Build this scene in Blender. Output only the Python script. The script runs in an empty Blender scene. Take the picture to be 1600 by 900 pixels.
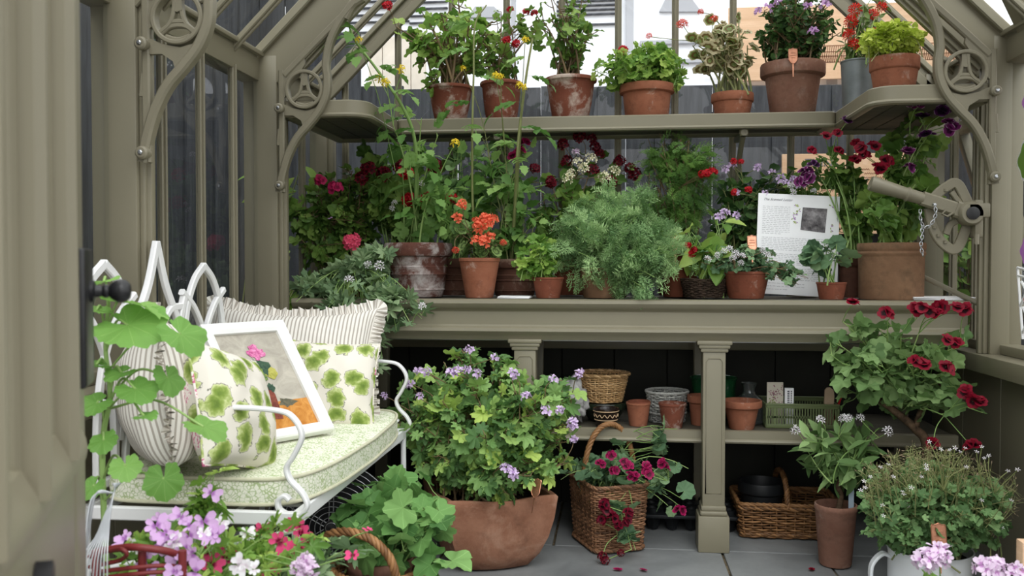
import bpy, bmesh, math, random
import numpy as np
from mathutils import Vector, Matrix, Euler
PI = math.pi
RNG = np.random.default_rng(7)
random.seed(7)
SC = bpy.context.scene
COL = SC.collection
# ---------------------------------------------------------------- camera and pixel -> place helpers
FPX, CAMZ = 1400.0, 0.93
TH = math.atan(160 / 1400.0)
PT = math.atan(35 / math.hypot(1400.0, 160.0))
CROT = Matrix.Rotation(TH, 3, 'Z') @ Matrix.Rotation(PI / 2 - PT, 3, 'X')
CAMP = Vector((0, 0, CAMZ))


def ray(px, py):
    return CROT @ Vector(((px - 800) / FPX, -(py - 450) / FPX, -1))


def W(px, py, Y):
    d = ray(px, py)
    return CAMP + d * (Y / d.y)


def WZ(px, py, z):
    d = ray(px, py)
    return CAMP + d * ((z - CAMZ) / d.z)


def WX(px, py, x):
    d = ray(px, py)
    return CAMP + d * (x / d.x)


def mpp(p):
    """metres per pixel at a point"""
    c = CROT.transposed() @ (Vector(p) - CAMP)
    return -c.z / FPX


cam_d = bpy.data.cameras.new('camera')
cam = bpy.data.objects.new('camera', cam_d)
COL.objects.link(cam)
cam.location = CAMP
cam.rotation_euler = (PI / 2 - PT, 0, TH)
cam_d.sensor_width = 36
cam_d.lens = 36 * FPX / 1600
cam_d.clip_start = .02
cam_d.dof.use_dof = True
cam_d.dof.focus_distance = 2.95
cam_d.dof.aperture_fstop = 6.5
SC.camera = cam
SC.view_settings.view_transform = 'Standard'
SC.view_settings.look = 'None'
SC.view_settings.gamma = 1
SC.view_settings.use_curve_mapping = False


# ---------------------------------------------------------------- mesh collector
class G:
    def __init__(s):
        s.v, s.l, s.t, s.var, s.rad, s.uv, s.mi, s.n = [], [], [], [], [], [], [], 0

    def add(s, V, F, var=0.5, rad=0.0, uv=None, mi=0):
        V = np.array(V, dtype=np.float64).reshape(-1, 3)
        n = len(V)
        s.v.append(V)
        if isinstance(F, np.ndarray):
            s.l.append(F.ravel() + s.n)
            s.t.append(np.full(len(F), F.shape[1]))
            nf = len(F)
        else:
            s.l.append(np.array([i for f in F for i in f], dtype=np.int64) + s.n)
            s.t.append(np.array([len(f) for f in F], dtype=np.int64))
            nf = len(F)
        s.mi.append(np.full(nf, mi))
        s.var.append(np.broadcast_to(np.asarray(var, dtype=float), (n,)))
        s.rad.append(np.broadcast_to(np.asarray(rad, dtype=float), (n,)))
        s.uv.append(V.copy() if uv is None else np.asarray(uv, dtype=float).reshape(-1, 3))
        s.n += n
        return s

    def mesh(s, name, mats, smooth=False, sharp=None):
        me = bpy.data.meshes.new(name)
        if not s.v:
            return me
        V = np.concatenate(s.v)
        L = np.concatenate(s.l).astype(np.int32)
        T = np.concatenate(s.t).astype(np.int32)
        st = np.concatenate(([0], np.cumsum(T)[:-1])).astype(np.int32)
        me.vertices.add(len(V))
        me.vertices.foreach_set('co', V.ravel().astype(np.float32))
        me.loops.add(len(L))
        me.loops.foreach_set('vertex_index', L)
        me.polygons.add(len(T))
        me.polygons.foreach_set('loop_start', st)
        me.polygons.foreach_set('material_index', np.concatenate(s.mi).astype(np.int32))
        me.update(calc_edges=True)
        for nm, arr in (('var', s.var), ('rad', s.rad)):
            a = me.attributes.new(nm, 'FLOAT', 'POINT')
            a.data.foreach_set('value', np.concatenate(arr).astype(np.float32))
        a = me.attributes.new('uvp', 'FLOAT_VECTOR', 'POINT')
        a.data.foreach_set('vector', np.concatenate(s.uv).ravel().astype(np.float32))
        me.polygons.foreach_set('use_smooth', np.full(len(T), smooth))
        if smooth and sharp:
            me.set_sharp_from_angle(angle=math.radians(sharp))
        for m in (mats if isinstance(mats, (list, tuple)) else [mats]):
            me.materials.append(m)
        return me

    def obj(s, name, mats, parent=None, smooth=False, sharp=None):
        o = bpy.data.objects.new(name, s.mesh(name, mats, smooth, sharp))
        COL.objects.link(o)
        if parent:
            o.parent = parent
        return o


def tag(o, label, cat, group=None, kind=None):
    if label:
        o['label'] = label
    if cat:
        o['category'] = cat
    if group:
        o['group'] = group
    if kind:
        o['kind'] = kind
    return o


def thing(name, label, cat, loc=(0, 0, 0), rz=0, group=None, rot=None):
    o = bpy.data.objects.new(name, None)
    COL.objects.link(o)
    o.empty_display_size = .05
    o.location = loc
    o.rotation_euler = rot if rot is not None else (0, 0, rz)
    return tag(o, label, cat, group)


def struct(o):
    o['kind'] = 'structure'
    return o


def nrm(v):
    v = np.asarray(v, float)
    return v / (np.linalg.norm(v, axis=-1, keepdims=True) + 1e-12)


# ---------------------------------------------------------------- shapes
def box(g, lo, hi, bev=0.0, M=None, mi=0, var=.5):
    bm = bmesh.new()
    bmesh.ops.create_cube(bm, size=1)
    lo, hi = Vector(lo), Vector(hi)
    c, d = (lo + hi) / 2, hi - lo
    for v in bm.verts:
        v.co = Vector((v.co.x * d.x, v.co.y * d.y, v.co.z * d.z)) + c
    if bev:
        bmesh.ops.bevel(bm, geom=bm.edges[:], offset=bev, segments=2, affect='EDGES', profile=.5)
    bm.verts.index_update()
    V = np.array([tuple(M @ v.co) if M else tuple(v.co) for v in bm.verts])
    F = [tuple(v.index for v in f.verts) for f in bm.faces]
    bm.free()
    return g.add(V, F, var=var, mi=mi)


def frames(P):
    P = np.asarray(P, float)
    T = nrm(np.gradient(P, axis=0))
    up = np.array([0, 0, 1.]) if abs(T[0][2]) < .9 else np.array([1., 0, 0])
    N = np.zeros_like(P)
    n = nrm(np.cross(np.cross(T[0], up), T[0]))
    for i in range(len(P)):
        n = n - T[i] * np.dot(n, T[i])
        n = nrm(n)
        N[i] = n
    return T, N, np.cross(T, N)


def tube(g, P, r, n=6, closed=False, var=.5, mi=0, rad=0.0):
    P = np.asarray([tuple(p) for p in P], float)
    m = len(P)
    r = np.broadcast_to(np.asarray(r, float), (m,))
    if closed:
        Pe = np.concatenate([P[-1:], P, P[:1]])
        T, N, B = [a[1:-1] for a in frames(Pe)]
    else:
        T, N, B = frames(P)
    a = np.linspace(0, 2 * PI, n, endpoint=False)
    V = P[:, None] + r[:, None, None] * (np.cos(a)[None, :, None] * N[:, None] + np.sin(a)[None, :, None] * B[:, None])
    i = np.arange(m if closed else m - 1)
    j = np.arange(n)
    I, J = np.meshgrid(i, j, indexing='ij')
    I2, J2 = (I + 1) % m, (J + 1) % n
    F = np.stack([I * n + J, I * n + J2, I2 * n + J2, I2 * n + J], -1).reshape(-1, 4)
    g.add(V.reshape(-1, 3), F, var=var, mi=mi, rad=rad)
    if not closed:
        g.add(V[0], [tuple(range(n))[::-1]], var=var, mi=mi)
        g.add(V[-1], [tuple(range(n))], var=var, mi=mi)
    return g


def bez(pts, n=12):
    """Catmull-Rom through points"""
    P = [np.asarray(tuple(p), float) for p in pts]
    P = [2 * P[0] - P[1]] + P + [2 * P[-1] - P[-2]]
    out = []
    for i in range(1, len(P) - 2):
        for k in range(n):
            t = k / n
            out.append(.5 * ((2 * P[i]) + (-P[i - 1] + P[i + 1]) * t + (2 * P[i - 1] - 5 * P[i] + 4 * P[i + 1] - P[i + 2]) * t * t + (-P[i - 1] + 3 * P[i] - 3 * P[i + 1] + P[i + 2]) * t ** 3))
    out.append(P[-2])
    return np.array(out)


def lathe(g, prof, n=32, c=(0, 0, 0), sx=1, sy=1, var=.5, mi=0, wob=0.0):
    prof = np.asarray(prof, float)
    a = np.linspace(0, 2 * PI, n, endpoint=False)
    rr = prof[:, 0][:, None] * (1 + wob * np.sin(2 * a + 1)[None] + wob * .6 * np.sin(3 * a)[None])
    V = np.stack([rr * np.cos(a) * sx + c[0], rr * np.sin(a) * sy + c[1], np.broadcast_to(prof[:, 1][:, None], rr.shape) + c[2]], -1)
    m = len(prof)
    I, J = np.meshgrid(np.arange(m - 1), np.arange(n), indexing='ij')
    F = np.stack([I * n + J, I * n + (J + 1) % n, (I + 1) * n + (J + 1) % n, (I + 1) * n + J], -1).reshape(-1, 4)
    g.add(V.reshape(-1, 3), F, var=var, mi=mi)
    return g


def disc(g, r, z, n=32, c=(0, 0), bump=0.0, sx=1, sy=1, mi=0):
    V = [(c[0], c[1], z)]
    k = 4
    for i in range(1, k + 1):
        for j in range(n):
            a = 2 * PI * j / n
            q = r * i / k
            V.append((c[0] + sx * q * math.cos(a), c[1] + sy * q * math.sin(a), z + (bump * random.uniform(-1, 1) if i < k else 0)))
    F = [(0, 1 + j, 1 + (j + 1) % n) for j in range(n)]
    for i in range(k - 1):
        for j in range(n):
            F.append((1 + i * n + j, 1 + (i + 1) * n + j, 1 + (i + 1) * n + (j + 1) % n, 1 + i * n + (j + 1) % n))
    return g.add(V, F, mi=mi)


def sweep(g, sec, path, side, mi=0, cap=True, closed=False):
    """sweep a closed 2D section (s,u) along a path; u axis is fixed direction `side`, s = side x tangent"""
    P = np.asarray([tuple(p) for p in path], float)
    side = nrm(np.asarray(side, float))
    if closed:
        T = nrm(np.roll(P, -1, 0) - np.roll(P, 1, 0))
    else:
        T = nrm(np.gradient(P, axis=0))
    S = nrm(np.cross(side[None], T))
    sec = np.asarray(sec, float)
    k, m = len(sec), len(P)
    V = P[:, None] + sec[None, :, 0, None] * S[:, None] + sec[None, :, 1, None] * side[None, None]
    I, J = np.meshgrid(np.arange(m if closed else m - 1), np.arange(k), indexing='ij')
    F = np.stack([I * k + J, I * k + (J + 1) % k, ((I + 1) % m) * k + (J + 1) % k, ((I + 1) % m) * k + J], -1).reshape(-1, 4)
    g.add(V.reshape(-1, 3), F, mi=mi)
    if cap and not closed:
        g.add(V[0], [tuple(range(k))[::-1]], mi=mi)
        g.add(V[-1], [tuple(range(k))], mi=mi)
    return g


def rsec(w, d, b=.15):
    """chamfered rectangle section"""
    x, y, c = w / 2, d / 2, min(w, d) * b
    return [(-x + c, -y), (x - c, -y), (x, -y + c), (x, y - c), (x - c, y), (-x + c, y), (-x, y - c), (-x, -y + c)]


def plate(g, poly, z0, z1, M=None, mi=0):
    """extruded polygon in local xy, z0..z1"""
    n = len(poly)
    V = [(x, y, z0) for x, y in poly] + [(x, y, z1) for x, y in poly]
    if M is not None:
        V = [tuple(M @ Vector(v)) for v in V]
    F = [tuple(range(n))[::-1], tuple(range(n, 2 * n))] + [(i, (i + 1) % n, n + (i + 1) % n, n + i) for i in range(n)]
    return g.add(V, F, mi=mi)


# ---------------------------------------------------------------- materials
def lin(c):
    """sRGB 0..255 -> linear"""
    r = []
    for x in c:
        x = x / 255
        r.append(x / 12.92 if x <= .04045 else ((x + .055) / 1.055) ** 2.4)
    return tuple(r) + (1,)


class N:
    def __init__(s, name):
        s.m = bpy.data.materials.new(name)
        s.m.use_nodes = True
        s.t = s.m.node_tree
        s.b = s.t.nodes['Principled BSDF']
        s.out = s.t.nodes['Material Output']

    def new(s, ty, **kw):
        n = s.t.nodes.new(ty)
        for k, v in kw.items():
            setattr(n, k, v)
        return n

    def lk(s, a, b):
        s.t.links.new(a, b)

    def coord(s, kind='Object', scale=(1, 1, 1)):
        c = s.new('ShaderNodeTexCoord')
        mp = s.new('ShaderNodeMapping')
        mp.inputs['Scale'].default_value = scale
        s.lk(c.outputs[kind], mp.inputs[0])
        return mp.outputs[0]

    def attr(s, nm, out='Fac'):
        a = s.new('ShaderNodeAttribute', attribute_name=nm)
        return a.outputs[out]

    def noise(s, sc, detail=4, rough=.55, vec=None, dist=0):
        n = s.new('ShaderNodeTexNoise')
        n.inputs['Scale'].default_value = sc
        n.inputs['Detail'].default_value = detail
        n.inputs['Roughness'].default_value = rough
        n.inputs['Distortion'].default_value = dist
        s.lk(vec if vec is not None else s.coord(), n.inputs['Vector'])
        return n.outputs['Fac']

    def ramp(s, fac, stops, interp='LINEAR'):
        r = s.new('ShaderNodeValToRGB')
        e = r.color_ramp
        e.interpolation = interp
        while len(e.elements) < len(stops):
            e.elements.new(.5)
        for el, (p, c) in zip(e.elements, stops):
            el.position = p
            el.color = c if len(c) == 4 else tuple(c) + (1,)
        s.lk(fac, r.inputs[0])
        return r.outputs[0]

    def math(s, op, a, b=None, c=None):
        n = s.new('ShaderNodeMath', operation=op)
        for i, x in enumerate((a, b, c)):
            if x is None:
                continue
            if isinstance(x, (int, float)):
                n.inputs[i].default_value = x
            else:
                s.lk(x, n.inputs[i])
        return n.outputs[0]

    def mix(s, f, a, b, mode='MIX'):
        n = s.new('ShaderNodeMix', data_type='RGBA', blend_type=mode)
        for i, x in ((0, f), (6, a), (7, b)):
            if isinstance(x, (int, float)):
                n.inputs[i].default_value = x
            elif isinstance(x, tuple):
                n.inputs[i].default_value = x
            else:
                s.lk(x, n.inputs[i])
        return n.outputs[2]

    def bump(s, h, strength=.3, dist=.005):
        b = s.new('ShaderNodeBump')
        b.inputs['Strength'].default_value = strength
        b.inputs['Distance'].default_value = dist
        s.lk(h, b.inputs['Height'])
        s.lk(b.outputs[0], s.b.inputs['Normal'])

    def done(s, color=None, rough=.6, spec=.5, metal=0.0):
        if color is not None:
            if isinstance(color, tuple):
                s.b.inputs['Base Color'].default_value = color
            else:
                s.lk(color, s.b.inputs['Base Color'])
        if isinstance(rough, (int, float)):
            s.b.inputs['Roughness'].default_value = rough
        else:
            s.lk(rough, s.b.inputs['Roughness'])
        s.b.inputs['Specular IOR Level'].default_value = spec
        s.b.inputs['Metallic'].default_value = metal
        return s.m


def simple(name, c, rough=.5, spec=.5, metal=0.0, var=.06, sc=12):
    n = N(name)
    f = n.noise(sc, 5)
    c = lin(c)
    lo = tuple(x * (1 - var * 2) for x in c[:3]) + (1,)
    hi = tuple(min(1, x * (1 + var)) for x in c[:3]) + (1,)
    return n.done(n.ramp(f, [(.3, lo), (.7, hi)]), rough, spec, metal)


def terracotta(name, c1, c2, white=.5, wsc=18, stain=(226, 214, 200), z0=0.0):
    n = N(name)
    a = n.noise(11, 6, .65)
    f = n.noise(wsc, 8, .68, dist=.4)
    fine = n.noise(90, 3)
    base = n.ramp(a, [(.3, lin(c1)), (.7, lin(c2))])
    base = n.mix(n.math('MULTIPLY', fine, .25), base, lin(tuple(x * .62 for x in c1)))
    w = n.ramp(f, [(.66 - .2 * white, (0, 0, 0)), (.78 - .16 * white, (1, 1, 1))])
    col = n.mix(n.math('MULTIPLY', w, .35 + .35 * white), base, lin(stain))
    dk = n.ramp(n.noise(wsc * 1.7, 7, .7), [(.5, (0, 0, 0)), (.7, (1, 1, 1))])
    col = n.mix(n.math('MULTIPLY', dk, .4), col, lin(tuple(x * .55 for x in c1)))
    n.bump(n.math('ADD', fine, f), .25, .003)
    return n.done(col, .82, .25)


LEAFGAIN = 1.18


def leafmat(name, cols, rough=.5, trans=.3, veins=0, edge=None, blotch=None, spec=.35):
    n = N(name)
    v = n.attr('var')
    cols = [tuple(min(255, x * LEAFGAIN) for x in c) for c in cols]
    k = len(cols)
    col = n.ramp(v, [(i / (k - 1), lin(c)) for i, c in enumerate(cols)])
    if veins or edge or blotch:
        rad = n.attr('rad')
    if veins:
        sep = n.new('ShaderNodeSeparateXYZ')
        n.lk(n.attr('uvp', 'Vector'), sep.inputs[0])
        ang = n.math('ARCTAN2', sep.outputs[0], sep.outputs[1])
        w = n.math('ABSOLUTE', n.math('SINE', n.math('MULTIPLY', ang, veins / 2)))
        w = n.math('DIVIDE', w, n.math('ADD', n.math('DIVIDE', .1, n.math('ADD', rad, .08)), .05))
        vm = n.ramp(w, [(.0, (1, 1, 1)), (.25, (0, 0, 0))])
        col = n.mix(n.math('MULTIPLY', vm, .45), col, lin(tuple(min(255, x * 1.3 + 28) for x in cols[-1])))
    if blotch:
        bz = n.ramp(rad, [(.3, (0, 0, 0)), (.45, (1, 1, 1)), (.6, (1, 1, 1)), (.7, (0, 0, 0))])
        col = n.mix(n.math('MULTIPLY', bz, .8), col, lin(blotch))
    if edge:
        ez = n.ramp(n.math('ADD', rad, n.math('MULTIPLY', n.math('SUBTRACT', v, .5), .3)), [(.66, (0, 0, 0)), (.78, (1, 1, 1))])
        col = n.mix(ez, col, lin(edge))
    fn = n.noise(60, 3)
    col = n.mix(n.math('MULTIPLY', fn, .28), col, n.mix(.5, col, (0.01, .02, .0, 1)))
    m = n.done(col, rough, spec)
    tr = n.new('ShaderNodeBsdfTranslucent')
    n.lk(col, tr.inputs[0])
    mx = n.new('ShaderNodeMixShader')
    mx.inputs[0].default_value = trans
    n.lk(n.b.outputs[0], mx.inputs[1])
    n.lk(tr.outputs[0], mx.inputs[2])
    n.lk(mx.outputs[0], n.out.inputs[0])
    return m


def petalmat(name, c_in, c_out, edge=None, trans=.25, mid=.35):
    n = N(name)
    r = n.attr('rad')
    v = n.attr('var')
    st = [(0, lin(c_in)), (mid, lin(c_in)), (min(.95, mid + .2), lin(c_out))]
    if edge:
        st += [(.84, lin(c_out)), (.98, lin(edge))]
    col = n.ramp(r, st)
    col = n.mix(n.math('MULTIPLY', v, .35), col, n.mix(1.0, col, (.75, .7, .75, 1), 'MULTIPLY'))
    m = n.done(col, .55, .25)
    tr = n.new('ShaderNodeBsdfTranslucent')
    n.lk(col, tr.inputs[0])
    mx = n.new('ShaderNodeMixShader')
    mx.inputs[0].default_value = trans
    n.lk(n.b.outputs[0], mx.inputs[1])
    n.lk(tr.outputs[0], mx.inputs[2])
    n.lk(mx.outputs[0], n.out.inputs[0])
    return m


def glassmat(name, tint=(.93, .95, .94), ior=1.5, rough=.0):
    """thin pane: see-through with a Fresnel reflection"""
    n = N(name)
    fr = n.new('ShaderNodeFresnel')
    ge = n.new('ShaderNodeNewGeometry')
    n.lk(n.math('ADD', n.math('MULTIPLY', ge.outputs['Backfacing'], 1 / ior - ior), ior), fr.inputs['IOR'])
    tr = n.new('ShaderNodeBsdfTransparent')
    tr.inputs[0].default_value = tint + (1,)
    gl = n.new('ShaderNodeBsdfGlossy')
    gl.inputs['Roughness'].default_value = rough
    mx = n.new('ShaderNodeMixShader')
    n.lk(fr.outputs[0], mx.inputs[0])
    n.lk(tr.outputs[0], mx.inputs[1])
    n.lk(gl.outputs[0], mx.inputs[2])
    n.lk(mx.outputs[0], n.out.inputs[0])
    return n.m
# ---------------------------------------------------------------- leaf and flower templates: (verts, faces, rad, uv)
def leaf_round(nl=7, depth=.28, teeth=.05, cup=.18, ripple=.05, rings=2, per=5, notch=.55, seed=0, fwd=.12, sag=0.0):
    r = np.random.default_rng(seed)
    K = nl * per
    th = np.linspace(-PI + notch * .5, PI - notch * .5, K)
    lob = np.cos(nl * (th / (2 * PI - notch)) * 2 * PI + (PI if nl % 2 == 0 else 0))
    rr = (1 - depth * (1 - np.clip(.5 + .5 * lob, 0, 1) ** .5)) + teeth * np.cos(th * nl * 3.1) + fwd * np.cos(th) + .03 * r.normal(size=K)
    rr = np.clip(rr, .2, 1.3)
    V = [np.array([[0, 0, 0]])]
    rad = [np.array([0.])]
    for i in range(1, rings + 1):
        q = i / rings
        qq = q * (rr ** (q * .7 + .3))
        x, y = qq * np.sin(th), qq * np.cos(th)
        z = cup * q * q * (1 if cup > 0 else 1) + ripple * np.cos(nl * th * 1.1 + seed) * q * q + .02 * r.normal(size=K) * q - sag * np.maximum(y, 0) ** 2
        V.append(np.stack([x, y, z], -1))
        rad.append(np.full(K, q))
    V = np.concatenate(V)
    F = [(0, 1 + j + 1, 1 + j) for j in range(K - 1)]
    for i in range(rings - 1):
        a, b = 1 + i * K, 1 + (i + 1) * K
        F += [(a + j, a + j + 1, b + j + 1, b + j) for j in range(K - 1)]
    return V, F, np.concatenate(rad), V.copy()


def leaf_oblong(w=.3, n=6, fold=.25, droop=.35, teeth=0.0, tip=1.6):
    t = np.linspace(0, 1, n + 1)
    wd = w * np.sin(PI * t ** (1 / tip * 1.2)) ** .8 * (1 + teeth * (np.arange(n + 1) % 2 - .5))
    wd[0] = .02
    wd[-1] = .004
    z = -droop * t ** 2 * .5
    V = np.concatenate([np.stack([-wd, t, z + fold * wd], -1), np.stack([0 * t, t, z], -1), np.stack([wd, t, z + fold * wd], -1)])
    m = n + 1
    F = [(i + o, i + m + o, i + m + 1 + o, i + 1 + o) for i in range(n) for o in (0, m)]
    rad = np.concatenate([np.full(m, 1.), np.zeros(m), np.full(m, 1.)])
    return V, F, rad, V.copy()


def join(parts):
    V, F, R, U, n = [], [], [], [], 0
    for v, f, r, u in parts:
        V.append(v)
        F += [tuple(i + n for i in q) for q in f]
        R.append(r)
        U.append(u)
        n += len(v)
    return np.concatenate(V), F, np.concatenate(R), np.concatenate(U)


def xf(t, pos, d, nv, s):
    v, f, r, u = t
    d = nrm(d)
    x = nrm(np.cross(d, nv))
    z = np.cross(x, d)
    return (np.asarray(pos) + s * (v[:, :1] * x + v[:, 1:2] * d + v[:, 2:] * z), f, r, u)


def strip(p0, p1, w, nv=(0, 0, 1)):
    p0, p1 = np.asarray(p0, float), np.asarray(p1, float)
    s = nrm(np.cross(p1 - p0, nv)) * w / 2
    V = np.array([p0 - s, p0 + s, p1 + s * .6, p1 - s * .6])
    return V, [(0, 1, 2, 3)], np.zeros(4), V.copy()


def leaf_fern(npair=7, sub=5, droop=.35, w=.42, curl=.25, lw=.2, seed=0, wid=.15, froth=.25):
    """twice divided feathery leaf"""
    r = np.random.default_rng(seed)
    parts = []

    def rach(t):
        return np.array([.05 * math.sin(3 * t + seed), t, curl * t - (droop + curl) * t * t])
    for i in range(npair * 2):
        t0, t1 = i / (npair * 2), (i + 1) / (npair * 2)
        parts.append(strip(rach(t0), rach(t1), .022))
    for i in range(npair):
        t = .18 + .8 * i / npair
        ln = w * math.sin(PI * (.22 + .72 * (1 - i / npair) * .9)) + .03
        for s in (-1, 1):
            b = rach(t)
            d = nrm(np.array([s * .85, .55 + .2 * r.normal() * .3, .12 - .5 * droop * t + .12 * r.normal()]))
            e = b + d * ln
            parts.append(strip(b, e, .018))
            for k in range(sub):
                q = .25 + .75 * k / sub
                p = b + (e - b) * q
                for ss in (-1, 1):
                    dd = nrm(d * .6 + ss * nrm(np.cross(d, [0, 0, 1])) * .8 + np.array([0, 0, froth * r.normal()]))
                    L = lw * (1.05 - q * .55) * (ln / w) ** .6 * 1.1
                    s2 = nrm(np.cross(dd, [0, 0, 1])) * L * wid
                    V = np.array([p, p + dd * L * .5 + s2, p + dd * L, p + dd * L * .5 - s2])
                    parts.append((V, [(0, 1, 2, 3)], np.array([0, .5, 1, .5]), V.copy()))
    return join(parts)


def leaf_compound(n=3, w=.26, droop=.5, teeth=.35, seed=0):
    """tomato like leaf with toothed leaflets"""
    r = np.random.default_rng(seed)
    parts = []

    def rach(t):
        return np.array([.04 * math.sin(4 * t + seed), t * .8, .12 * t - droop * t * t])
    for i in range(8):
        parts.append(strip(rach(i / 8), rach((i + 1) / 8), .025))
    lf = leaf_oblong(w=.34, n=7, fold=.2, droop=.6, teeth=teeth)
    for i in range(n):
        t = .3 + .6 * i / n
        for s in (-1, 1):
            parts.append(xf(lf, rach(t), [s * .9, .5, -.15 + .15 * r.normal()], [0, 0, 1], (.3 + .1 * r.random())))
    parts.append(xf(lf, rach(1), rach(1) - rach(.8), [0, 0, 1], .42))
    return join(parts)


def place(g, tm, P, D, Nn, S, var):
    if len(P) == 0:
        return
    v, f, rad, uv = tm
    D = nrm(D)
    X = np.cross(D, Nn)
    X = nrm(X)
    Z = np.cross(X, D)
    L, n = len(P), len(v)
    S = np.broadcast_to(np.asarray(S, float), (L,))
    V = P[:, None] + S[:, None, None] * (v[None, :, 0, None] * X[:, None] + v[None, :, 1, None] * D[:, None] + v[None, :, 2, None] * Z[:, None])
    fl = np.array([i for q in f for i in q])
    ft = np.array([len(q) for q in f])
    g.v.append(V.reshape(-1, 3))
    g.l.append((fl[None] + (np.arange(L) * n)[:, None]).ravel() + g.n)
    g.t.append(np.tile(ft, L))
    g.mi.append(np.zeros(len(ft) * L, int))
    g.var.append(np.repeat(np.broadcast_to(np.asarray(var, float), (L,)), n))
    g.rad.append(np.tile(rad, L))
    g.uv.append(np.tile(uv, (L, 1)))
    g.n += L * n


LEAF = {
    'zonal': [leaf_round(7, .16, .04, .22, .06, seed=i, sag=.18) for i in range(3)],
    'lobed': [leaf_round(5, .5, .07, .14, .08, per=7, seed=i, sag=.25) for i in range(3)],
    'crisp': [leaf_round(5, .3, .05, .16, .12, per=7, seed=i, notch=.6, sag=.25) for i in range(4)],
    'scent': [leaf_round(7, .42, .05, .1, .12, per=7, seed=i, notch=.5, sag=.25, fwd=.2) for i in range(4)],
    'cut': [leaf_round(7, .75, .1, .1, .12, per=7, seed=i, notch=.4, sag=.2) for i in range(3)],
    'mint': [leaf_round(5, .26, .03, .16, .07, rings=3, per=8, seed=i, notch=.7, sag=.35) for i in range(3)],
    'big': [leaf_round(5, .13, .03, .1, .06, rings=5, per=12, seed=i, notch=.35, sag=.35) for i in range(2)],
    'small': [leaf_round(3, .42, .06, .2, .05, per=4, seed=i) for i in range(3)],
    'oblong': [leaf_oblong(.2, 6, .3, d) for d in (.2, .5)],
    'primula': [leaf_oblong(.3, 8, .3, d, .1) for d in (.5, .9)],
    'fern': [leaf_fern(6, 3, .5, .36, .35, .27, seed=i, wid=.11, froth=.7) for i in range(5)],
    'lace': [leaf_fern(6, 5, .55, .5, .3, .24, seed=i) for i in range(4)],
    'compound': [leaf_compound(3, seed=i) for i in range(3)],
    'thread': [leaf_oblong(.1, 3, .2, .3)],
}


def floret(npet=5, w=.55, cup=.35, ln=1.0, gap=0, upper=1.0, fly=False):
    parts = []
    for k in range(npet):
        a = 2 * PI * k / npet + PI / 2
        f = upper if (k in (0,) or k in (1,)) else 1.0
        if fly:
            a = [PI / 2 + .42, PI / 2 - .42, -PI / 2 + .95, -PI / 2, -PI / 2 - .95][k]
            f = 1.15 if k < 2 else .8
        t = np.array([0.04, .35, .72, 1.0])
        wd = np.array([.1, .62, 1.0, .55]) * w * f
        rr = t * ln * f
        z = cup * t ** 1.5 - .12 * t ** 3
        d = np.array([math.cos(a), math.sin(a), 0])
        s = np.array([-d[1], d[0], 0])
        V = np.concatenate([rr[:, None] * d + o * wd[:, None] * .5 * s + np.array([0, 0, 1]) * (z + (.06 * abs(o)))[:, None] for o in (-1, 0, 1)])
        F = [(i + o, i + 4 + o, i + 5 + o, i + 1 + o) for i in range(3) for o in (0, 4)]
        parts.append((V, F, np.tile(t, 3), V.copy()))
    return join(parts)


FLO = {'fly': floret(5, .62, .3, fly=True), 'full': floret(5, .8, .3), 'star': floret(5, .34, .25), 'regal': floret(5, 1.0, .35, upper=1.12), 'spiky': floret(6, .32, .6), 'four': floret(4, .7, .4), 'tomato': floret(5, .3, -.5)}


def flower_mesh(name, kind, mat, n=14, cap=1.7, fs=.42, seed=0):
    """flower head of unit radius, axis +Z"""
    g = G()
    r = np.random.default_rng(seed)
    if n == 1:
        P = np.zeros((1, 3))
        Nn = np.array([[0, 0, 1.]])
    else:
        i = np.arange(n) + .5
        z = 1 - (1 - math.cos(cap)) * i / n
        ph = i * 2.39996
        Nn = np.stack([np.sqrt(1 - z * z) * np.cos(ph), np.sqrt(1 - z * z) * np.sin(ph), z], -1)
        P = Nn * (1 - fs * .55) * (1 + .12 * r.normal(size=(n, 1))) - np.array([0, 0, .25])
        Nn = nrm(Nn + .25 * r.normal(size=(n, 3)))
        core = nrm(r.normal(size=(1, 3)))
    D = r.normal(size=(n, 3))
    D = D - Nn * np.sum(D * Nn, -1, keepdims=True)
    place(g, FLO[kind], P, D, Nn, fs if n > 1 else 1.0, r.random(n))
    return g.mesh(name, mat, True)


FLOWER = {}


def defflower(key, kind, mat, n, cap=1.7, fs=.42, nvar=3):
    FLOWER[key] = [flower_mesh(key, kind, mat, n, cap, fs, seed=i) for i in range(nvar)]


def orient(z, spin=0.0):
    z = Vector(z).normalized()
    return z.to_track_quat('Z', 'Y') @ Matrix.Rotation(spin, 3, 'Z').to_quaternion()


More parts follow.
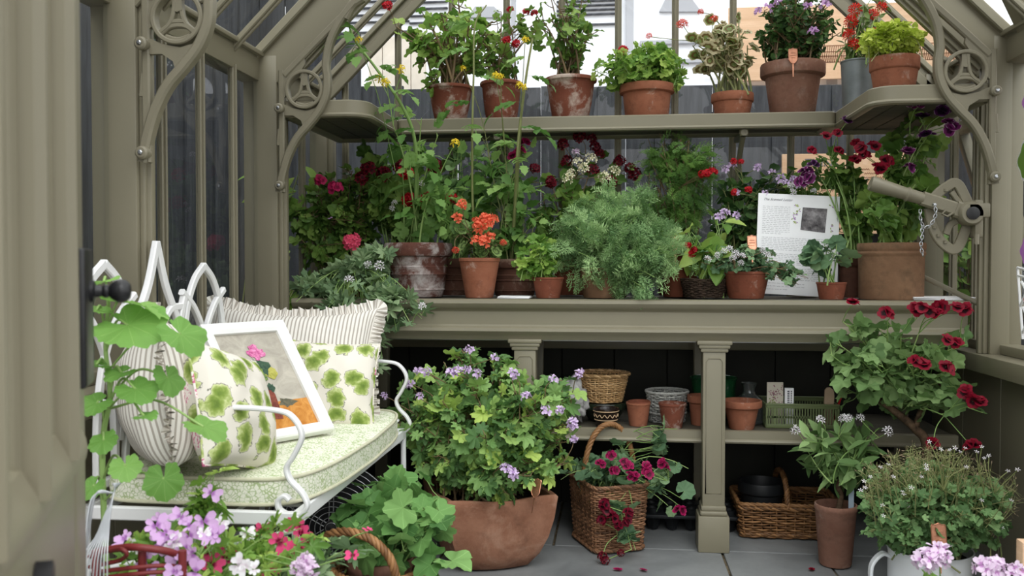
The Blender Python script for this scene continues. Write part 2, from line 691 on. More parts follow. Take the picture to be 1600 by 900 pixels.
# ---------------------------------------------------------------- growth
def grow(gs, gl, base, crowns, leaf, size, nb, nl, seed, pet=.03, sr=.004, tmin=.3, up=.7, out=.7, spread=.03, fill=.55, var=(0, 1), clip=1.08, hang=0.0, jag=.0):
    """branches from base into crowns [(centre, radii, share)], leaves along them on short stalks"""
    r = np.random.default_rng(seed)
    base = np.asarray(tuple(base), float)
    tot = sum(c[2] for c in crowns)
    tips = []
    PP, DD, NN, SS, VV = [], [], [], [], []
    for c, rad, share in crowns:
        c, rad = np.asarray(tuple(c), float), np.asarray(rad, float)
        for _ in range(max(1, round(nb * share / tot))):
            d = nrm(r.normal(size=3))
            if c[2] > base[2] and hang == 0:
                d[2] = abs(d[2]) * (1 if r.random() < .75 else -.7)
            tip = c + rad * d * (fill + (1 - fill) * r.random() ** .5)
            b = base + np.array([r.normal() * spread, r.normal() * spread, 0])
            h = tip - b
            ctl = b + np.array([h[0] * .25, h[1] * .25, max(h[2] * .6, 0.02) + hang * .12]) + r.normal(size=3) * .02
            t = np.linspace(0, 1, 9)[:, None]
            P = (1 - t) ** 2 * b + 2 * t * (1 - t) * ctl + t * t * tip
            P[1:-1] += r.normal(size=(7, 3)) * jag
            tube(gs, P, np.linspace(sr, sr * .4, 9), 5, var=r.random())
            tips.append(P[-1])
            k = nl if nl >= 1 else 1
            tt = tmin + (1 - tmin) * (np.arange(k) + r.random(k)) / k
            for q in tt:
                f = q * 8
                i = min(7, int(f))
                p = P[i] + (P[i + 1] - P[i]) * (f - i)
                o = nrm((p - c) / rad)
                dd = nrm(r.normal(size=3) * .9 + out * o + np.array([0, 0, .25]))
                pl = pet * (.5 + r.random())
                lp = p + dd * pl
                e = (lp - c) / (rad * clip)
                if np.dot(e, e) > 1.0:
                    lp = c + rad * clip * e / np.linalg.norm(e) * (.92 + .08 * r.random())
                nn = nrm(np.array([0, 0, up]) + o * out * .6 + r.normal(size=3) * .38)
                if pl > .015:
                    tube(gs, [p, (p + lp) / 2 + np.array([0, 0, -.1 * pl]), lp], sr * .35, 4, var=r.random())
                PP.append(lp)
                DD.append(dd + np.array([0, 0, -.3]))
                NN.append(nn)
                SS.append(size * (.65 + .6 * r.random()))
                VV.append(var[0] + (var[1] - var[0]) * r.random() ** 1.0)
    if PP:
        PP, DD, NN, SS, VV = map(np.array, (PP, DD, NN, SS, VV))
        tm = LEAF[leaf]
        ch = r.integers(0, len(tm), len(PP))
        for k in range(len(tm)):
            m = ch == k
            place(gl, tm[k], PP[m], DD[m], NN[m], SS[m], VV[m])
    return tips


def stalk(gs, a, b, r=.0016, bow=.02, seed=0):
    a, b = np.asarray(tuple(a), float), np.asarray(tuple(b), float)
    m = (a + b) / 2 + np.array([bow * math.sin(seed * 1.7), bow * math.cos(seed * 2.3) * .5, abs(b[2] - a[2]) * .1])
    tube(gs, bez([a, m, b], 5), r, 5, var=.3)


POTP = {
    'std': lambda rt, rb, h: [(0, 0), (rb * .96, 0), (rb, .004), (rb + (rt * .9 - rb) * .75, h * .73), (rt * .93, h * .75), (rt * .985, h * .77), (rt, h * .8), (rt, h * .97), (rt * .985, h), (rt * .91, h), (rt * .9, h * .97), (rt * .82, h * .7)],
    'tall': lambda rt, rb, h: [(0, 0), (rb * .96, 0), (rb, .004), (rt * .965, h * .9), (rt, h * .915), (rt, h * .985), (rt * .985, h), (rt * .92, h), (rt * .9, h * .96), (rt * .8, h * .65)],
    'roll': lambda rt, rb, h: [(0, 0), (rb * .96, 0), (rb, .004), (rb + (rt * .93 - rb) * .5, h * .45), (rt * .9, h * .88), (rt * .93, h * .9), (rt * .99, h * .915), (rt, h * .945), (rt * .99, h * .98), (rt * .95, h), (rt * .89, h * .985), (rt * .86, h * .95), (rt * .78, h * .6)],
    'bowl': lambda rt, rb, h: [(0, 0), (rb * .96, 0), (rb, .004), (rb + (rt * .92 - rb) * .55, h * .35), (rt * .93, h * .62), (rt * .97, h * .64), (rt, h * .68), (rt, h * .95), (rt * .98, h), (rt * .91, h), (rt * .89, h * .95), (rt * .8, h * .6)],
    'ringed': lambda rt, rb, h: [(0, 0), (rb * .96, 0), (rb, .004), (rb * 1.04, h * .12), (rb * 1.075, h * .13), (rb * 1.08, h * .15), (rb * 1.06, h * .16), (rb + (rt * .9 - rb) * .45, h * .4), (rb + (rt * .9 - rb) * .47 + .003, h * .42), (rb + (rt * .9 - rb) * .5, h * .45), (rb + (rt * .9 - rb) * .6 + .003, h * .56), (rb + (rt * .9 - rb) * .62, h * .58), (rt * .89, h * .74), (rt * .97, h * .76), (rt, h * .8), (rt * .995, h * .94), (rt * .97, h), (rt * .9, h), (rt * .88, h * .96), (rt * .8, h * .7)],
    'jar': lambda rt, rb, h: [(0, 0), (rb * .97, 0), (rb, .006), (rt * .985, h * .75), (rt * .99, h * .77), (rt * 1.02, h * .79), (rt * 1.025, h * .82), (rt * 1.0, h * .84), (rt * .99, h * .86), (rt * 1.02, h * .88), (rt * 1.03, h * .95), (rt * 1.01, h), (rt * .9, h), (rt * .88, h * .96), (rt * .86, h * .6)],
    'bucket': lambda rt, rb, h: [(0, 0.01), (rb * .97, 0.01), (rb, 0), (rb * 1.01, h * .05), (rt * .97, h * .96), (rt, h * .97), (rt * 1.01, h * .99), (rt, h), (rt * .97, h * .99), (rt * .94, h * .9), (rt * .88, h * .5)],
}


def pot(root, kind, rt, rb, h, mat, soil=True, name='pot', soilmat=None):
    g = G()
    lathe(g, POTP[kind](rt, rb, h), 40, wob=.006)
    p = g.obj(name, mat, root, True, 40)
    if soil:
        g = G()
        disc(g, rt * .9, h * .86, 24, bump=.006)
        g.obj('soil', soilmat or M_SOIL, root, True)
    return p


def copper_tag(root, pos, h=.06, face=(0, -1, .1), w=.034):
    g = G()
    # shield shaped label with a raised rim, embossed bars and a spike
    pts = [(-.5, .42), (-.42, .5), (-.2, .5), (0, .56), (.2, .5), (.42, .5), (.5, .42), (.5, -.3), (.3, -.5), (0, -.62), (-.3, -.5), (-.5, -.3)]
    plate(g, [(x * w, y * h) for x, y in pts], -.0008, .0008)
    tube(g, [(x * w * .94, y * h * .94, .001) for x, y in pts], .0012, 5, closed=True)
    for y, l in ((.2, .5), (.02, .62), (-.16, .44)):
        tube(g, [(-l * w / 2, y * h, .001), (l * w / 2, y * h, .001)], .0011, 5)
    plate(g, [(-.003, -.6 * h), (.003, -.6 * h), (.0015, -1.5 * h), (-.0015, -1.5 * h)], -.0008, .0008)
    o = g.obj('plant_tag', M_COPPER, root)
    f = Vector(face).normalized()
    x = Vector((0, 0, 1)).cross(f).normalized()
    y = f.cross(x)
    m = Matrix((x, y, f)).transposed().to_4x4()
    m.translation = Vector(pos)
    o.matrix_local = m
    o['label'] = 'embossed copper plant tag'
    return o


def plant(name, label, cat, loc, potspec, crowns, leaf, size, nb, nl, lmat, smat, seed, group=None, flowers=(), tags=(), woody=(), extra=None, pots=True, fname='flower', rz=0, base=None, **kw):
    """crowns: (px, py, half width px, half height px, Y, half depth m, share) in the photograph's frame at depth Y"""
    loc = Vector(loc)
    root = thing(name, label, cat, loc, 0, group)
    zb = 0
    if potspec:
        kind, rt, rb, h, m = potspec[:5]
        pot(root, kind, rt, rb, h, m)
        zb = h * .84
    b = Vector(base) - loc if base is not None else Vector((0, 0, zb))
    gs, gl = G(), G()
    cr = []
    for px, py, hx, hy, Y, hd, sh in crowns:
        c = W(px, py, Y)
        k = mpp(c)
        cr.append((c - loc, (hx * k, hd, hy * k), sh))
    wood = G()
    for path, r0, r1 in woody:
        P = bez([Vector(p) - loc for p in path], 8)
        tube(wood, P, np.linspace(r0, r1, len(P)), 8)
    tips = grow(gs, gl, b, cr, leaf, size, nb, nl, seed, **kw)
    k = 0
    for key, rad, pts, *opt in flowers:
        axis = Vector(opt[0]) if opt else Vector((0, -.6, .8))
        for p in pts:
            pos = W(*p) - loc
            v = FLOWER[key]
            o = bpy.data.objects.new(fname, v[k % len(v)])
            COL.objects.link(o)
            o.parent = root
            ax = axis.normalized() + Vector(RNG.normal(size=3)) * .22
            s = rad * (.85 + .3 * RNG.random())
            o.matrix_local = Matrix.LocRotScale(pos, orient(ax, RNG.random() * 6), (s, s, s))
            # stalk from the nearest branch tip below, or from the middle of the crown
            best = min(tips, key=lambda t: (Vector(t) - pos).length + (0.3 if t[2] > pos.z else 0)) if tips else b
            if (Vector(best) - pos).length > .25 or not tips:
                best = b + (pos - b) * .4
            stalk(gs, best, pos - ax.normalized() * rad * .3, .0014, .01, k)
            k += 1
    if extra:
        extra(root, gs, gl, loc)
    if wood.n:
        wood.obj('trunk', M_BARK, root, True)
    if gs.n:
        gs.obj('stems', smat, root, True)
    if gl.n:
        gl.obj('foliage', lmat, root, True)
    for pos, face, h in tags:
        copper_tag(root, Vector(pos) - loc, h, face, h * .62)
    return root


# ---------------------------------------------------------------- wicker
def rrect(a, b, r, n=64):
    """rounded rectangle outline, evenly spaced"""
    pts = []
    for cx, cy, a0 in ((a - r, b - r, 0), (-a + r, b - r, PI / 2), (-a + r, -b + r, PI), (a - r, -b + r, 3 * PI / 2)):
        for k in range(7):
            t = a0 + PI / 2 * k / 6
            pts.append((cx + r * math.cos(t), cy + r * math.sin(t)))
    P = np.array(pts + pts[:1])
    L = np.concatenate(([0], np.cumsum(np.linalg.norm(np.diff(P, axis=0), axis=1))))
    u = np.linspace(0, L[-1], n, endpoint=False)
    return np.stack([np.interp(u, L, P[:, 0]), np.interp(u, L, P[:, 1])], -1)


def wicker(g, outline, taper, h, rows, stakes, r=.0028, amp=.003, z0=0.004, open_rows=False):
    """outline: closed (K,2); taper(t) scale at height fraction t. woven rings round upright stakes"""
    K = len(outline)
    o = np.asarray(outline)
    tn = np.roll(o, -1, 0) - np.roll(o, 1, 0)
    nn = nrm(np.stack([tn[:, 1], -tn[:, 0]], -1))
    ph = np.arange(K) / K * stakes * PI
    for i in range(rows):
        t = i / (rows - 1)
        s = taper(t)
        off = amp * np.cos(ph + i * PI)
        P = np.stack([o[:, 0] * s + nn[:, 0] * off, o[:, 1] * s + nn[:, 1] * off, np.full(K, z0 + t * (h - z0)) + .0012 * np.sin(ph * .37 + i)], -1)
        tube(g, P, r * (.9 + .25 * RNG.random()), 5, closed=True, var=RNG.random())
    for k in range(stakes):
        i = k / stakes * K
        j = int(i) % K
        for t0, t1 in ((0, 1),):
            P = [(o[j, 0] * taper(t), o[j, 1] * taper(t), z0 + t * (h - z0)) for t in np.linspace(t0, t1, 5)]
            tube(g, P, r * .85, 5, var=RNG.random())


def twist(g, P, R, r, n=3, turns=8, closed=False):
    P = np.asarray(P, float)
    T, Nn, B = frames(np.concatenate([P[-1:], P, P[:1]])) if closed else frames(P)
    if closed:
        T, Nn, B = T[1:-1], Nn[1:-1], B[1:-1]
    a = np.linspace(0, 2 * PI * turns, len(P), endpoint=not closed)
    for k in range(n):
        q = a + 2 * PI * k / n
        tube(g, P + R * (np.cos(q)[:, None] * Nn + np.sin(q)[:, None] * B), r, 6, closed=closed, var=RNG.random())
# ================================================================ MATERIALS
M_PAINT = simple('painted_aluminium', (132, 126, 106), .42, .45, var=.03, sc=3)
M_PAINTD = simple('painted_iron', (128, 122, 103), .45, .45, var=.03, sc=20)
M_DARKWALL = simple('dark_boards', (44, 44, 38), .7, .3, var=.15, sc=6)
M_GLASS = glassmat('pane_glass')
M_BLACK = simple('black_iron', (34, 34, 36), .38, .5, var=.15, sc=40)
M_BLACKP = simple('black_plastic', (30, 32, 34), .45, .4, var=.1, sc=20)
M_WHITE = simple('white_enamel_paint', (232, 232, 232), .4, .4, var=.02, sc=8)
M_CHROME = simple('zinc_steel', (190, 192, 195), .25, .5, 1.0, var=.1, sc=60)
M_ALU = simple('aluminium_strip', (150, 150, 145), .35, .5, .8, var=.05)
M_SOIL = simple('potting_soil', (38, 30, 24), .95, .1, var=.45, sc=90)
M_COPPER = simple('copper', (226, 160, 130), .3, .5, .85, var=.15, sc=40)
M_BARK = simple('woody_bark', (104, 84, 66), .85, .2, var=.35, sc=60)
M_PAPER = simple('white_paper', (250, 250, 252), .6, .3, var=.02)
M_INK = simple('grey_ink', (120, 120, 128), .7, .1, var=.05)
M_TC = {
    'orange': terracotta('terracotta_orange', (148, 90, 66), (172, 112, 86), .35),
    'worn': terracotta('terracotta_worn', (118, 66, 50), (142, 84, 64), .55),
    'white': terracotta('terracotta_limed', (116, 64, 48), (144, 86, 66), .85, 13),
    'dark': terracotta('terracotta_dark', (84, 52, 44), (108, 68, 56), 1.05, 14, (196, 190, 186)),
    'brown': terracotta('terracotta_brown', (88, 58, 46), (112, 76, 62), .5, 15, (160, 140, 124)),
    'buff': terracotta('terracotta_buff', (128, 96, 72), (158, 122, 94), .5, 11, (92, 80, 62)),
    'plain': terracotta('terracotta_plain', (124, 68, 50), (148, 88, 66), .3),
    'trough': terracotta('terracotta_trough', (134, 90, 68), (166, 120, 96), .55, 8, (186, 150, 128)),
    'pink': terracotta('terracotta_pinkish', (132, 92, 76), (160, 120, 102), .5, 12, (184, 160, 148)),
}


def slate_mat():
    n = N('slate_paving')
    c = n.coord('Object')
    a = n.noise(2.2, 7, .65, c, .6)
    f = n.noise(30, 6, .6, c)
    col = n.ramp(a, [(.3, lin((108, 110, 111))), (.55, lin((136, 138, 138))), (.75, lin((152, 153, 151)))])
    col = n.mix(n.math('MULTIPLY', f, .3), col, lin((84, 88, 90)))
    n.bump(n.math('ADD', f, n.math('MULTIPLY', a, 2)), .2, .004)
    return n.done(col, n.ramp(a, [(.3, (.4, .4, .4)), (.7, (.6, .6, .6))]), .4)


def fence_mat():
    n = N('charcoal_timber')
    c = n.coord('Object', (10, 10, .9))
    a = n.noise(5, 7, .65, c, .5)
    b = n.noise(2.5, 4)
    col = n.ramp(a, [(.3, lin((44, 46, 50))), (.7, lin((74, 77, 82)))])
    col = n.mix(n.math('MULTIPLY', b, .3), col, lin((40, 42, 44)))
    n.bump(a, .3, .004)
    return n.done(col, .75, .25)


def ply_mat():
    n = N('plywood')
    c = n.coord('Object', (1.2, 1.2, 9))
    a = n.noise(3, 6, .6, c, 1.2)
    return n.done(n.ramp(a, [(.3, lin((206, 168, 134))), (.7, lin((226, 192, 160)))]), .7, .25)


def dark_wood_mat():
    n = N('dark_shelf_slats')
    c = n.coord('Object', (2, 18, 10))
    a = n.noise(4, 6, .6, c, .8)
    return n.done(n.ramp(a, [(.3, lin((70, 67, 58))), (.7, lin((100, 95, 82)))]), .6, .3)


M_SLATE, M_FENCE, M_PLY, M_SLAT = slate_mat(), fence_mat(), ply_mat(), dark_wood_mat()
M_JOINT = simple('mortar_joint', (112, 100, 80), .95, .1, var=.35, sc=50)
M_CLAD = simple('white_cladding', (236, 238, 243), .6, .3, var=.02, sc=2)
M_CLADG = simple('grey_cladding_panel', (172, 174, 180), .6, .3, var=.03, sc=2)
M_LOUV = simple('dark_louvre_gap', (70, 72, 78), .7, .2)
M_GROUND = simple('outside_ground', (110, 106, 98), .95, .1, var=.2, sc=4)
M_BRICK = None


def brick_mat():
    n = N('red_brick')
    b = n.new('ShaderNodeTexBrick')
    b.inputs['Scale'].default_value = 4.5
    b.inputs['Color1'].default_value = lin((150, 96, 80))
    b.inputs['Color2'].default_value = lin((128, 78, 66))
    b.inputs['Mortar'].default_value = lin((170, 160, 148))
    n.lk(n.coord('Object'), b.inputs[0])
    return n.done(b.outputs[0], .85, .2)


M_BRICK = brick_mat()

# ================================================================ WORLD
w = bpy.data.worlds.new('overcast_sky')
SC.world = w
w.use_nodes = True
nt = w.node_tree
bg = nt.nodes['Background']
tc = nt.nodes.new('ShaderNodeTexCoord')
sp = nt.nodes.new('ShaderNodeSeparateXYZ')
nt.links.new(tc.outputs['Generated'], sp.inputs[0])
rp = nt.nodes.new('ShaderNodeValToRGB')
rp.color_ramp.elements[0].position = 0.0
rp.color_ramp.elements[0].color = (.40, .40, .40, 1)
rp.color_ramp.elements[1].position = 1.0
rp.color_ramp.elements[1].color = (1.0, 1.01, 1.03, 1)
e = rp.color_ramp.elements.new(.12)
e.color = (.70, .71, .72, 1)
nt.links.new(sp.outputs['Z'], rp.inputs[0])
nt.links.new(rp.outputs[0], bg.inputs[0])
bg.inputs[1].default_value = 1.55
SC.view_settings.exposure = 0.72
sun_d = bpy.data.lights.new('cloud_sun', 'SUN')
sun_d.energy = 1.1
sun_d.angle = math.radians(40)
sun = bpy.data.objects.new('cloud_sun', sun_d)
COL.objects.link(sun)
sun.rotation_euler = (math.radians(38), math.radians(14), 0)
SC.cycles.max_bounces = 8
SC.cycles.transparent_max_bounces = 24
SC.cycles.sample_clamp_indirect = 6
SC.cycles.caustics_reflective = False
SC.cycles.caustics_refractive = False

# ================================================================ SHELL
GX, CX, YB, EZ, SZ = 1.18, 1.12, 3.5, 1.605, .66
CXS = {-1: 1.112, 1: 1.136}
YC = (2.02, 2.90)
# floor: slate slabs with open joints, cut where the photo shows joints
g = G()
box(g, (-1.3, -.5, -.06), (1.3, 3.56, -.008), mi=1)
rows = [(-.5, .55), (.55, 1.15), (1.15, 1.75), (1.75, 2.35), (2.35, 2.96), (2.96, 3.56)]
cuts = [[-1.3, -.45, .3, 1.3], [-1.3, -.8, .1, 1.3], [-1.3, -.35, .6, 1.3], [-1.3, -.7, .0, .9, 1.3], [-1.3, -.55, .35, .67, 1.3], [-1.3, -.2, .37, .95, 1.3]]
for (y0, y1), xs in zip(rows, cuts):
    for x0, x1 in zip(xs[:-1], xs[1:]):
        box(g, (x0 + .004, y0 + .004, -.05), (x1 - .004, y1 - .004, RNG.normal() * .0006), .003)
struct(g.obj('floor', [M_SLATE, M_JOINT]))
g = G()
box(g, (-6, 3.57, -.12), (6, 9, -.03))
box(g, (-6, -3, -.12), (-1.31, 3.57, -.03))
box(g, (1.31, -3, -.12), (6, 3.57, -.03))
box(g, (-1.31, -3, -.12), (1.31, -.51, -.03))
struct(g.obj('ground', M_GROUND))


def boards(g, axis, a0, a1, fix, z0, z1, n, gap=.004, th=.018, mi=0, inward=1):
    for k in range(n):
        s0, s1 = a0 + (a1 - a0) * k / n + gap / 2, a0 + (a1 - a0) * (k + 1) / n - gap / 2
        if axis == 'x':
            box(g, (s0, fix, z0), (s1, fix + th, z1), .002, mi=mi)
        else:
            box(g, (fix, s0, z0), (fix + th, s1, z1), .002, mi=mi)


# low walls of boards with sills
g = G()
boards(g, 'x', -1.22, 1.22, 3.5, 0, SZ - .03, 12)
box(g, (-1.22, 3.518, 0), (1.22, 3.54, SZ - .03))
struct(g.obj('wall_back', M_DARKWALL))
for nm, s in (('wall_left', -1), ('wall_right', 1)):
    g = G()
    x = s * 1.2
    boards(g, 'y', .5, 3.5, min(x, x - s * .018), 0, SZ - .03, 10)
    box(g, (min(x, x + s * .02), .5, 0), (max(x, x + s * .02), 3.5, SZ - .03))
    struct(g.obj(nm, M_PAINT))
TR = [0]


def trim(build, nm='trim'):
    g = G()
    build(g)
    TR[0] += 1
    return struct(g.obj('trim_%d' % TR[0], M_PAINT, None, True, 35))


for s in (-1, 1):
    trim(lambda g: (box(g, (min(s * 1.24, s * 1.10), .5, SZ - .055), (max(s * 1.24, s * 1.10), 3.5, SZ), .004),
                    box(g, (min(s * 1.23, s * 1.165), .5, SZ), (max(s * 1.23, s * 1.165), 3.5, SZ + .03), .004)))
    # eave beam with lip
    trim(lambda g: (box(g, (min(s * 1.24, s * 1.172), .501, EZ - .062), (max(s * 1.24, s * 1.172), 3.529, EZ + .017), .003),
                    box(g, (min(s * 1.25, s * 1.154), .502, EZ + .016), (max(s * 1.25, s * 1.154), 3.528, EZ + .031), .002)))
    for y in YC:
        trim(lambda g: (box(g, (min(s * 1.1925, s * CXS[s]), y - .03, SZ - .001), (max(s * 1.1925, s * CXS[s]), y + .03, EZ + .02), .003),
                        box(g, (min(s * CXS[s], s * (CXS[s] - .015)), y - .018, SZ + .0), (max(s * CXS[s], s * (CXS[s] - .015)), y + .018, EZ), .004),
                        box(g, (min(s * CXS[s], s * (CXS[s] - .026)), y - .01, SZ + .0), (max(s * CXS[s], s * (CXS[s] - .026)), y + .01, EZ - .005), .003),
                        box(g, (min(s * 1.19, s * 1.235), y - .012, SZ), (max(s * 1.19, s * 1.235), y + .012, EZ), .004)))
    # corner posts
    trim(lambda g: (box(g, (min(s * 1.205, s * 1.135), 3.46, SZ), (max(s * 1.205, s * 1.135), 3.53, EZ + .03), .003),
                    box(g, (min(s * 1.136, s * 1.115), 3.48, SZ), (max(s * 1.136, s * 1.115), 3.52, EZ), .003)))
trim(lambda g: (box(g, (-1.23, 3.455, SZ - .05), (1.23, 3.53, SZ), .004), box(g, (-1.2, 3.47, SZ), (1.2, 3.525, SZ + .035), .004)))
RID = EZ + GX
RS = math.sqrt(.5)


def roofbar(g, s, y, w, top, bot, x0=GX, x1=0.0, b=.15):
    """bar lying along the slope on side s: from eave to ridge; top/bot offsets normal to the glass"""
    p0 = Vector((s * x0, y, EZ + (GX - x0)))
    p1 = Vector((s * x1, y, EZ + (GX - x1)))
    sec = [(a, u) for a, u in rsec(top - bot, w, b)]
    n = Vector((s * RS, 0, RS)) * ((top + bot) / 2)
    sweep(g, sec, [p0 + n, p1 + n], (0, 1, 0))


for s in (-1, 1):
    for y in YC:
        trim(lambda g: (roofbar(g, s, y, .057, .01, -.10, b=.05), roofbar(g, s, y, .034, -.098, -.115, b=.1), roofbar(g, s, y, .018, -.113, -.126, b=.1), roofbar(g, s, y, .098, .03, .0)))
    trim(lambda g: (roofbar(g, s, 3.49, .05, .01, -.045), roofbar(g, s, 3.49, .08, .02, 0), roofbar(g, s, 3.47, .02, -.02, -.055)))
trim(lambda g: box(g, (-.03, .5, RID - .12), (.03, 3.53, RID + .03), .005))


def window(corners, bars, thick=.004, barw=.02, bard=.014, nrmv=(1, 0, 0)):
    """one glazed bay: a pane of glass with its glazing bars as parts"""
    TRW[0] += 1
    c = [Vector(p) for p in corners]
    n = Vector(nrmv).normalized() * thick / 2
    V = [p - n for p in c] + [p + n for p in c]
    g = G()
    k = len(c)
    g.add([tuple(c_) for c_ in c], [tuple(range(k))])
    o = struct(g.obj('window_%d' % TRW[0], M_GLASS))
    for a, b in bars:
        g = G()
        t = (Vector(b) - Vector(a)).normalized()
        side = Vector(nrmv).normalized()
        sweep(g, rsec(barw, bard, .2), [a, b], side)
        sweep(g, rsec(barw * .4, bard + .014, .2), [a, b], side)
        g.obj('glazing_bar', M_PAINT, o, True, 35)
    return o


TRW = [0]
for s in (-1, 1):
    X = s * GX
    for y0, y1, nb in ((.5, 2.02, 7), (2.02, 2.9, 4), (2.9, 3.5, 3)):
        ys = [y0 + (y1 - y0) * k / nb for k in range(1, nb)]
        window([(X, y0, SZ), (X, y1, SZ), (X, y1, EZ - .05), (X, y0, EZ - .05)], [((X, y, SZ), (X, y, EZ - .05)) for y in ys], nrmv=(1, 0, 0))
        window([(X, y0, EZ), (X, y1, EZ), (0, y1, RID), (0, y0, RID)], [((X, y, EZ), (0, y, RID)) for y in ys], nrmv=(s * RS, 0, RS), barw=.026)
trim(lambda g: sweep(g, rsec(.05, .06, .08), [(1.225, 2.80, 1.60), (.625, 2.2, 2.20)], (RS, 0, RS)))
# back gable glazing
bx = [.012 + .2165 * k for k in range(-5, 6)]
window([(-1.178, YB, SZ), (1.178, YB, SZ), (1.178, YB, EZ), (0, YB, RID - .01), (-1.178, YB, EZ)], [((x, YB, SZ), (x, YB, RID - abs(x) - .01)) for x in bx], nrmv=(0, 1, 0), barw=.026)

# the half open leaf of the glazed entrance door, in front on the left
HD = Vector((-.418, .908, 0))      # from hinge to free edge
FE = W(101, 640, 1.0)
FE.z = 0
DW = .62
hinge = FE - HD * DW
DM = Matrix.LocRotScale(hinge, Euler((0, 0, math.atan2(HD.y, HD.x))), None)
door = bpy.data.objects.new('door_1', None)
COL.objects.link(door)
door.matrix_world = DM
struct(door)
# local: x along leaf (0 hinge..DW free edge), y = thickness, -y is the face turned to the room middle
MR = .735
g = G()
box(g, (DW - .085, -.022, .02), (DW, .022, 2.02), .004)
box(g, (0, -.022, .02), (.085, .022, 2.02), .004)
box(g, (.085, -.022, 1.94), (DW - .085, .022, 2.02), .004)
box(g, (.0, -.021, MR - .16), (DW, .021, MR - .005), .003)
box(g, (.085, -.022, .02), (DW - .085, .022, .2), .004)
box(g, (.085, -.008, .2), (DW - .085, .008, MR - .16), .002)
g.obj('leaf_frame', M_PAINT, door, True, 35)
for k in range(3):
    x = DW - .19 - .163 * k
    g = G()
    # fluted glazing bar standing proud of the glass
    sec = [(-.02, .0), (-.02, -.018), (-.012, -.022), (-.012, -.034), (-.004, -.042), (.004, -.042), (.012, -.030), (.012, -.022), (.02, -.018), (.02, 0), (.012, .03), (-.012, .03)]
    V = [(x + a, b, MR + .0) for a, b in sec] + [(x + a, b, 1.94) for a, b in sec]
    m = len(sec)
    g.add(V, [(i, (i + 1) % m, m + (i + 1) % m, m + i) for i in range(m)] + [tuple(range(m))[::-1], tuple(range(m, 2 * m))])
    g.obj('glazing_bar', M_PAINT, door, True, 35)
g = G()
# sloping sill moulding along the foot of the glass
sill = [(-.022, MR - .02), (-.034, MR - .02), (-.036, MR - .008), (-.034, MR + .004), (-.03, MR + .012), (-.022, MR + .028), (-.005, MR + .034), (.0, MR + .034), (.0, MR - .02)]
m = len(sill)
g.add([(.05, a, b) for a, b in sill] + [(DW - .088, a, b) for a, b in sill], [(i, (i + 1) % m, m + (i + 1) % m, m + i) for i in range(m)] + [tuple(range(m))[::-1], tuple(range(m, 2 * m))])
g.obj('sill_moulding', M_PAINT, door, True, 35)
g = G()
g.add([(.085, 0, MR), (DW - .085, 0, MR), (DW - .085, 0, 1.94), (.085, 0, 1.94)], [(0, 1, 2, 3)])
g.obj('glass', M_GLASS, door)
g = G()
box(g, (DW - .07, -.033, .79), (DW + .002, -.020, .95), .004)
box(g, (DW - .002, -.02, .79), (DW + .006, .02, .95), .002)
lk = g.obj('lock_case', M_BLACK, door, True, 35)
g = G()
# knob: turned profile along -y
prof = [(0.021, 0), (.021, .006), (.012, .009), (.010, .02), (.013, .024), (.013, .029), (.011, .032), (.016, .037), (.0215, .046), (.023, .054), (.0205, .063), (.013, .070), (0, .072)]
lathe(g, prof, 24)
k = g.obj('door_knob', M_BLACK, lk, True, 40)
k.matrix_local = Matrix.LocRotScale(Vector((DW - .025, -.033, .90)), Euler((PI / 2, 0, 0)), (.62, .62, .62))
g = G()
plate(g, [(-.012, -.3), (.012, -.3), (.012, -.02), (.009, -.008), (0, 0), (-.009, -.008), (-.012, -.02)], 0, .014)
o = g.obj('bolt_plate', M_BLACK, door, True, 35)
o.matrix_local = Matrix.LocRotScale(Vector((DW - .315, -.022, .672)), Euler((PI / 2, 0, 0)), None)

BRZ = 1.175
